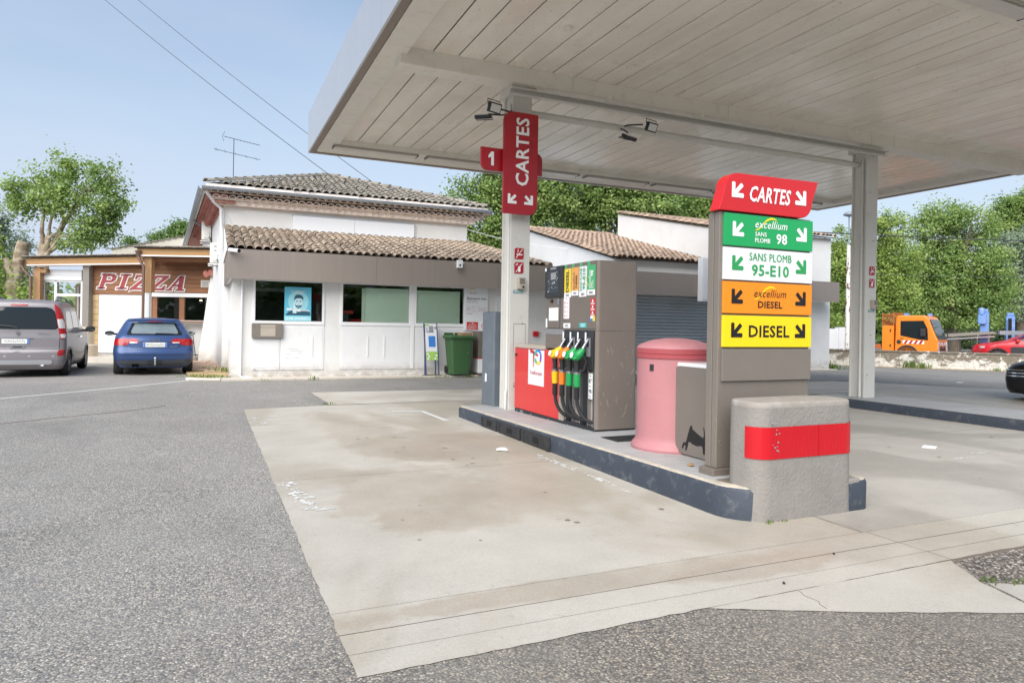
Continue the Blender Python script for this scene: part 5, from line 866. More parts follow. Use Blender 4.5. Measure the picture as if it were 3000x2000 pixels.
# cctv cameras on the fascia
cc = thing('bullet_camera', 'white bullet security camera on the corner of the fascia', 'camera', (.45, 16.64, 2.93)); build(MB().tube([(.42, 16.60, 2.96), (.60, 16.40, 2.93)], .045, 14), 'body', 'pvc', cc, smooth=40); build(MB().tube([(.60, 16.40, 2.93), (.615, 16.383, 2.928)], .04, 14), 'lens', 'black_gloss', cc, smooth=40); build(MB().box(.40, .46, 16.58, 16.649, 2.93, 2.99), 'mount', 'pvc', cc)
cc = thing('camera_box', 'white box sensor on the fascia above the wheelie bin', 'camera', (5.9, 16.6, 2.85)); build(MB().box(5.82, 5.96, 16.55, 16.649, 2.82, 3.02), 'body', 'pvc', cc, bevel=.006); build(MB().lathe([(.026, 0), (.026, .006), (0, .008)], 12, (5.885, 16.55, 2.89), Matrix.Rotation(math.pi / 2, 4, 'X')), 'lens', 'black_gloss', cc); build(MB().tube([(5.96, 16.6, 2.95), (6.0, 16.58, 2.95)], .018, 8), 'knob', 'alu', cc)
# air conditioning units
for (x0, x1, y0, z0, z1, lb) in ((-.24, .05, 25.0, 4.06, 4.74, 'white air conditioning unit under the side eaves, the upper one'), (.02, .27, 22.0, 3.08, 3.66, 'white air conditioning unit above the fascia end, the lower one')):
    a = thing('air_conditioner', lb, 'air conditioner', ((x0 + x1) / 2, y0, z0), 0, 'air conditioning units'); build(MB().box(x0, x1, y0, y0 + .8, z0, z1), 'casing', 'ac_white', a, bevel=.012); build(MB().box(x0 + .06, x1 - .05, y0 - .03, y0 - .0005, z0 + .06, z0 + .28), 'service_cover', 'ac_white', a, bevel=.01)
    for dz in (.12, .24): build(MB().box(x0 + .11, x0 + .18, y0 - .004, y0 - .0004, z1 - dz, z1 - dz + .035), 'slot', 'ink_grey', a)
    build(MB().box(x0 - .05, x1 + .05, y0 - .02, y0 + .06, z0 - .06, z0 - .03).box(x0 - .05, x1 + .05, y0 + .7, y0 + .78, z0 - .06, z0 - .03), 'bracket', 'ac_white', a); build(MB().tube([(x1 - .06, y0 - .02, z0 + .1), (x1 - .02, y0 - .08, z0 + .02), (x1 + .03, y0 - .05, z0 - .1), (x1 + .05, y0, z0 - .15)], .018, 6), 'cable', 'black_plastic', a)
# antenna
an = thing('roof_antenna', 'thin television antenna with two arms on the house roof', 'antenna', (.73, 26, 5.3)); mb = MB().tube([(.73, 26, 5.1), (.74, 26, 7.78)], .014, 6); build(mb, 'mast', 'iron', an)
mb = MB().tube([(.41, 25.9, 7.80), (1.62, 26.3, 7.72)], .009, 5); [mb.tube([(x, 25.9 + (x - .4) * .33 - .09, 7.80 - (x - .41) * .066), (x, 25.9 + (x - .4) * .33 + .09, 7.80 - (x - .41) * .066)], .005, 4) for x in [.5 + k * .115 for k in range(10)]]; mb.tube([(.41, 25.9, 7.62), (.36, 25.9, 7.80), (.44, 25.9, 7.98)], .006, 4); build(mb, 'upper_arm', 'iron', an)
mb = MB().tube([(.11, 25.8, 7.30), (1.63, 26.3, 7.20)], .009, 5); [mb.tube([(x - .03, 25.8 + (x - .11) * .33 - .2, 7.30 - (x - .11) * .066), (x + .03, 25.8 + (x - .11) * .33 + .2, 7.30 - (x - .11) * .066)], .005, 4) for x in (.14, .2, .45, .8, 1.15, 1.5)]; build(mb, 'lower_arm', 'iron', an)
# ================================================================== garage wing
gar = thing('garage_building', 'white garage wing with orange tiled roofs and grey roller shutter', 'building', (15, 20, 0))
def gp(mb, nm, m, par=None, **k): return build(mb, nm, m, par or gar, **k)
GX0, GX1, GX2 = 10.93, 14.5, 19.75
gp(MB().ext([(GX0, 17.2, 0), (GX0, 17.2, 3.38), (GX0, 23.2, 4.92), (GX0, 23.2, 0)], (.25, 0, 0)), 'gable_wall', 'wall_white')
gp(MB().box(GX0 + .26, 11.5, 17.2, 17.45, 0, 3.38).box(11.5, 14.62, 17.2, 17.45, 2.36, 3.38).box(14.62, GX2, 17.2, 17.45, 0, 3.38).box(GX1 + .255, GX2, 17.2, 17.45, 3.381, 4.55), 'front_wall', 'wall_white')
gp(MB().ext([(GX1, 17.205, 3.385), (GX1, 17.205, 4.55), (GX1, 22.6, 5.74), (GX1, 22.6, 3.385)], (.25, 0, 0)), 'tall_gable_wall', 'wall_white'); gp(MB().box(GX0 + .26, GX2 - .01, 23.0, 23.2, 0, 4.8), 'rear_wall', 'wall_white'); gp(MB().ext([(GX2, 17.46, 0), (GX2, 17.46, 4.5), (GX2, 22.6, 5.6), (GX2, 22.6, 0)], (-.25, 0, 0)), 'end_wall', 'wall_white')
v1 = Vector((0, 6.1, 1.56)); r1 = gp(MB().ext([(GX0 - .06, 17.04, 3.39), (GX1, 17.04, 3.39), (GX1, 23.14, 4.95), (GX0 - .06, 23.14, 4.95)], (0, 0, -.025)), 'low_roof', 'tile_bed'); lay_tiles(r1, None, plane_tiles((GX0 - .06, 16.98, 3.40), (1, 0, 0), v1, GX1 - GX0 + .06, v1.length, .19, .33), 'tile_new', 170)
v2 = Vector((0, 5.5, 1.21)); r2 = gp(MB().ext([(GX1 - .05, 17.04, 4.56), (GX2 + .08, 17.04, 4.56), (GX2 + .08, 22.54, 5.77), (GX1 - .05, 22.54, 5.77)], (0, 0, -.025)), 'tall_roof', 'tile_bed'); lay_tiles(r2, None, plane_tiles((GX1 - .05, 16.98, 4.57), (1, 0, 0), v2, GX2 - GX1 + .13, v2.length, .19, .33), 'tile_new', 120)
run_tiles((GX0 - .05, 23.1, 4.98), (GX1, 23.1, 4.98), 11, r1, 'tile_new'); run_tiles((GX0 - .02, 17.1, 3.40), (GX0 - .02, 23.1, 4.95), 18, r1, 'tile_new', nm='verge_tile'); run_tiles((GX1 + .02, 17.1, 4.58), (GX1 + .02, 22.5, 5.77), 16, r2, 'tile_new', nm='verge_tile')
sh = gp(MB().box(11.42, 11.5, 17.12, 17.3, 0, 2.45).box(14.62, 14.7, 17.12, 17.3, 0, 2.45), 'shutter_guides', 'alu'); sme = None
for k in range(24):
    if sme is None: o = gp(MB().ext([(11.502, 17.25, 0), (11.502, 17.238, .012), (11.502, 17.232, .05), (11.502, 17.238, .085), (11.502, 17.25, .097), (11.502, 17.27, .097), (11.502, 17.27, 0)], (3.116, 0, 0)), 'shutter_slat', 'shutter_grey', sh); sme = o.data
    else: o = link('shutter_slat', sme, None, sh)
    o.location = (0, 0, .03 + k * .0995)
bs = thing('box_sign', 'white projecting box sign on the garage fascia beside the totem', 'sign', (13.9, 16.5, 2.8)); build(MB().box(13.55, 14.35, 16.42, 16.64, 2.18, 3.5), 'case', 'sign_white', bs, bevel=.01); build(MB().box(13.60, 14.30, 16.412, 16.4195, 2.23, 3.45), 'face', 'sign_white', bs)
# ================================================================== sidewalk and ground bits
sw_ = structure(build(MB().ext([(.10, 16.85, 0), (.25, 16.72, 0), (19.6, 16.72, 0), (19.6, 17.4, 0), (.1, 17.4, 0)], (0, 0, .05)), 'sidewalk', 'pave'))
for k in range(12): build(MB().box(.3 + k * 1.6, 1.89 + k * 1.6, 16.70, 16.80, .0, .056), 'kerb_stone', 'pave', sw_, bevel=.008)
structure(build(MB().ext([(-.38, 17.1, 0), (.10, 16.86, 0), (.48, 17.2, 0), (.48, 24.4, 0), (-.6, 24.4, 0), (-.5, 19.5, 0)], (0, 0, .045)), 'bare_earth', 'soil'))
for k, (x, y, sx, sy, h) in enumerate(((.18, 19.4, .5, .5, .03), (-.2, 19.9, .42, .6, .04), (.2, 20.2, .48, .6, .045), (-.25, 20.8, .5, .7, .04), (.15, 21.1, .5, .8, .05), (-.2, 21.8, .5, .9, .05), (.2, 22.2, .45, 1.0, .06), (-.25, 23.0, .5, 1.2, .06))):
    o = build(MB().box(-sx / 2, sx / 2, -sy / 2, sy / 2, 0, h), 'paving_slab', 'brick_pave', bevel=.015); o.location = (x, y, .046); o.rotation_euler = (0, 0, random.uniform(-.15, .15)); tag(o, (['first', 'second', 'third', 'fourth', 'fifth', 'sixth', 'seventh', 'eighth'][k] + ' worn paving slab from the road beside the shop side wall'), 'paving slab', 'loose paving slabs by the side wall')
kb = [(-.42, 17.12), (-.2, 16.93), (.1, 16.80), (.28, 16.74)]; o = build(MB().tube([(x, y, .03) for x, y in kb], .05, 6), 'edging_kerb', 'pave'); tag(o, 'rough pale kerb edging the bare earth at the shop corner', 'kerb')
# ---- things along the shop front
af = thing('pavement_sign', 'navy framed pavement sign with a flower poster and blue card', 'sign', (5.25, 16.95, .05))
build(MB().tube([(5.05, 16.90, 1.39), (5.11, 16.82, .05)], .018, 6).tube([(5.39, 16.90, 1.39), (5.45, 16.82, .05)], .018, 6).tube([(5.07, 16.90, 1.35), (5.16, 17.10, .05)], .014, 6).tube([(5.37, 16.90, 1.35), (5.44, 17.10, .05)], .014, 6), 'frame', 'navy', af)
OA = Vector((5.075, 16.888, 1.36)); dA = Vector((.04, -.055, -.92)).normalized(); build(MB().ext([OA, OA + FX * .31, OA + FX * .31 + dA * .92, OA + dA * .92], (0, .008, 0)), 'board', 'sign_white', af)
def ab(x0, x1, a, b, m, nm, d=.003): build(MB().quad([OA + FX * x0 + dA * a + Vector((0, -d, 0)), OA + FX * x1 + dA * a + Vector((0, -d, 0)), OA + FX * x1 + dA * b + Vector((0, -d, 0)), OA + FX * x0 + dA * b + Vector((0, -d, 0))]), nm, m, af)
ab(.08, .26, .30, .58, 'ink_blue', 'blue_card'); ab(.0, .31, .70, .92, 'grass_print', 'grass_print'); ab(.0, .10, .0, .04, 'grass_print', 'grass_print'); ab(.10, .22, .04, .18, 'ink_grey', 'print'); ab(.24, .30, .06, .12, 'ink_grey', 'print')
for k, s in enumerate(('LA', 'LA', 'LA MONNAIE')): text('lettering', s, OA + FX * .02 + dA * (.11 + k * .05) + Vector((0, -.005, 0)), FX, -dA, (.05, .05, .2)[k], .032, 'navy', af, .03)
mb = MB(); [flat(mb, circ(x, y, .028, 10), OA + Vector((0, -.005, 0)), FX, dA) for x, y in ((.04, .76), (.08, .82), (.27, .80), (.24, .88), (.05, .88))]; build(mb, 'daisies', 'ink_white', af); build(MB().box(5.02, 5.52, 16.78, 16.84, .051, .07), 'foot', 'ink', af)
# wheelie bin
wb = thing('wheelie_bin', 'green wheelie bin with stickers against the shop front', 'bin', (5.95, 16.72, .05))
build(loft([ring(5.73, 6.19, 16.56, 17.00, .04, .09, 3), ring(5.66, 6.25, 16.46, 17.06, .05, 1.0, 3)]), 'body', 'bin_green', wb, smooth=40); build(loft([ring(5.62, 6.29, 16.42, 17.08, .05, 1.0, 3), ring(5.60, 6.31, 16.40, 17.08, .05, 1.05, 3), ring(5.62, 6.29, 16.42, 17.07, .05, 1.085, 3)]), 'lid', 'bin_green', wb, smooth=40)
build(MB().box(5.66, 5.90, 17.05, 17.09, 1.05, 1.15).box(5.95, 6.25, 17.05, 17.09, 1.05, 1.15), 'handle', 'bin_green', wb); 
for x in (5.72, 6.20): build(MB().tube([(x - .03, 17.02, .19), (x + .03, 17.02, .19)], .1, 16), 'wheel', 'rubber', wb, smooth=40)
build(MB().tube([(5.70, 16.62, .06), (5.70, 16.62, .10)], .02, 8), 'foot', 'black_plastic', wb)
for (za, zb_, m) in ((.72, .92, 'paper'), (.58, .715, 'paper')): build(MB().ext([(5.96, 16.475 + (.96 - za) * .11 - .004, za), (6.16, 16.475 + (.96 - za) * .11 - .004, za), (6.16, 16.475 + (.96 - zb_) * .11 - .004, zb_), (5.96, 16.475 + (.96 - zb_) * .11 - .004, zb_)], (0, .003, 0)), 'sticker', m, wb)
text('lettering', "PAYS D'AIX", (5.975, 16.508, .592), FX, FZ, .17, .022, 'ink', wb, .02); mb = MB(); [flat(mb, circ(x, z, .014, 8), (0, 16.492, 0), FX, FZ) for x, z in ((6.0, .80), (6.06, .80), (6.12, .80), (6.0, .75), (6.06, .75), (6.12, .75), (6.12, .88))]; build(mb, 'print', 'ink_grey', wb); build(flat(MB(), circ(6.11, .66, .025, 12), (0, 16.499, 0), FX, FZ), 'sun_print', 'lab_orange', wb)
o = build(MB().box(5.98, 6.27, 16.60, 16.95, 1.086, 1.165), 'cardboard_box', 'card', bevel=.004); tag(o, 'flat cardboard box lying on the wheelie bin lid', 'box'); build(MB().box(5.985, 6.265, 16.605, 16.945, 1.1655, 1.172), 'lid_paper', 'paper', o)
# vacuum/air kiosk
vk = thing('air_kiosk', 'brown and white air service kiosk with red stripe beside the bin', 'kiosk', (6.75, 16.85, .05)); build(MB().box(6.45, 7.02, 16.62, 17.05, .11, .48), 'lower_case', 'pvc', vk, bevel=.01); build(MB().box(6.45, 7.02, 16.62, 17.05, .481, .505), 'stripe', 'red_paint', vk); build(MB().box(6.45, 7.02, 16.62, 17.05, .506, 1.20), 'upper_case', 'taupe_dark', vk, bevel=.01); build(MB().box(6.47, 7.0, 16.64, 17.03, .05, .109), 'plinth', 'taupe_dark', vk)
build(MB().box(6.58, 6.96, 16.61, 16.6195, .80, 1.12), 'window_frame', 'taupe', vk, bevel=.004); build(MB().box(6.61, 6.93, 16.606, 16.6095, .83, 1.09), 'window', 'car_glass', vk); build(MB().lathe([(.016, 0), (.016, .01), (0, .012)], 10, (6.54, 16.62, .70), Matrix.Rotation(math.pi / 2, 4, 'X')), 'lock', 'chrome', vk)
# service cable between house and pole
for (A, B, sag, lb) in (((7.39, 20.15, 4.35), (11.2, 20.0, 3.95), .12, 'white cable from the house corner to the garage'),):
    P = [Vector(A).lerp(Vector(B), t / 12) - Vector((0, 0, 4 * sag * (t / 12) * (1 - t / 12))) for t in range(13)]; o = build(MB().tube(P, .012, 5), 'cable', 'pvc'); tag(o, lb, 'cable')
# ================================================================== pizzeria (own frame: x to the right, y away from the camera)
PO = FW * 23 + RT * (-13.3)
piz = thing('pizzeria', 'low timber clad pizzeria with wooden beams and white walls', 'building', (PO.x, PO.y, 0), -YAW, local=True)
def zp_(mb, nm, m, par=None, **k): return build(mb, nm, m, par or piz, **k)
ux_ = lambda x: x + 13.3
FLZ = .22
# walls
zp_(MB().box(ux_(-14.23), ux_(-13.94), .0, .3, FLZ, 2.2), 'quoin_core', 'joint')
for k in range(9):
    h = .218; off = .0 if k % 2 else .012; zp_(MB().box(ux_(-14.24) - off, ux_(-13.935), -.02 - off * .5, .28, FLZ + .004 + k * h, FLZ + k * h + h - .006), 'quoin_stone', 'quoin', bevel=.008)
zp_(MB().box(ux_(-13.934), ux_(-12.44), .0, .3, FLZ, 2.19), 'white_wall', 'wall_smooth'); zp_(MB().box(ux_(-12.439), ux_(-10.1), .0, .3, FLZ, 1.35), 'white_wall', 'wall_white')
# cladding boards
for k in range(7):
    z = 2.195 + k * .158; zp_(MB().box(ux_(-14.23) + .002, ux_(-12.45) if k < 6 else ux_(-12.45), -.03, .0, z, z + .152), 'cladding_board', 'larch', bevel=.006)
for k in range(7):
    z = 2.29 + k * .152; zp_(MB().box(ux_(-12.44), ux_(-10.0), -.03 + .6 * 0, .0, z, z + .147), 'cladding_board', 'larch', bevel=.006)
zp_(MB().box(ux_(-14.23), ux_(-10.0), .001, .25, 2.2, 3.3), 'upper_wall', 'larch')
# left bay: white framed glazed door under a roller shutter box
zp_(MB().box(ux_(-15.87), ux_(-14.49), -.05, .2, 2.64, 2.99), 'shutter_box', 'pvc', bevel=.01); zp_(MB().box(ux_(-15.87), ux_(-14.49), -.056, -.0505, 2.80, 2.808), 'shutter_seam', 'ink_grey')
df = zp_(MB().box(ux_(-15.87), ux_(-15.78), 0, .12, FLZ, 2.64).box(ux_(-14.55), ux_(-14.46), 0, .12, FLZ, 2.64).box(ux_(-15.44), ux_(-15.36), 0, .12, FLZ, 2.64).box(ux_(-15.359), ux_(-14.551), 0, .12, 2.11, 2.19).box(ux_(-15.779), ux_(-14.551), 0, .12, 2.58, 2.639).box(ux_(-15.779), ux_(-14.551), 0, .12, FLZ, FLZ + .12), 'door_frame', 'pvc', bevel=.006)
build(MB().quad([(ux_(-15.779), .05, FLZ + .121), (ux_(-15.441), .05, FLZ + .121), (ux_(-15.441), .05, 2.579), (ux_(-15.779), .05, 2.579)]), 'pane', 'glass', df); build(MB().quad([(ux_(-15.359), .05, FLZ + .121), (ux_(-14.551), .05, FLZ + .121), (ux_(-14.551), .05, 2.109), (ux_(-15.359), .05, 2.109)]), 'pane', 'glass', df); build(MB().quad([(ux_(-15.359), .05, 2.191), (ux_(-14.551), .05, 2.191), (ux_(-14.551), .05, 2.579), (ux_(-15.359), .05, 2.579)]), 'pane', 'glass', df)
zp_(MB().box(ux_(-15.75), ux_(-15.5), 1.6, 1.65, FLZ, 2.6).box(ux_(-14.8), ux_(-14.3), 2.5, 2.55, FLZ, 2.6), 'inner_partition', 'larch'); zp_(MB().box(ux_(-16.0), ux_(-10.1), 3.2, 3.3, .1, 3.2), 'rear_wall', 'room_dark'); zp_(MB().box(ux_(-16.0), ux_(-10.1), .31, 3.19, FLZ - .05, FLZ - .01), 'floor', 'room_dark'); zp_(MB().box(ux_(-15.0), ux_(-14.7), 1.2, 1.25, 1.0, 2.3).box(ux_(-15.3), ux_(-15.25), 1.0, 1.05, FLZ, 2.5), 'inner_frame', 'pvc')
# posts
zp_(MB().box(ux_(-15.98), ux_(-15.75), -.25, -.05, FLZ - .1, 3.05), 'post', 'post_wood', bevel=.01); zp_(MB().box(ux_(-14.34), ux_(-14.12), -.25, -.032, FLZ - .1, 3.12), 'post', 'grey_wood', bevel=.01); zp_(MB().box(ux_(-11.86), ux_(-11.62), -1.05, -.82, 2.24, 3.38), 'post', 'post_wood', bevel=.01); zp_(MB().box(ux_(-11.84), ux_(-11.70), -1.02, -.85, FLZ - .1, 2.24), 'post', 'wall_smooth')
zp_(MB().box(ux_(-15.98), ux_(-15.56), -.24, -.06, 2.87, 3.0), 'bracket', 'post_wood'); zp_(MB().box(ux_(-11.95), ux_(-11.75), -1.0, -.86, 3.22, 3.36), 'bracket', 'post_wood')
# roof edges
zp_(MB().ext([(ux_(-16.16), -.36, 3.07), (ux_(-12.02), -.36, 3.19), (ux_(-12.02), -.36, 3.47), (ux_(-16.16), -.36, 3.33)], (0, .14, 0)), 'beam', 'beam_wood', bevel=.01); zp_(MB().ext([(ux_(-16.12), -.375, 3.085), (ux_(-12.03), -.375, 3.205), (ux_(-12.03), -.375, 3.24), (ux_(-16.12), -.375, 3.12)], (0, .012, 0)), 'light_strip', 'pvc')
zp_(MB().ext([(ux_(-16.24), -.45, 3.34), (ux_(-12.1), -.45, 3.48), (ux_(-12.1), -.45, 3.52), (ux_(-16.24), -.45, 3.38)], (0, 4.0, .25)), 'roof_sheet', 'tile_bed')
for k in range(20): x = ux_(-16.2) + k * .206; zp_(MB().box(x, x + .19, -.50, -.1, 3.375 + k * .0073, 3.405 + k * .0073), 'roof_edge_tile', 'tile_old', bevel=.006)
zp_(MB().box(ux_(-12.02), ux_(-9.62), -1.18, -1.02, 3.39, 3.64), 'beam', 'beam_wood', bevel=.01); zp_(MB().box(ux_(-12.0), ux_(-9.62), -1.19, -1.181, 3.39, 3.43), 'light_strip', 'pvc'); zp_(MB().box(ux_(-12.08), ux_(-9.62), -1.26, 3.0, 3.645, 3.68), 'roof_sheet', 'tile_bed'); zp_(MB().box(ux_(-11.9), ux_(-9.62), -1.0, -.031, 3.34, 3.37), 'porch_ceiling', 'larch')
for k in range(12): x = ux_(-12.08) + k * .207; zp_(MB().box(x, x + .195, -1.32, -.9, 3.68 + random.uniform(-.006, .006), 3.715), 'roof_edge_tile', 'tile_old', bevel=.006)
for k in range(7): zp_(MB().box(ux_(-11.8), ux_(-9.62), -.9 + k * .13, -.85 + k * .13, 3.27, 3.338), 'rafter', 'larch')
def pipe(x, zt_, x2, zb_, y): zp_(MB().tube([(ux_(x), y, zt_), (ux_(x), y, zt_ - .12), (ux_(x + .08), y, zt_ - .28), (ux_(x2), y, zt_ - .46), (ux_(x2), y, zb_)], .045, 10), 'downpipe', 'brown_metal', smooth=40); zp_(MB().lathe([(.05, -.1), (.09, .06), (.095, .06), (.055, -.1)], 12, (ux_(x), y, zt_)), 'gutter_head', 'brown_metal', smooth=40)
pipe(-16.24, 3.2, -15.95, .2, -.42); pipe(-11.95, 3.50, -11.77, .2, -1.24)
# PIZZA lettering: slanted slab-serif letters, maroon face, grey line, white edge
LET = {'P': [[(.10, 0), (.34, 0), (.34, 1), (.10, 1)], [(0, 0), (.46, 0), (.46, .10), (0, .10)], [(0, .90), (.5, .90), (.5, 1), (0, 1)], [(.34, .84), (.62, .84), (.72, 1), (.34, 1)], [(.62, 1), (.86, .86), (.62, .78)], [(.66, .94), (.88, .86), (.88, .60), (.66, .60)], [(.66, .52), (.88, .60), (.66, .66)], [(.34, .42), (.72, .42), (.86, .56), (.60, .58), (.34, .58)]],
       'I': [[(.36, 0), (.64, 0), (.64, 1), (.36, 1)], [(.16, 0), (.84, 0), (.84, .11), (.16, .11)], [(.16, .89), (.84, .89), (.84, 1), (.16, 1)]],
       'Z': [[(.10, .86), (.92, .86), (.92, 1), (.10, 1)], [(.10, .68), (.20, .68), (.26, .88), (.10, .88)], [(.04, .14), (.34, .14), (.92, .86), (.62, .86)], [(.04, 0), (.92, 0), (.92, .14), (.04, .14)], [(.92, .32), (.80, .32), (.72, .12), (.92, .12)], [(.0, -.12), (.12, -.02), (.12, .08), (.04, .08)]],
       'A': [[(.12, .06), (.26, .06), (.66, 1), (.52, 1)], [(.64, .06), (.90, .06), (.76, 1), (.52, 1)], [(.34, .30), (.76, .30), (.74, .42), (.38, .42)], [(0, 0), (.36, 0), (.36, .10), (0, .10)], [(.54, 0), (1.0, 0), (1.0, .10), (.54, .10)]]}
def grown(poly, e):
    c = [sum(p[0] for p in poly) / len(poly), sum(p[1] for p in poly) / len(poly)]; out_ = []; n = len(poly); ar = sum(poly[i][0] * poly[(i + 1) % n][1] - poly[(i + 1) % n][0] * poly[i][1] for i in range(n)); sg = 1 if ar > 0 else -1
    for i in range(n):
        a, b, d = poly[i - 1], poly[i], poly[(i + 1) % n]
        def nn(p, q): L = math.dist(p, q); return (sg * (q[1] - p[1]) / L, -sg * (q[0] - p[0]) / L)
        n1_, n2_ = nn(a, b), nn(b, d); k = max(.35, 1 + n1_[0] * n2_[0] + n1_[1] * n2_[1]); out_.append((b[0] + e * (n1_[0] + n2_[0]) / k, b[1] + e * (n1_[1] + n2_[1]) / k))
    return out_
for i, (ch, x0, w_, z0) in enumerate((('P', -13.98, .60, 2.38), ('I', -13.42, .52, 2.375), ('Z', -12.88, .56, 2.36), ('Z', -12.24, .56, 2.35), ('A', -11.68, .62, 2.345))):
    lt_ = None
    for (m, e, dy) in (('ink_white', .032, -.040), ('pizza_grey', .013, -.0415), ('pizza_red', .0, -.043)):
        mb = MB()
        for q in LET[ch]:
            P = [(ux_(x0) + x * w_ + .17 * z, z0 + z * .50) for x, z in q]; mb.ext([(x, dy, z) for x, z in grown(P, e)], (0, .010 if e > .02 else .0012, 0))
        o = zp_(mb, 'letter_' + ch.lower() if lt_ is None else ('letter_line' if e else 'letter_face'), m, lt_); lt_ = lt_ or o
# right window, counter, vent, lamp
wf = zp_(MB().box(ux_(-12.40), ux_(-10.15), -.06, .1, 2.14, 2.27).box(ux_(-12.40), ux_(-12.27), -.06, .1, 1.36, 2.139).box(ux_(-12.40), ux_(-10.15), -.08, .1, 1.34, 1.359), 'window_frame', 'pvc'); build(MB().box(ux_(-12.269), ux_(-12.14), -.02, .08, 1.36, 2.139), 'wood_jamb', 'post_wood', wf); build(MB().box(ux_(-12.139), ux_(-11.97), .0, .08, 1.36, 2.139), 'sash', 'larch', wf); build(MB().box(ux_(-11.22), ux_(-11.05), .0, .08, 1.36, 2.139), 'sash', 'larch', wf); build(MB().quad([(ux_(-11.969), .03, 1.36), (ux_(-11.221), .03, 1.36), (ux_(-11.221), .03, 2.139), (ux_(-11.969), .03, 2.139)]), 'pane', 'glass', wf); build(MB().quad([(ux_(-11.049), .03, 1.36), (ux_(-10.15), .03, 1.36), (ux_(-10.15), .03, 2.139), (ux_(-11.049), .03, 2.139)]), 'pane', 'glass', wf)
zp_(MB().box(ux_(-12.0), ux_(-10.2), -.45, -.1, 1.30, 1.345), 'counter', 'larch', bevel=.006); zp_(MB().box(ux_(-11.1), ux_(-10.95), -.4, -.2, FLZ, 1.30), 'counter_leg', 'pvc'); zp_(MB().box(ux_(-10.48), ux_(-10.2), -.06, -.031, 2.47, 2.72), 'vent', 'wall_cream', bevel=.006)
mb = MB(); [mb.box(ux_(-10.45), ux_(-10.23), -.066, -.0605, 2.49 + k * .03, 2.505 + k * .03) for k in range(7)]; zp_(mb, 'vent_slats', 'ink_grey')
lp = thing('ceiling_spot', 'small lit spot lamp inside the pizzeria window', 'lamp', tuple(PO + RT * (ux_(-10.72)) + FW * .5 + Vector((0, 0, 2.05)))); lp.location = PO + RT * ux_(-10.72) + FW * .5 + Vector((0, 0, 2.05)); c = lp.location; build(MB().lathe([(.0, -.02), (.03, -.012), (.035, 0), (.03, .02), (0, .03)], 12, tuple(c)), 'bulb', 'lamp_glow', lp, smooth=True); build(MB().tube([c + Vector((0, 0, .02)), c + Vector((0, 0, .5))], .012, 6), 'stem', 'black_plastic', lp)
# pavement in front, stone bollard, bar stools
pv = structure(build(MB().box(ux_(-17.5), ux_(-10.3), -1.9, 3.2, 0, FLZ - .03), 'pizzeria_pavement', 'pave')); pv.location = PO; pv.rotation_euler = (0, 0, -YAW)
bo = thing('stone_bollard', 'short round stone post on the pavement beside the blue car', 'bollard', tuple(PO + RT * ux_(-13.5) + FW * -1.5 + Vector((0, 0, FLZ - .03))), 0, local=True); build(MB().lathe([(.40, 0), (.41, .05), (.40, .34), (.36, .37)], 24), 'base', 'stone', bo, smooth=40); build(MB().lathe([(.30, .371), (.29, .5), (.30, .82), (.28, .90), (.0, .92)], 24), 'shaft', 'stone', bo, smooth=40)
st0 = None
for k, xx in enumerate((-10.85, -10.55)):
    p = PO + RT * ux_(xx) + FW * (-.75) + Vector((0, 0, FLZ - .03)); lb = ('left', 'right')[k] + ' dark metal bar stool below the pizzeria counter'
    if st0 is None:
        st0 = thing('bar_stool', lb, 'stool', tuple(p), -YAW, 'bar stools under the counter', local=True)
        for (a, b2) in ((-1, -1), (1, -1), (1, 1), (-1, 1)): build(MB().tube([(a * .10, b2 * .10, .76), (a * .17, b2 * .17, 0)], .013, 6), 'leg', 'iron', st0)
        build(MB().box(-.16, .16, -.16, .16, .76, .79), 'seat', 'larch', st0, bevel=.01); build(MB().tube([(-.145, -.145, .28), (.145, -.145, .28), (.145, .145, .28), (-.145, .145, .28), (-.145, -.145, .28)], .01, 6), 'foot_ring', 'iron', st0)
    else: s2 = copy_tree(st0); s2['label'] = lb; s2.location = p
bn = thing('white_bench', 'low white bench beside the bar stools', 'bench', tuple(PO + RT * ux_(-10.55) + FW * -1.5 + Vector((0, 0, FLZ - .03))), -YAW, local=True); build(MB().box(-.35, .3, -.12, .12, .36, .42), 'seat', 'pvc', bn, bevel=.006); build(MB().box(-.3, -.25, -.1, .1, 0, .359), 'leg', 'pvc', bn); build(MB().box(.2, .25, -.1, .1, 0, .359), 'leg', 'pvc', bn)
# cream gabled house further back
gh = thing('cream_house', 'cream gabled house behind the pizzeria roof', 'building', tuple(FW * 34 + RT * (-18)), -YAW, local=True)
build(MB().ext([(-2.0, 0, 0), (4.6, 0, 0), (4.6, 0, 5.95), (2.5, 0, 5.72), (-1.5, 0, 4.92), (-2.0, 0, 4.82)], (0, 6, 0)), 'wall', 'wall_cream', gh)
for k in range(22): x = -2.15 + k * .31; z = 4.84 + (k * .31) * .19; build(MB().box(x, x + .30, -.06, 6, z, z + .05), 'roof_tile', 'tile_old', gh)
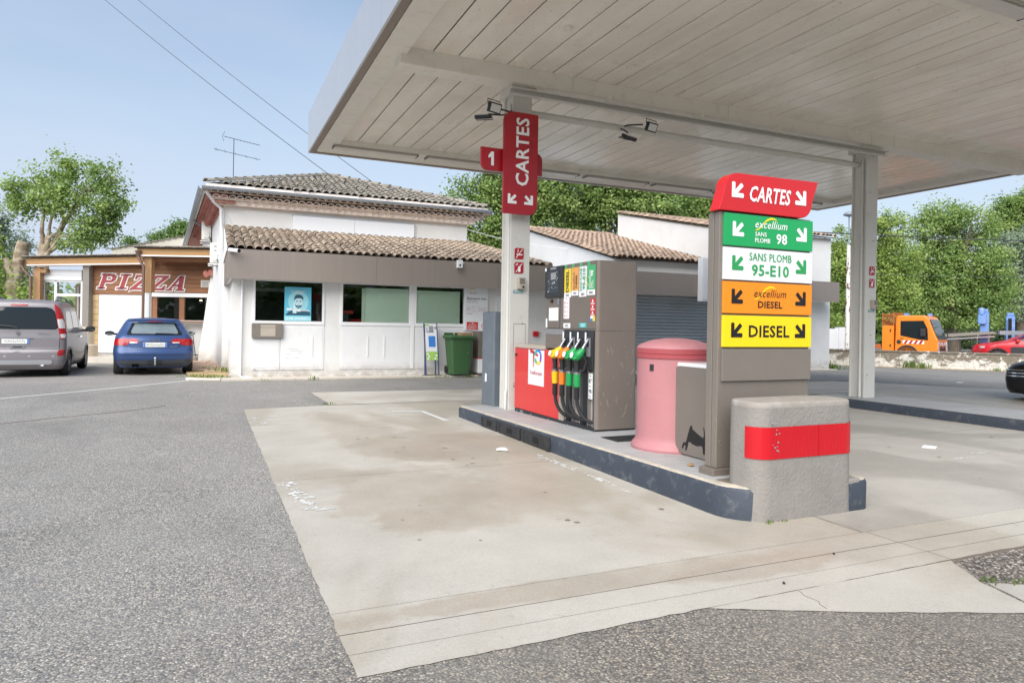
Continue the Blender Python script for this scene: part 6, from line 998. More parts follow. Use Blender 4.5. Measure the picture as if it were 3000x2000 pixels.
# ================================================================== cars
class Car:
    def __init__(s, lev): s.L = np.array(lev, float)   # z, rear y, front y, half width, rear corner r, front corner r, rear bow, front bow
    def at(s, z): return [np.interp(z, s.L[:, 0], s.L[:, k]) for k in range(1, 8)]
    def side_s(s, y, z): yr, yf, hw, rr, rf, br, bf = s.at(z); return (hw - rr) + math.pi * rr / 2 + (y - (yr + br + rr))
    def P(s, t, z, sg=1, off=0.0):
        yr, yf, hw, rr, rf, br, bf = s.at(z); a = hw - rr
        if t <= a: x, y = t, yr + br * (t / hw) ** 2; n = (0, -1)
        elif t <= a + math.pi * rr / 2:
            q = (t - a) / rr; yb = yr + br * (a / hw) ** 2; x, y = a + rr * math.sin(q), yb + rr * (1 - math.cos(q)); n = (math.sin(q), -math.cos(q))
        else:
            u = t - a - math.pi * rr / 2; y0 = yr + br + rr; y1 = yf - bf - rf
            if y0 + u <= y1: x, y = hw, y0 + u; n = (1, 0)
            else:
                u2 = u - (y1 - y0)
                if u2 <= math.pi * rf / 2: q = u2 / rf; x, y = hw - rf * (1 - math.cos(q)), y1 + rf * math.sin(q); n = (math.cos(q), math.sin(q))
                else: u3 = u2 - math.pi * rf / 2; x = max(0.0, (hw - rf) - u3); y = y1 + rf + bf * (1 - (x / max(hw - rf, .01)) ** 2); n = (0, 1)
        return Vector((sg * (x + n[0] * off), y + n[1] * off, z))
    def total(s, z): yr, yf, hw, rr, rf, br, bf = s.at(z); return (hw - rr) + math.pi * rr / 2 + max(0, (yf - bf - rf) - (yr + br + rr)) + math.pi * rf / 2 + (hw - rf)
    def ts(s, z, n=120):
        yr, yf, hw, rr, rf, br, bf = s.at(z); a = hw - rr; c = math.pi * rr / 2; d = max(0.0, (yf - bf - rf) - (yr + br + rr)); e = math.pi * rf / 2
        out_ = [a * k / 8 for k in range(8)] + [a + c * k / 8 for k in range(8)] + [a + c + d * k / 84 for k in range(84)] + [a + c + d + e * k / 8 for k in range(8)] + [a + c + d + e + (hw - rf) * k / 8 for k in range(9)]
        return out_
    def body(s, z0, z1, nz, wheels, wr, crown=.05):
        mb = MB(); zs = [z0 + (z1 - z0) * k / nz for k in range(nz + 1)]; rings = []
        for z in zs:
            T = s.ts(z); R = [s.P(t, z, 1) for t in T]; Lf = [Vector((-p.x, p.y, p.z)) for p in R[1:-1]][::-1]; rings.append(R + Lf)
        cen = Vector((0, sum(p.y for p in rings[-1]) / len(rings[-1]), 0))
        for q in (.93, .8, .6, .3): rings.append([Vector((p.x * q, cen.y + (p.y - cen.y) * q, z1 + crown * (1 - q * q))) for p in rings[nz]])
        n = len(rings[0])
        for R in rings: mb.v += [tuple(p) for p in R]
        for j in range(len(rings) - 1):
            for i in range(n):
                k = (i + 1) % n; q = (j * n + i, j * n + k, (j + 1) * n + k, (j + 1) * n + i)
                c = sum((Vector(mb.v[x]) for x in q), Vector()) / 4
                if abs(c.x) > .45 and any((c.y - wy) ** 2 + (c.z - wz) ** 2 < (wr * 1.0) ** 2 for wy, wz in wheels): continue
                mb.f.append(q); mb.m.append(0)
        mb.f.append(tuple(range((len(rings) - 1) * n, len(rings) * n))); mb.m.append(0); return mb
    def patch(s, rows, sg=1, off=.006, n=10, m=0, mb=None):
        """rows: (z, t0, t1) from bottom to top"""
        mb = mb or MB(); b = len(mb.v)
        for z, t0, t1 in rows:
            for k in range(n + 1):
                t = t0 + (t1 - t0) * k / n; mb.v.append(tuple(s.P(abs(t), z, sg if t >= 0 else -sg, off)))
        for j in range(len(rows) - 1):
            for k in range(n): q = (b + j * (n + 1) + k, b + j * (n + 1) + k + 1, b + (j + 1) * (n + 1) + k + 1, b + (j + 1) * (n + 1) + k); mb.f.append(q if sg > 0 else q[::-1]); mb.m.append(m)
        return mb
    def side_patch(s, pts, sg, off, n=10):     # pts: (z, y0, y1)
        return s.patch([(z, s.side_s(y0, z), s.side_s(y1, z)) for z, y0, y1 in pts], sg, off, n)
def sub(rows, k=4):
    out_ = []
    for a, b in zip(rows, rows[1:]): out_ += [tuple(a[i] + (b[i] - a[i]) * q / k for i in range(len(a))) for q in range(k)]
    return out_ + [rows[-1]]
def wheel(root, x, y, r, wd, hubm, sg, spokes=6):
    M = Matrix.Translation((x, y, r)) @ Matrix.Rotation(sg * math.pi / 2, 4, 'Y'); h = wd / 2
    def lt(prof, n=36): return MB().lathe(prof, n, (0, 0, 0), M)
    t = build(lt([(r * .62, -h), (r * .9, -h), (r * .98, -h * .7), (r, -h * .35), (r, h * .35), (r * .98, h * .7), (r * .9, h), (r * .66, h), (r * .64, h * .8)]), 'wheel', 'rubber', root, smooth=35)
    build(lt([(r * .65, h * .86), (r * .62, h * .9), (r * .57, h * .6), (r * .3, h * .55), (0.0, h * .55)]), 'rim', 'black_plastic', t, smooth=40)
    mb = MB()
    for k in range(spokes): A = Matrix.Rotation(2 * math.pi * k / spokes, 4, 'Z'); mb.box(r * .1, r * .63, -r * .075, r * .075, h * .6, h * .85, 0, M @ A)
    mb.lathe([(r * .2, h * .6), (r * .2, h * .92), (0, h * .95)], 20, (0, 0, 0), M); mb.lathe([(r * .66, h * .7), (r * .66, h * .95), (r * .59, h * .9), (r * .58, h * .7)], 36, (0, 0, 0), M); build(mb, 'hubcap', hubm, t, smooth=40); return t
def arch(root, car, y, r, R, m):
    for sg in (1, -1):
        mb = MB(); N = 24; v = []
        for k in range(N + 1):
            a = math.radians(-12 + 204 * k / N)
            for rr, o in ((R - .015, .008), (R + .035, .012)):
                yy, zz = y + rr * math.cos(a), r + rr * math.sin(a); zz = max(zz, .17); p = car.P(car.side_s(yy, zz), zz, sg, o); mb.v.append(tuple(p))
        for k in range(N): q = (2 * k, 2 * k + 1, 2 * k + 3, 2 * k + 2); mb.f.append(q); mb.m.append(0)
        build(mb, 'wheel_arch', m, root)
        lin = MB(); b = 0
        for k in range(N + 1):
            a = math.radians(-12 + 204 * k / N)
            for xx in (.45, .0): yy, zz = y + (R - .012) * math.cos(a), r + (R - .012) * math.sin(a); x0 = car.P(car.side_s(yy, max(zz, .17)), max(zz, .17), 1, .006).x; lin.v.append((sg * (xx if xx else x0), yy, max(zz, .17)))
        for k in range(N): lin.f.append((2 * k, 2 * k + 1, 2 * k + 3, 2 * k + 2)); lin.m.append(0)
        build(lin, 'arch_liner', 'under', root)
def plate_part(root, c, w_, h_, chars, tilt=0, euro=True):
    pl = build(MB().box(c[0] - w_ / 2, c[0] + w_ / 2, c[1] - .012, c[1], c[2], c[2] + h_), 'number_plate', 'plate', root, bevel=.003)
    if euro:
        build(MB().box(c[0] - w_ / 2 + .003, c[0] - w_ / 2 + .045, c[1] - .0135, c[1] - .0122, c[2] + .003, c[2] + h_ - .003), 'plate_band', 'plate_blue', pl); build(MB().box(c[0] + w_ / 2 - .045, c[0] + w_ / 2 - .003, c[1] - .0135, c[1] - .0122, c[2] + .003, c[2] + h_ - .003), 'plate_band', 'plate_blue', pl)
    mb = MB(); x = c[0] - w_ / 2 + .055; rnd = random.Random(chars)
    while x < c[0] + w_ / 2 - .075:      # smudged characters, not legible in the photograph
        ww = rnd.uniform(.014, .026)
        for q in range(3): zz = c[2] + .022 + rnd.uniform(0, h_ - .06); mb.box(x + rnd.uniform(0, .006), x + ww, c[1] - .0134, c[1] - .0125, zz, zz + rnd.uniform(.006, .014))
        mb.box(x, x + .006, c[1] - .0134, c[1] - .0125, c[2] + .022, c[2] + h_ - .022); x += ww + .012
    build(mb, 'plate_marks', 'ink_grey', pl); return pl
# ---- silver grey van
van = thing('grey_van', 'silver grey van with roof rails parked at the far left', 'van', (-3.93, 18.62, 0), math.radians(0.5), local=True)
VC = Car([(.18, .14, 4.10, .80, .16, .3, .03, .1), (.28, .03, 4.16, .87, .17, .35, .05, .14), (.40, .0, 4.2, .895, .17, .4, .06, .16), (.60, .0, 4.2, .905, .16, .42, .06, .16), (.625, .035, 4.19, .908, .14, .42, .05, .16), (.66, .05, 4.17, .91, .14, .42, .045, .16), (.90, .055, 4.05, .91, .13, .42, .045, .18), (1.0, .07, 3.85, .905, .13, .4, .045, .2), (1.06, .075, 3.45, .895, .13, .36, .045, .16), (1.12, .08, 3.12, .885, .13, .32, .045, .12), (1.30, .10, 2.82, .862, .13, .3, .045, .12), (1.50, .125, 2.48, .83, .13, .28, .045, .12), (1.66, .155, 2.18, .79, .13, .26, .05, .12), (1.72, .185, 2.0, .765, .13, .26, .06, .12), (1.76, .26, 1.85, .71, .15, .26, .08, .12)])
WH = [(.76, .30), (3.40, .30)]
build(VC.body(.18, 1.76, 42, WH, .355, .045), 'body', 'van_paint', van, smooth=45, recalc=True)
build(MB().box(-.62, .62, .25, 3.95, .16, .34), 'underbody', 'under', van)
for wy in (.76, 3.40):
    arch(van, VC, wy, .30, .36, 'van_paint')
    for sg in (1, -1): wheel(van, sg * .80, wy, .305, .195, 'hub', sg, 7)
build(VC.patch(sub([(1.115, -.66, .66), (1.135, -.715, .715), (1.17, -.735, .735), (1.36, -.70, .70), (1.50, -.655, .655), (1.565, -.60, .60), (1.59, -.52, .52)], 3), 1, .004, 16), 'rear_window', 'car_glass', van, smooth=60)
build(VC.patch(sub([(1.10, -.70, .70), (1.115, -.735, .735), (1.16, -.765, .765), (1.37, -.725, .725), (1.52, -.68, .68), (1.585, -.62, .62), (1.61, -.52, .52)], 3), 1, .0015, 16), 'window_seal', 'black_gloss', van, smooth=60)
for sg in (1, -1):
    a = lambda z, d: VC.at(z)[2] - VC.at(z)[3] + d
    build(VC.patch(sub([(.88, a(.88, .035), a(.88, .10)), (.93, a(.93, .02), a(.93, .17)), (1.02, a(1.02, .01), a(1.02, .225)), (1.22, a(1.22, .0), a(1.22, .21)), (1.42, a(1.42, -.005), a(1.42, .155)), (1.60, a(1.60, -.0), a(1.60, .095)), (1.685, a(1.685, .01), a(1.685, .03))], 4), sg, .010, 10), 'tail_lamp', 'lamp_red', van, smooth=60)
    build(VC.patch(sub([(.905, a(.905, .045), a(.905, .12)), (.95, a(.95, .03), a(.95, .16)), (1.0, a(1.0, .03), a(1.0, .17))], 3), sg, .0135, 8), 'reversing_lamp', 'lamp_white', van, smooth=60); build(VC.patch(sub([(1.13, a(1.13, .02), a(1.13, .15)), (1.25, a(1.25, .01), a(1.25, .15)), (1.345, a(1.345, .01), a(1.345, .12))], 3), sg, .0135, 8), 'indicator_lamp', 'lamp_white', van, smooth=60)
    build(VC.patch([(.50, a(.5, .03), a(.5, .15)), (.525, a(.525, .015), a(.525, .17)), (.61, a(.61, .015), a(.61, .17)), (.635, a(.635, .03), a(.635, .15))], sg, .008, 8), 'bumper_reflector', 'lamp_red', van)
    build(VC.side_patch(sub([(1.115, .42, 1.22), (1.16, .38, 1.24), (1.45, .48, 1.20), (1.53, .62, 1.16)], 4), sg, .004, 8), 'side_window', 'car_glass', van); build(VC.side_patch(sub([(1.115, 1.30, 2.10), (1.52, 1.28, 2.06), (1.55, 1.32, 2.0)], 4), sg, .004, 8), 'side_window', 'car_glass', van); build(VC.side_patch(sub([(1.125, 2.18, 2.98), (1.30, 2.17, 2.72), (1.48, 2.14, 2.44), (1.53, 2.14, 2.34)], 4), sg, .004, 8), 'side_window', 'car_glass', van)
    build(VC.side_patch([(.30, 1.24, 1.25), (1.10, 1.24, 1.25)], sg, .0015, 1), 'door_gap', 'ink', van); build(VC.side_patch([(.30, 2.12, 2.13), (1.10, 2.12, 2.13)], sg, .0015, 1), 'door_gap', 'ink', van); build(VC.side_patch([(.42, 1.28, 2.95), (.47, 1.28, 2.95)], sg, .012, 12), 'side_moulding', 'van_paint', van); build(VC.side_patch([(1.03, .5, 1.25), (1.05, .5, 1.25)], sg, .002, 6), 'sliding_rail', 'ink', van)
    for yh in (2.02, 2.2): build(VC.side_patch([(.885, yh, yh + .14), (.92, yh, yh + .14)], sg, .03, 4), 'door_handle', 'chrome', van)
    build(MB().tube([(sg * .66, .42, 1.77), (sg * .665, .45, 1.835), (sg * .67, .62, 1.85), (sg * .67, 1.6, 1.85), (sg * .66, 1.8, 1.80), (sg * .65, 1.84, 1.76)], .026, 8), 'roof_rail', 'grey_plastic', van, smooth=40)
    mr_ = build(MB().lathe([(0, -.05), (.075, -.045), (.10, -.01), (.095, .03), (0, .05)], 18, (sg * 1.07, 2.72, 1.09), Matrix.Rotation(math.pi / 2, 4, 'X') @ Matrix.Diagonal((1.15, .82, 1, 1))), 'wing_mirror', 'black_plastic', van, smooth=50); build(MB().lathe([(.082, .0), (0, .002)], 18, (sg * 1.07, 2.665, 1.09), Matrix.Rotation(math.pi / 2, 4, 'X') @ Matrix.Diagonal((1.1, .8, 1, 1))), 'mirror_glass', 'mirror', mr_); build(MB().tube([(sg * .86, 2.75, 1.06), (sg * 1.0, 2.73, 1.05)], .03, 8), 'mirror_arm', 'black_plastic', mr_)
build(VC.patch([(1.635, -.15, .15), (1.64, -.165, .165), (1.665, -.165, .165), (1.672, -.15, .15)], 1, .008, 8), 'third_brake_lamp', 'lamp_red', van)
build(VC.patch([(.64, -.79, .79), (.652, -.80, .80)], 1, .002, 16), 'tailgate_gap', 'ink', van)
for sg in (1, -1): build(VC.patch([(.645, .785, .795), (.80, .79, .80), (.90, .79, .80)], sg, .002, 2), 'tailgate_gap', 'ink', van)
build(VC.patch([(.885, -.62, .62), (.895, -.66, .66), (.915, -.66, .66)], 1, .0025, 12), 'tailgate_crease', 'grey_plastic', van); build(VC.patch([(.895, -.28, .28), (.92, -.28, .28)], 1, .02, 8), 'plate_light', 'grey_plastic', van)
plate_part(van, (-.04, .055, .775), .52, .105, 'v', euro=False); build(MB().box(.175, .217, .0405, .0428, .777, .878), 'plate_band', 'plate_blue', van)
build(VC.patch([(.665, -.13, .13), (.675, -.14, .14), (.735, -.14, .14), (.745, -.13, .13)], 1, .012, 6), 'tailgate_handle', 'grey_plastic', van); build(VC.patch([(.690, -.09, .09), (.715, -.09, .09)], 1, .014, 6), 'handle_recess', 'ink', van)
build(VC.patch([(.30, -.62, .62), (.325, -.66, .66), (.385, -.66, .66), (.405, -.63, .63)], 1, .015, 16), 'skid_trim', 'silver_trim', van); build(VC.patch([(.385, -.85, .85), (.40, -.86, .86)], 1, .003, 20), 'bumper_crease', 'grey_plastic', van)
for t in (-.68, -.23, .23, .68): build(VC.patch([(.475, t - .02, t + .02), (.51, t - .02, t + .02)], 1, .004, 3), 'parking_sensor', 'silver_trim', van)
lo = MB(); O = Vector((0, .048, 1.0)); [flat(lo, q, O, FX, FZ) for q in ([(0, .06), (-.045, 0), (-.018, 0), (0, .025)], [(0, .06), (0, .025), (.018, 0), (.045, 0)], [(0, -.06), (.045, 0), (.018, 0), (0, -.025)], [(0, -.06), (0, -.025), (-.018, 0), (-.045, 0)])]; build(lo, 'diamond_badge', 'chrome', van)
text('lettering', 'RENAULT', (.38, .045, .99), FX, FZ, .27, .028, 'chrome', van, .02, .0); text('lettering', 'KANGOO', (-.72, .045, .99), FX, FZ, .27, .028, 'chrome', van, .02)
build(MB().tube([(-.45, .03, 1.20), (-.1, .02, 1.16), (.0, .02, 1.13)], .014, 6), 'wiper', 'black_plastic', van); build(MB().tube([(.35, .1, .28), (.50, .06, .27)], .028, 10), 'exhaust', 'steel', van)
# ---- blue hatchback
aud = thing('blue_hatchback', 'blue hatchback parked tail out beside the shop corner', 'car', (-1.17, 18.80, 0), math.radians(6), local=True); aud.location = (-1.17, 18.8, 0)
AC_ = Car([(.19, .16, 4.1, .74, .2, .3, .05, .12), (.28, .06, 4.2, .82, .24, .4, .08, .16), (.42, .01, 4.25, .875, .26, .45, .10, .2), (.54, .0, 4.26, .885, .26, .45, .10, .2), (.60, .02, 4.25, .885, .25, .45, .10, .2), (.66, .07, 4.2, .882, .24, .45, .10, .2), (.80, .10, 4.02, .875, .24, .42, .10, .2), (.88, .13, 3.75, .862, .24, .4, .10, .2), (.93, .16, 3.35, .845, .24, .36, .10, .16), (.98, .20, 3.0, .82, .23, .32, .10, .12), (1.10, .33, 2.72, .755, .20, .28, .09, .12), (1.25, .46, 2.38, .675, .18, .26, .08, .12), (1.34, .52, 2.14, .62, .18, .26, .08, .12), (1.38, .58, 2.0, .57, .18, .25, .09, .12)])
AW = [(.80, .31), (3.38, .31)]
build(AC_.body(.19, 1.38, 36, AW, .35, .04), 'body', 'blue_car', aud, smooth=45, recalc=True); build(MB().box(-.60, .60, .3, 3.95, .17, .36), 'underbody', 'under', aud)
for wy in (.80, 3.38):
    arch(aud, AC_, wy, .31, .355, 'blue_car')
    for sg in (1, -1): wheel(aud, sg * .775, wy, .315, .215, 'hub', sg, 5)
build(AC_.patch(sub([(.985, -.58, .58), (1.0, -.61, .61), (1.06, -.59, .59), (1.18, -.53, .53), (1.27, -.485, .485), (1.30, -.46, .46)], 3), 1, .004, 16), 'rear_window', 'car_glass', aud, smooth=60); build(AC_.patch(sub([(1.02, -.50, .50), (1.06, -.52, .52), (1.18, -.47, .47), (1.26, -.43, .43)], 3), 1, .006, 16), 'rear_window_view', 'car_view', aud, smooth=60)  # lighter grey patch over the rear glass, standing in for the view through it
build(MB().grid(lambda u, v: (-.56 + 1.12 * u, .44 - .05 * v + .07 * (abs(u - .5) * 2) ** 2, 1.325 + .018 * v), 12, 2), 'spoiler', 'blue_car', aud); build(AC_.patch([(1.312, -.16, .16), (1.335, -.16, .16)], 1, .05, 8), 'third_brake_lamp', 'lamp_red', aud)
for sg in (1, -1):
    b_ = lambda z: AC_.at(z)[2] - AC_.at(z)[3]
    build(AC_.patch(sub([(.735, b_(.735) - .04, b_(.735) + .26), (.76, b_(.76) - .06, b_(.76) + .32), (.84, b_(.84) - .06, b_(.84) + .33), (.885, b_(.885) - .05, b_(.885) + .26), (.90, b_(.9) - .03, b_(.9) + .20)], 3), sg, .008, 12), 'tail_lamp', 'lamp_red', aud, smooth=60); build(AC_.patch(sub([(.785, b_(.785) - .27, b_(.785) - .07), (.80, b_(.80) - .28, b_(.8) - .07), (.885, b_(.885) - .24, b_(.885) - .06), (.90, b_(.9) - .19, b_(.9) - .06)], 3), sg, .008, 8), 'tail_lamp', 'lamp_red', aud, smooth=60); build(AC_.patch([(.79, b_(.79) - .25, b_(.79) - .09), (.815, b_(.81) - .25, b_(.81) - .09)], sg, .010, 6), 'reversing_lamp', 'lamp_white', aud)
    build(AC_.side_patch(sub([(1.0, .95, 2.85), (1.12, 1.0, 2.6), (1.25, 1.05, 2.3), (1.30, 1.15, 2.15)], 4), sg, .004, 14), 'side_window', 'car_glass', aud)
    mr_ = build(MB().lathe([(0, -.05), (.07, -.045), (.095, -.01), (.09, .03), (0, .05)], 18, (sg * .99, 2.55, .985), Matrix.Rotation(math.pi / 2, 4, 'X') @ Matrix.Diagonal((1.25, .68, 1, 1))), 'wing_mirror', 'blue_car', aud, smooth=50); build(MB().lathe([(.085, 0), (0, .002)], 18, (sg * .99, 2.495, .985), Matrix.Rotation(math.pi / 2, 4, 'X') @ Matrix.Diagonal((1.2, .62, 1, 1))), 'mirror_glass', 'mirror', mr_); build(MB().tube([(sg * .82, 2.6, .965), (sg * .93, 2.57, .96)], .025, 8), 'mirror_arm', 'black_plastic', mr_)
build(AC_.patch([(.665, -.50, .50), (.672, -.51, .51)], 1, .003, 14), 'tailgate_gap', 'ink', aud)
for sg in (1, -1): build(AC_.patch([(.668, .505, .515), (.74, .54, .55), (.80, .56, .57)], sg, .003, 2), 'tailgate_gap', 'ink', aud)
build(AC_.patch([(.70, -.30, .30), (.715, -.33, .33), (.80, -.36, .36), (.82, -.35, .35)], 1, .004, 12), 'plate_recess', 'blue_car', aud); build(AC_.patch([(.815, -.35, .35), (.825, -.35, .35)], 1, .008, 12), 'tailgate_grip', 'ink', aud)
plate_part(aud, (0, .08, .695), .52, .11, 'audi'); mb = MB(); O = Vector((0, .112, .868))
for k in range(4): arc_band(mb, -.072 + k * .048, 0, .027, .035, 0, 360, O, FX, FZ, 24)
build(mb, 'ring_badge', 'chrome', aud); text('lettering', 'A3', (-.44, .088, .675), FX, FZ, .09, .035, 'chrome', aud, .01); text('lettering', '2.0 TDI', (.33, .085, .69), FX, FZ, .15, .025, 'chrome', aud, .01)
build(AC_.patch([(.50, -.80, .80), (.508, -.81, .81)], 1, .003, 20), 'bumper_crease', 'ink', aud); build(AC_.patch(sub([(.22, -.60, .60), (.30, -.80, .80), (.36, -.86, .86), (.375, -.86, .86)], 2), 1, .004, 20), 'lower_bumper', 'interior', aud); build(AC_.patch([(.27, -.16, .16), (.35, -.17, .17)], 1, .006, 8), 'tow_opening', 'under', aud)
build(MB().tube([(0, .12, .26), (0, -.02, .27), (0, -.05, .34), (0, -.05, .40)], .022, 8).lathe([(0, -.03), (.02, -.022), (.03, 0), (.02, .022), (0, .03)], 12, (0, -.05, .425)), 'tow_ball', 'alu', aud, smooth=40)
for x in (-.46, -.385): build(MB().tube([(x, .2, .25), (x, .02, .25)], .038, 12, cap=False).tube([(x, .1, .25), (x, .11, .25)], .034, 12), 'exhaust', 'under', aud, smooth=40)
build(MB().tube([(.0, .20, 1.01), (.02, .21, 1.03), (.42, .23, 1.02)], .012, 6), 'wiper', 'black_plastic', aud)
# ---- orange works truck (side towards the camera, nose to the right)
trk = thing('orange_truck', 'orange works truck with striped panels behind the low wall', 'truck', tuple(FW * 29.4 + RT * 16.5), 0, local=True); trk.rotation_euler = (0, 0, -YAW - math.radians(44)); trk.scale = (.94, .94, 1.0)
# local: x forward (to the right), y away; near side at y = 0
cabp = [(-.02, .42), (1.62, .42), (1.70, .62), (1.70, 1.05), (1.62, 1.18), (1.30, 1.98), (1.18, 2.06), (.12, 2.06), (.02, 1.98)]
def tp(mb, nm, m, par=None, **k): return build(mb, nm, m, par or trk, **k)
cabb = tp(MB().ext([(x, 0, z) for x, z in cabp], (0, 1.85, 0)), 'cab', 'orange_truck', bevel=.06, bseg=3)
tp(MB().ext([(x, -.004, z) for x, z in ((.22, 1.20), (.22, 1.82), (1.14, 1.84), (1.30, 1.50), (1.33, 1.02), (.95, 1.05))], (0, .004, 0)), 'side_window', 'car_glass', cabb)
tp(MB().quad([(1.625, .12, 1.22), (1.625, 1.73, 1.22), (1.365, 1.70, 1.90), (1.365, .15, 1.90)]), 'windscreen', 'car_glass', cabb); tp(MB().quad([(1.703, .10, 1.06), (1.703, 1.75, 1.06), (1.63, 1.75, 1.21), (1.63, .10, 1.21)]), 'cowl', 'black_plastic', cabb)
for x in (.35, .55, .75, .95): tp(MB().quad([(x, -.006, .86), (x + .10, -.006, .86), (x + .20, -.006, 1.0), (x + .10, -.006, 1.0)]), 'red_stripe', 'red_dark', cabb)
tp(MB().box(.32, 1.18, -.004, -.001, .86, 1.0), 'stripe_ground', 'ink_white', cabb)
tp(MB().box(1.701, 1.706, .28, 1.57, .80, .93), 'front_stripe_ground', 'ink_white', cabb)
for k in range(5): y = .32 + k * .26; tp(MB().quad([(1.7075, y, .80), (1.7075, y + .12, .80), (1.7075, y + (.22 if k < 2.5 else .02), .93), (1.7075, y + (.10 if k < 2.5 else -.10), .93)]), 'red_stripe', 'red_dark', cabb)
tp(MB().box(1.701, 1.712, .42, 1.43, .58, .76), 'grille', 'black_plastic', cabb); mb = MB(); [mb.box(1.712, 1.72, .45, 1.40, z, z + .015) for z in (.61, .66, .71)]; tp(mb, 'grille_bars', 'chrome', cabb); tp(MB().ext([(1.722, .925, .62), (1.722, .975, .68), (1.722, .925, .74), (1.722, .875, .68)], (.004, 0, 0)), 'diamond_badge', 'chrome', cabb)
for y in (.02, 1.55): tp(MB().ext([(1.703, y, .52), (1.703, y + .28, .52), (1.703, y + .26, .92), (1.703, y + .06, .98)], (.012, 0, 0)), 'headlamp', 'lamp_white', cabb, bevel=.004)
tp(MB().ext([(.20 + .45 * math.cos(math.radians(a)) + .3, -.015, .38 + .42 * math.sin(math.radians(a))) for a in range(0, 181, 12)] + [(.14, -.015, .38), (.18 + .0, -.015, .38)] + [(.5 + .36 * math.cos(math.radians(a)), -.015, .38 + .33 * math.sin(math.radians(a))) for a in range(180, -1, -12)], (0, .05, 0)), 'wheel_arch', 'black_plastic', cabb)
for y in (.10, 1.75):
    for x in (.5, -2.0): tp(MB().lathe([(.2, -.1), (.34, -.1), (.36, -.05), (.36, .05), (.34, .1), (.2, .1)], 28, (x, y, .36), Matrix.Rotation(math.pi / 2, 4, 'X')), 'wheel', 'rubber', smooth=35)
tp(MB().box(.10, .108, -.003, -.0005, .62, 1.95).box(1.36, 1.366, -.003, -.0005, .62, 1.5), 'door_seam', 'orange_cage', cabb); tp(MB().box(.22, .36, -.012, -.001, 1.06, 1.09), 'door_handle', 'black_plastic', cabb); tp(MB().box(1.55, 1.76, .02, 1.83, .40, .52), 'bumper', 'grey_plastic', cabb, bevel=.02); tp(MB().box(.10, 1.2, .2, 1.6, 1.1, 1.14), 'dashboard', 'interior', cabb); tp(MB().lathe([(.09, 0), (.09, .01), (0, .012)], 16, (.16, -.002, .93), Matrix.Rotation(math.pi / 2, 4, 'X')), 'fuel_cap', 'black_plastic', cabb); tp(MB().box(1.05, 1.25, -.16, -.08, 1.18, 1.50), 'wing_mirror', 'black_plastic', cabb, bevel=.02); tp(MB().tube([(1.15, -.12, 1.2), (1.28, -.02, 1.08)], .02, 6), 'mirror_arm', 'black_plastic', cabb); tp(MB().box(1.66, 1.69, 1.9, 2.0, 1.1, 1.4), 'wing_mirror', 'black_plastic', cabb, bevel=.01)
for x in (.28, 1.02): tp(MB().box(x, x + .18, .3 + (.9 if x > 1 else .0), .5 + (.9 if x > 1 else 0), 2.06, 2.16), 'beacon', 'lift_blue', cabb, bevel=.01)
tp(MB().box(-.55, -.06, .02, 1.83, .55, 1.62), 'tool_box', 'orange_truck', bevel=.01); tp(MB().box(-.56, .0, .2, 1.6, .40, .54), 'chassis_box', 'orange_cage'); mb = MB(); [mb.box(-.555 + 0, -.54, .02, .03, .6, 1.6) for k in (0,)]; [mb.box(-.22, -.17, .005, .019, z, z + .12) for z in (.7, 1.35)]; tp(mb, 'latches', 'black_plastic')
mb = MB(); [mb.tube([(x, .05, 1.62), (x, .05, 2.1)], .015, 5) for x in (-.55, -.08)]; [mb.tube([(-.55, .05, z), (-.08, .05, z)], .006, 4) for z in [1.66 + k * .045 for k in range(10)]]; [mb.tube([(-.55 + k * .05, .05, 1.63), (-.55 + k * .05, .05, 2.08)], .005, 4) for k in range(10)]; mb.tube([(-.56, .05, 2.1), (-.04, .05, 2.1)], .02, 5); [mb.tube([(-.1, .05 + k * .08, 1.63), (-.1, .05 + k * .08, 2.2)], .006, 4) for k in range(22)]; tp(mb, 'headboard_cage', 'orange_cage')
tp(MB().box(-3.6, -.57, .0, 1.85, .62, .72), 'flat_bed', 'orange_cage'); tp(MB().box(-3.6, -.6, -.01, .06, .72, .80), 'bed_rail', 'orange_cage'); tp(MB().box(-3.5, -1.0, .3, 1.5, .76, .80), 'bed_planks', 'beam_wood'); tp(MB().box(-3.4, 1.5, .5, 1.3, .30, .44), 'chassis', 'under')
# ---- red crossover
red = thing('red_car', 'red crossover with black door pads behind the low wall', 'car', tuple(FW * 28.4 + RT * 24.1), 0, local=True); red.rotation_euler = (0, 0, -YAW + math.radians(90 - 28))
RC = Car([(.2, .1, 4.0, .78, .2, .35, .05, .15), (.35, .02, 4.12, .85, .2, .45, .06, .2), (.6, .0, 4.15, .865, .2, .45, .06, .2), (.80, .04, 4.08, .865, .2, .45, .06, .2), (.90, .08, 3.85, .855, .2, .42, .06, .2), (.98, .12, 3.35, .84, .2, .38, .06, .16), (1.04, .16, 3.0, .82, .2, .32, .06, .12), (1.20, .3, 2.62, .76, .18, .3, .06, .1), (1.38, .45, 2.2, .68, .18, .28, .06, .1), (1.46, .6, 1.95, .62, .18, .26, .06, .1), (1.49, .7, 1.8, .58, .18, .26, .06, .1)])
build(RC.body(.2, 1.49, 36, [(.72, .33), (3.3, .33)], .36, .04), 'body', 'red_car', red, smooth=45, recalc=True); build(MB().box(-.6, .6, .3, 3.8, .18, .4), 'underbody', 'under', red)
for wy in (.72, 3.3):
    arch(red, RC, wy, .33, .38, 'black_plastic'); 
    for sg in (1, -1): wheel(red, sg * .75, wy, .33, .2, 'hub', sg, 5)
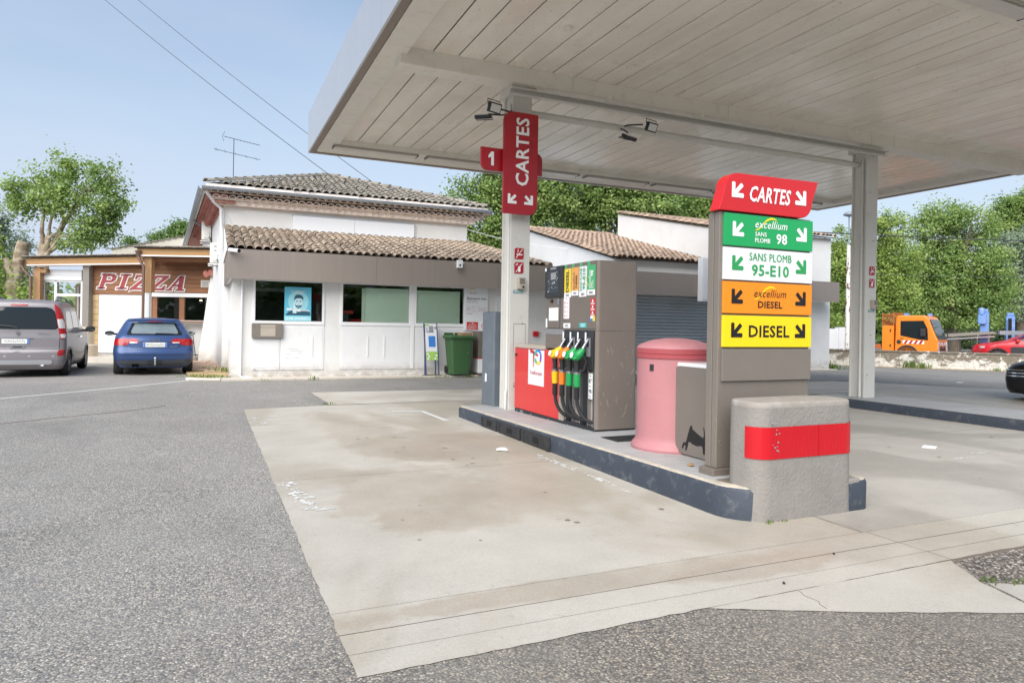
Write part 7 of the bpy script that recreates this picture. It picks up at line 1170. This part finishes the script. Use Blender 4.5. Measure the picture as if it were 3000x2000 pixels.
for sg in (1, -1):
    build(RC.side_patch(sub([(1.045, .9, 2.85), (1.20, .95, 2.5), (1.36, 1.1, 2.1), (1.40, 1.2, 1.95)], 4), sg, .004, 14), 'side_window', 'car_glass', red); build(RC.side_patch([(.45, 1.25, 2.75), (.48, 1.15, 2.85), (.76, 1.15, 2.85), (.79, 1.25, 2.75)], sg, .012, 12), 'door_pad', 'black_plastic', red); build(MB().box(sg * .93 - .09, sg * .93 + .09, 2.55, 2.68, .98, 1.10), 'wing_mirror', 'red_car', red, bevel=.03); build(MB().tube([(sg * .6, .7, 1.5), (sg * .6, .75, 1.55), (sg * .6, 1.7, 1.57), (sg * .58, 1.85, 1.5)], .022, 6), 'roof_rail', 'alu', red); build(RC.side_patch([(.885, 1.45, 1.62), (.91, 1.45, 1.62)], sg, .02, 4), 'door_handle', 'red_car', red)
    build(RC.patch([(.72, RC.total(.72) - .80, RC.total(.72) - .42), (.80, RC.total(.8) - .80, RC.total(.8) - .5)], sg, .01, 8), 'headlamp', 'lamp_white', red)
build(MB().grid(lambda u, v: (-.62 + 1.24 * u + (-.12 + .24 * u) * (1 - v), 2.85 - .78 * v - .12 * (abs(u - .5) * 2) ** 2, 1.075 + .36 * v), 8, 4), 'windscreen', 'car_glass', red)
# ---- black car at the right edge
bk = thing('black_car', 'black car nosing in at the right edge', 'car', tuple(FW * 13.2 + RT * 14.35), 0, local=True); bk.rotation_euler = (0, 0, -YAW + math.radians(80))
BC = Car([(.16, .1, 4.2, .75, .2, .4, .05, .2), (.25, .05, 4.27, .82, .2, .5, .06, .24), (.45, .0, 4.3, .87, .2, .55, .06, .26), (.62, .02, 4.28, .88, .2, .55, .06, .26), (.74, .05, 4.16, .875, .2, .52, .06, .26), (.84, .1, 3.85, .86, .2, .5, .06, .24), (.92, .15, 3.3, .84, .2, .4, .06, .2), (.98, .2, 3.0, .81, .2, .32, .06, .12), (1.15, .4, 2.6, .73, .18, .28, .06, .1), (1.35, .6, 2.2, .64, .18, .26, .06, .1), (1.42, .8, 1.9, .58, .18, .26, .06, .1)])
build(BC.body(.16, 1.42, 36, [(.75, .32), (3.38, .32)], .36, .04), 'body', 'black_car', bk, smooth=45, recalc=True); build(MB().box(-.6, .6, .3, 3.9, .14, .4), 'underbody', 'under', bk)
for wy in (.75, 3.38):
    arch(bk, BC, wy, .32, .365, 'black_car')
    for sg in (1, -1): wheel(bk, sg * .76, wy, .32, .2, 'hub', sg, 5)
for sg in (1, -1):
    T = lambda z: BC.total(z)
    build(BC.patch(sub([(.62, T(.62) - 1.02, T(.62) - .55), (.66, T(.66) - 1.15, T(.66) - .5), (.72, T(.72) - 1.30, T(.72) - .55), (.745, T(.745) - 1.30, T(.745) - .8)], 3), sg, .010, 12), 'headlamp', 'lamp_white', bk, smooth=60); build(BC.patch([(.30, T(.3) - .85, T(.3) - .5), (.50, T(.5) - .9, T(.5) - .5)], sg, .008, 8), 'fog_lamp_surround', 'black_plastic', bk); mbx = MB()
    for z in (.34, .39, .44): BC.patch([(z, T(z) - .85, T(z) - .5), (z + .012, T(z) - .85, T(z) - .5)], sg, .012, 8, 0, mbx)
    build(mbx, 'chrome_trim', 'chrome', bk); build(BC.side_patch(sub([(.99, .9, 2.8), (1.15, 1.0, 2.45), (1.32, 1.2, 2.1)], 4), sg, .004, 12), 'side_window', 'car_glass', bk); build(MB().box(sg * .93 - .09, sg * .93 + .09, 2.5, 2.62, .95, 1.06), 'wing_mirror', 'black_car', bk, bevel=.03)
mbx = MB(); [BC.patch([(z, T(z) - .5, T(z)), (z + .02, T(z) - .5, T(z))], 1, .012, 8, 0, mbx) for z in (.50, .56, .62)]; [BC.patch([(z, T(z) - .5, T(z)), (z + .02, T(z) - .5, T(z))], -1, .012, 8, 0, mbx) for z in (.50, .56, .62)]; build(mbx, 'grille_bars', 'chrome', bk)
# ================================================================== low peeling wall, lifts, pole, wires
wA, wB = Vector((19.9, 22.75, 0)), Vector((36.0, 3.8, 0)); wd = (wB - wA).normalized(); wn = Vector((-wd.y, wd.x, 0)); wl_ = thing('low_wall', 'low peeling whitewashed wall along the far road edge', 'wall', tuple((wA + wB) / 2))
Lw = (wB - wA).length
build(MB().ext([wA, wA + wn * .25, wB + wn * .25, wB], (0, 0, .58)), 'masonry', 'peeling', wl_, bevel=.02)
for k in range(14): a, b = wA + wd * (Lw * k / 14 + .01), wA + wd * (Lw * (k + 1) / 14 - .01); build(MB().ext([p_ + Vector((0, 0, .581)) for p_ in (a - wn * .03, a + wn * .28, b + wn * .28, b - wn * .03)], (0, 0, .06 + random.uniform(-.006, .006))), 'coping', 'peeling', wl_, bevel=.015)
# low white block beyond, workshop lifts
def fr(d, x, z=0): return FW * d + RT * x + Vector((0, 0, z))
ww = thing('white_enclosure', 'low white wall block beside the peeling pole', 'wall', tuple(fr(30, 13.0)), -YAW, local=True); build(MB().box(-.5, 2.1, 0, .3, 0, 1.45), 'block', 'wall_smooth', ww); build(MB().box(1.35, 2.15, -.05, .35, 0, 1.52), 'pier', 'wall_smooth', ww)
for k, (d, x, h, kind, lb) in enumerate(((31, 21.45, 2.45, 0, 'blue workshop lift post with motor box, nearer the truck'), (31.4, 22.92, 2.30, 1, 'plain blue workshop lift post with a black slot behind the red car'))):
    t = thing('lift_post', lb, 'lift', tuple(fr(d, x)), -YAW, 'blue workshop lift posts', local=True); t.rotation_euler = (0, 0, -YAW - math.radians(34)); build(MB().box(-.17, .17, -.12, .12, 0, h - .15), 'post', 'lift_blue', t, bevel=.02); build(MB().box(-.14, .14, -.10, .10, h - .149, h), 'cap', 'lift_blue', t, bevel=.03)
    if kind == 0: build(MB().box(-.26, .06, -.28, -.121, 1.75, 2.2), 'motor_box', 'lift_blue', t, bevel=.05); build(MB().lathe([(.12, 0), (.12, .26), (.10, .3), (0, .3)], 20, (-.12, -.19, 2.201)), 'motor', 'lift_blue', t, smooth=40); build(MB().tube([(-.24, -.1, 1.3), (-.28, -.16, .6), (-.34, -.16, .0)], .02, 6), 'hose', 'pvc', t)
    else:
        build(MB().box(-.09, .05, -.128, -.121, .8, 2.05), 'slot', 'under', t); mb = MB(); [mb.box(-.15, -.11, -.128, -.121, 1.5 + j * .1, 1.55 + j * .1) for j in range(5)]; build(mb, 'holes', 'under', t)
pk = thing('timber_stack', 'long stack of weathered boards running to the lift post', 'boards', tuple(fr(30.5, 18.9)), -YAW, local=True)
for k in range(7): build(MB().ext([(-.5, -.2 + k * .09, 1.10), (2.6, -.2 + k * .09, 1.33), (2.6, -.12 + k * .09, 1.33), (-.5, -.12 + k * .09, 1.10)], (0, 0, .07 + (k % 3) * .02)), 'board', 'grey_wood', pk)
build(MB().box(-.45, -.40, 0, .05, 0, 1.10).box(2.4, 2.45, 0, .05, 0, 1.3).box(-.5, 2.6, -.22, -.20, 1.0, 1.06, 0, Matrix.Rotation(-.074, 4, 'Y')), 'support', 'alu', pk); build(MB().box(2.9, 4.6, 0, .12, 1.30, 1.48), 'cross_rail', 'alu', pk)
fc = thing('mesh_fence', 'dark mesh fence panel behind the boards', 'fence', tuple(fr(33, 20.5)), -YAW, local=True); mb = MB(); [mb.tube([(-1.2 + k * .09, 0, 0), (-1.2 + k * .09, 0, 1.5)], .008, 4) for k in range(50)]; [mb.tube([(-1.2, 0, z), (3.3, 0, z)], .008, 4) for z in (.1, .4, .7, 1.0, 1.3, 1.5)]; build(mb, 'mesh', 'iron', fc); [build(MB().tube([(x, 0, 0), (x, 0, 1.6)], .03, 6), 'post', 'iron', fc) for x in (-1.2, .3, 1.8, 3.3)]
po = thing('lamp_pole', 'tall peeling white lamp pole with domed lamp at the garage end', 'street lamp', tuple(fr(29, 14.25)), 0, local=True); build(MB().lathe([(.10, 0), (.085, 3.0), (.07, 5.0)], 14), 'pole', 'pole_peel', po, smooth=40); build(MB().tube([(0, 0, 5.0), (0, 0, 6.25)], .03, 8), 'mast', 'zinc', po, smooth=40); build(MB().lathe([(.05, 6.2), (.22, 6.26), (.24, 6.30), (.20, 6.36), (.10, 6.41), (0, 6.43)], 20), 'lamp_head', 'zinc', po, smooth=40)
def wire(A, B, sag, r, lb, m='wire'):
    A, B = Vector(A), Vector(B); P = [A.lerp(B, t / 24) - Vector((0, 0, 4 * sag * (t / 24) * (1 - t / 24))) for t in range(25)]; o = build(MB().tube(P, r, 5), 'overhead_wire', m); tag(o, lb, 'wire', 'overhead wires')
wire((-11.4, 46, 24.4), (3.69, 22.98, 6.14), .35, .012, 'lower overhead wire crossing the sky to the house roof apex'); wire((-9.7, 46, 24.6), (5.34, 23.9, 6.22), .35, .012, 'upper overhead wire crossing the sky behind the canopy corner')
wire((19.4, 21.5, 5.45), fr(34, 40, 6.1), .25, .022, 'dark overhead wire running right from the garage roof'); wire(fr(31, 16.2, 3.95), fr(31, 34, 4.1), .10, .012, 'thin lower overhead wire in front of the right hand trees')
# ================================================================== vegetation
def leaf_mesh(pts, nrm, size, tone, name, mat, parent, kind=None):
    n = len(pts); a = RNG.normal(size=(n, 3)); u = np.cross(nrm, a); u /= np.linalg.norm(u, axis=1)[:, None] + 1e-9; v = np.cross(nrm, u); s = size[:, None]
    # six-sided lobed leaf, slightly folded
    sh = np.array([(-.5, 0, 0), (-.15, -.42, .08), (.25, -.36, .06), (.62, 0, -.05), (.25, .36, .06), (-.15, .42, .08)])
    V = (pts[:, None, :] + s[:, :, None] * (sh[None, :, 0:1] * u[:, None, :] + sh[None, :, 1:2] * v[:, None, :] + sh[None, :, 2:3] * nrm[:, None, :])).reshape(-1, 3)
    me = bpy.data.meshes.new(name); me.vertices.add(6 * n); me.vertices.foreach_set('co', V.ravel()); me.loops.add(6 * n); me.loops.foreach_set('vertex_index', np.arange(6 * n)); me.polygons.add(n); me.polygons.foreach_set('loop_start', np.arange(0, 6 * n, 6)); me.polygons.foreach_set('loop_total', np.full(n, 6)); me.update(); me.validate()
    at = me.attributes.new('tone', 'FLOAT', 'FACE'); at.data.foreach_set('value', tone.astype(np.float32)); me.materials.append(MAT[mat])
    o = bpy.data.objects.new(name, me); COL.objects.link(o)
    if parent is not None:
        o.parent = parent
        if parent.name in WORLD: o.matrix_parent_inverse = Matrix.Translation(-parent.location)
    if kind: o['kind'] = kind
    return o
def crown_points(lobes, n_clump, per, sig, shell=.55):
    L = np.array(lobes, float); vol = L[:, 3] * L[:, 4] * L[:, 5]; idx = RNG.choice(len(L), n_clump, p=vol / vol.sum()); d = RNG.normal(size=(n_clump, 3)); d /= np.linalg.norm(d, axis=1)[:, None]; r = shell + (1 - shell) * RNG.random(n_clump) ** .7
    C = L[idx, :3] + d * r[:, None] * L[idx, 3:6]; K = np.repeat(np.arange(n_clump), per); off = RNG.normal(size=(len(K), 3)) * sig * (.6 + .8 * RNG.random(n_clump))[K][:, None] * np.array([1, 1, .75]); P = C[K] + off
    nr = d[K] * .55 + np.array([0, 0, .65]) + RNG.normal(size=(len(K), 3)) * .55; nr /= np.linalg.norm(nr, axis=1)[:, None]; tn = np.clip(.42 + (RNG.random(n_clump) - .5)[K] * .6 + RNG.normal(size=len(K)) * .1, 0, 1); return C, P, nr, tn
def limb(mb, A, B, r0, r1, wob=.06, n=7):
    A, B = Vector(A), Vector(B); L = (B - A).length; P = []
    for k in range(n + 1): t = k / n; P.append(A.lerp(B, t) + Vector((random.uniform(-1, 1), random.uniform(-1, 1), random.uniform(-.5, .5))) * wob * L * math.sin(math.pi * t) * .6)
    mb.tube(P, [r0 + (r1 - r0) * k / n for k in range(n + 1)], 9); return P
def tree(name, label, base, trunk_h, r, lobes, n_clump, per, sig, lsize, leafm, barkm, group, shell=.5, limbs=9, seed=1):
    random.seed(seed); per = int(per * 2.2); sig *= .78; lsize *= .60; base = Vector(base); t = thing(name, label, 'tree', tuple(base), 0, group); mb = MB(); top = base + Vector((random.uniform(-.2, .2), random.uniform(-.2, .2), trunk_h)); limb(mb, base - Vector((0, 0, .2)), top, r, r * .7, .04)
    C, P, nr, tn = crown_points([(base.x + a, base.y + b, base.z + c, d, e, f) for a, b, c, d, e, f in lobes], n_clump, per, sig, shell)
    sel = RNG.choice(len(C), min(limbs, len(C)), replace=False); mids = []
    for k, i in enumerate(sel): m_ = top.lerp(Vector(C[i]), .55) + Vector((0, 0, .15)); limb(mb, top - Vector((0, 0, random.uniform(0, trunk_h * .25))), m_, r * .42, r * .2, .08); limb(mb, m_, C[i], r * .2, r * .05, .1); mids.append(m_)
    mids.append(top)
    for i in RNG.choice(len(C), min(len(C), limbs * 6), replace=False): c = Vector(C[i]); m_ = min(mids, key=lambda q: (q - c).length); limb(mb, m_, c, r * .09, r * .02, .12, 4)
    build(mb, 'trunk', barkm, t, smooth=50); leaf_mesh(P, nr, lsize * (.7 + .6 * RNG.random(len(P))), tn, 'crown', leafm, t); return t
b = (-6.6, 35.8, 0); tree('plane_tree', 'pale barked plane tree with open crown behind the pizzeria', b, 4.6, .27, [(-1.05, 0.45, 7.09, 0.69, 0.55, 0.77), (0.08, -0.06, 7.59, 0.73, 0.58, 0.92), (1.12, -0.52, 7.99, 0.77, 0.61, 0.69), (2.09, -0.95, 7.72, 0.8, 0.64, 0.86), (2.68, -1.21, 6.67, 0.69, 0.55, 0.96), (2.2, -1.0, 6.0, 0.86, 0.69, 0.86), (0.79, -0.37, 6.64, 1.15, 0.92, 1.05), (1.6, -0.74, 4.93, 1.05, 0.84, 0.67), (-0.78, 0.32, 6.14, 0.69, 0.55, 0.57), (2.48, -1.12, 4.95, 0.57, 0.46, 0.48)], 150, 42, .30, .17, 'leaf_plane', 'plane_bark', 'trees behind the pizzeria', .35, 6, 3)
pt = thing('pollard_trunk', 'thick cut plane trunk with a sawn top at the far left', 'tree', (-7.7, 36.3, 0), 0, 'trees behind the pizzeria'); mb = MB(); limb(mb, (-8.0, 36.6, -.1), (-7.8, 36.3, 2.9), .38, .34, .03); limb(mb, (-7.8, 36.3, 2.75), (-7.45, 36.2, 4.7), .33, .25, .05); limb(mb, (-7.8, 36.3, 3.2), (-8.2, 36.4, 3.9), .22, .18, .05); build(mb, 'trunk', 'plane_bark', pt, smooth=50)
pl = crown_points([(-8.4, 36.5, 3.0, .8, .8, 1.2), (-7.0, 36.0, 2.2, .8, .7, .8), (-8.9, 36.6, 4.4, .5, .5, .8)], 70, 36, .28, .3); leaf_mesh(pl[1], pl[2], .15 * (.7 + .6 * RNG.random(len(pl[1]))), pl[3], 'crown', 'leaf_fresh', pt)
b = (-11.86, 53.45, 0); tree('dark_tree', 'grey green tree at the left edge behind the plane tree', b, 4, .35, [(-0.21, 0.09, 6.09, 1.4, 1.12, 1.68), (-1.25, 0.55, 7.2, 1.68, 1.35, 1.96), (0.59, -0.27, 4.42, 1.12, 0.9, 1.68), (-0.94, 0.41, 3.84, 1.68, 1.35, 1.4)], 190, 34, .4, .22, 'leaf_silver', 'bark', 'trees behind the pizzeria', .35, 8, 5)
b = (-2.02, 66.58, 0); tree('round_pine', 'rounded green tree top above the cream house', b, 5, .3, [(-0.3, 0.13, 9.21, 1.07, 0.86, 0.84), (-1.34, 0.59, 8.62, 0.96, 0.77, 0.69), (-2.55, 1.13, 8.02, 0.46, 0.37, 0.69), (-4.47, 1.99, 7.99, 0.61, 0.49, 0.54), (0.59, -0.26, 8.65, 0.96, 0.77, 0.77)], 110, 30, .4, .25, 'leaf_dark', 'bark', 'trees behind the pizzeria', .3, 6, 6)
b = (13.91, 31.03, 0); tree('large_plane_tree', 'large plane tree rising between the house and the left column', b, 4.2, .5, [(-2.47, 1.09, 7.33, 1.08, 0.87, 1.3), (-1.49, 0.66, 8.0, 1.3, 1.04, 1.08), (-0.5, 0.22, 8.45, 1.52, 1.21, 1.52), (-1.66, 0.73, 6.26, 1.3, 1.04, 1.3), (-0.08, 0.03, 6.73, 1.73, 1.39, 1.52), (1.28, -0.58, 8.27, 1.95, 1.56, 1.95), (-0.73, 0.32, 10.4, 1.95, 1.56, 1.3), (1.11, -0.5, 6.31, 1.52, 1.21, 1.08), (-1.05, 0.46, 5.19, 1.08, 0.87, 0.76)], 420, 46, .36, .19, 'leaf_plane', 'bark', 'plane trees behind the garage', .35, 12, 8)
b = (19.97, 30.52, 0); tree('large_plane_tree', 'large plane tree behind the low garage roof', b, 4.2, .5, [(-2.19, 0.97, 7.78, 1.84, 1.47, 1.61), (-0.94, 0.42, 8.5, 1.84, 1.47, 1.84), (0.33, -0.15, 7.83, 1.84, 1.47, 1.61), (1.79, -0.8, 7.85, 1.84, 1.47, 1.38), (-0.75, 0.33, 9.88, 2.76, 2.2, 1.61), (-1.96, 0.87, 6.18, 1.61, 1.29, 0.92), (0.56, -0.25, 6.46, 1.84, 1.47, 0.92)], 400, 46, .38, .20, 'leaf_plane', 'bark', 'plane trees behind the garage', .3, 12, 9)
b = (25.73, 30.14, 0); tree('large_plane_tree', 'large plane tree behind the tall garage roof by the totem', b, 4.2, .5, [(-1.21, 0.54, 8.73, 1.7, 1.36, 1.45), (0.12, -0.05, 8.51, 1.94, 1.55, 1.45), (-0.57, 0.25, 9.95, 2.18, 1.74, 1.45), (-1.41, 0.63, 7.27, 1.7, 1.36, 0.97), (1.24, -0.55, 7.56, 1.45, 1.16, 1.21)], 260, 44, .40, .20, 'leaf_plane', 'bark', 'plane trees behind the garage', .3, 10, 10)
b = (35.24, 28.09, 0); tree('bushy_tree', 'bushy yellow green tree directly right of the right column', b, 3.2, .35, [(1.08, -0.48, 7.0, 1.15, 0.92, 1.4), (1.57, -0.69, 5.48, 1.4, 1.12, 1.53), (0.66, -0.29, 4.44, 1.53, 1.22, 1.53), (1.84, -0.81, 3.44, 1.53, 1.22, 1.15), (-0.76, 0.34, 5.44, 1.4, 1.12, 1.79), (-1.67, 0.75, 4.4, 1.15, 0.92, 1.79), (-1.35, 0.61, 6.45, 0.77, 0.61, 1.28), (0.21, -0.09, 2.91, 1.79, 1.43, 1.02), (-1.53, 0.69, 2.36, 1.02, 0.82, 1.02)], 330, 44, .34, .19, 'leaf_fresh', 'bark', 'trees on the right', .4, 10, 11)
b = (45.89, 29.92, 0); tree('tall_tree', 'tall broad green tree behind the orange truck', b, 3.6, .45, [(-1.71, 0.76, 8.18, 1.47, 1.17, 1.47), (-0.38, 0.17, 9.09, 1.61, 1.29, 1.32), (0.97, -0.43, 8.52, 1.61, 1.29, 1.32), (-1.15, 0.51, 6.43, 2.05, 1.64, 1.76), (1.0, -0.44, 6.18, 2.35, 1.88, 1.76), (2.63, -1.17, 5.03, 1.47, 1.17, 1.76), (-0.31, 0.14, 4.1, 2.64, 2.11, 1.76), (1.85, -0.82, 3.26, 2.05, 1.64, 1.47), (-2.2, 0.98, 4.95, 1.76, 1.41, 1.76), (-1.9, 0.85, 2.61, 2.05, 1.64, 1.17), (0.52, -0.23, 2.06, 2.35, 1.88, 0.88)], 520, 46, .42, .21, 'leaf_plane', 'bark', 'trees on the right', .4, 14, 12)
b = (62.59, 35.62, 0); tree('tall_tree', 'tall tree top at the right edge above the silvery tree', b, 6, .45, [(-0.49, 0.22, 12.11, 1.66, 1.33, 0.92), (-1.49, 0.67, 11.17, 1.11, 0.89, 0.81), (0.53, -0.24, 11.2, 1.85, 1.48, 1.85), (-1.14, 0.51, 10.06, 1.48, 1.18, 1.11), (1.53, -0.68, 12.33, 1.85, 1.48, 2.22)], 210, 40, .42, .25, 'leaf_plane', 'bark', 'trees on the right', .35, 8, 13)
b = (56.57, 31.73, 0); tree('silver_willow', 'silvery grey willow at the right edge', b, 4, .4, [(-0.55, 0.25, 8.18, 1.33, 1.06, 1.16), (0.08, -0.03, 6.21, 1.66, 1.33, 1.66), (0.97, -0.43, 7.88, 1.66, 1.33, 1.99), (-0.04, 0.02, 3.88, 1.49, 1.19, 1.66)], 230, 44, .40, .20, 'leaf_silver', 'bark', 'trees on the right', .35, 8, 14)
# woodland mass closing the view behind the yards and behind the camera
def wood(name, label, pts, z0, z1, thick, n_clump, per, sig, size, mat):
    L = []
    for a, b in zip(pts, pts[1:]):
        m = max(1, int(math.dist(a, b) / 4))
        for k in range(m): t = (k + .5) / m; L.append((a[0] + (b[0] - a[0]) * t, a[1] + (b[1] - a[1]) * t, z0 + (z1 - z0) * .45, 3.2, thick, (z1 - z0) * random.uniform(.42, .6)))
    C, P, nr, tn = crown_points(L, n_clump, per, sig, .3); o = leaf_mesh(P, nr, size * (.7 + .6 * RNG.random(len(P))), tn, name, mat, None); tag(o, label, 'woodland', kind='stuff')
A1, A2, A3 = fr(62, 14), fr(60, 34), fr(50, 60); wood('far_woodland', 'dark woodland closing the view behind the yard on the right', [A1.xy, A2.xy, A3.xy], -.5, 7.5, 3, 700, 34, .9, .55, 'leaf_dark')
A1, A2 = fr(54, -46), fr(56, -26); wood('left_woodland', 'hedge of trees behind the pizzeria yard at the left', [A1.xy, A2.xy], -.5, 4.2, 3, 220, 30, .8, .45, 'leaf_plane')
wood('opposite_woodland', 'wooded bank across the road mirrored in the windows', [(-46, -8), (-26, -40), (12, -46), (46, -30)], -1, 7.0, 3, 800, 26, 1.1, .85, 'leaf_dark')
# weeds along the walls
def weeds(spots, name, label, mat='leaf_weed'):
    mb = MB(); tones = []
    for (x, y, z, h, n, sp) in spots:
        for k in range(n):
            a = random.uniform(0, 6.28); hh = h * random.uniform(.5, 1.1); w_ = .003 + hh * .045; bx, by = x + random.gauss(0, sp), y + random.gauss(0, sp * .6); lean = hh * random.uniform(.1, .7); dx, dy = math.cos(a), math.sin(a); px, py = -dy * w_, dx * w_
            p0 = Vector((bx, by, z)); p1 = p0 + Vector((dx * lean * .35, dy * lean * .35, hh * .65)); p2 = p0 + Vector((dx * lean, dy * lean, hh)); mb.quad([p0 + Vector((px, py, 0)), p0 - Vector((px, py, 0)), p1 - Vector((px, py, 0)) * .9, p1 + Vector((px, py, 0)) * .9]); mb.quad([p1 + Vector((px, py, 0)) * .9, p1 - Vector((px, py, 0)) * .9, p2]); t_ = random.random(); tones += [t_, t_]
    me = mb.mesh(name); at = me.attributes.new('tone', 'FLOAT', 'FACE'); at.data.foreach_set('value', np.array(tones, np.float32)); o = link(name, me, mat); tag(o, label, 'weeds', kind='stuff'); return o
def along(t, off=-.12): p = wA + wd * t + wn * off; return (p.x, p.y)
sp = []
for t, h, n in ((3.2, .22, 50), (4.0, .25, 60), (6.9, .30, 70), (7.3, .24, 60), (9.6, .14, 40), (10.4, .18, 50), (11.0, .15, 40), (12.5, .10, 30), (14, .10, 30)): x, y = along(t); sp.append((x, y, 0, h, n, .16))
weeds(sp, 'wall_weeds', 'green weeds growing along the foot of the low wall'); weeds([(19.95, 17.3, .0, .26, 60, .16), (20.4, 17.4, 0, .16, 50, .2)], 'corner_weeds', 'leafy weeds at the garage corner')
weeds([(1.3, 16.69, .0, .07, 16, .12), (2.3, 16.69, 0, .11, 20, .05), (4.6, 16.69, 0, .08, 20, .15), (5.3, 16.69, 0, .12, 26, .12), (5.55, 16.68, 0, .10, 20, .1), (6.2, 16.68, 0, .13, 30, .1), (.0, 17.2, .045, .10, 70, .16), (-.2, 17.6, .045, .08, 60, .18), (.3, 17.15, .045, .07, 40, .1), (.3, 19.2, .045, .16, 50, .15), (0, 20.0, .05, .12, 40, .15)], 'kerb_weeds', 'small weeds along the shop kerb and bare earth')
weeds([(3.95, 2.35, .004, .025, 26, .035), (4.10, 2.27, .004, .022, 26, .03), (4.3, 2.2, .004, .02, 16, .03), (1.86, 11.6, .004, .05, 26, .05)], 'slab_weeds', 'tufts of weeds in the seams of the forecourt slab'); weeds([(3.63, 3.64, .002, .03, 16, .02), (3.75, 3.64, .002, .02, 10, .03)], 'block_weeds', 'tiny weeds at the foot of the guard block')
# gravel verge beside the low wall
vg = [along(0, -.01), along(Lw, -.01), along(Lw, -.5), along(0, -.35)]; structure(build(MB().quad([(x, y, .004) for x, y in jag(vg, .06, .2)]), 'verge', 'soil'))
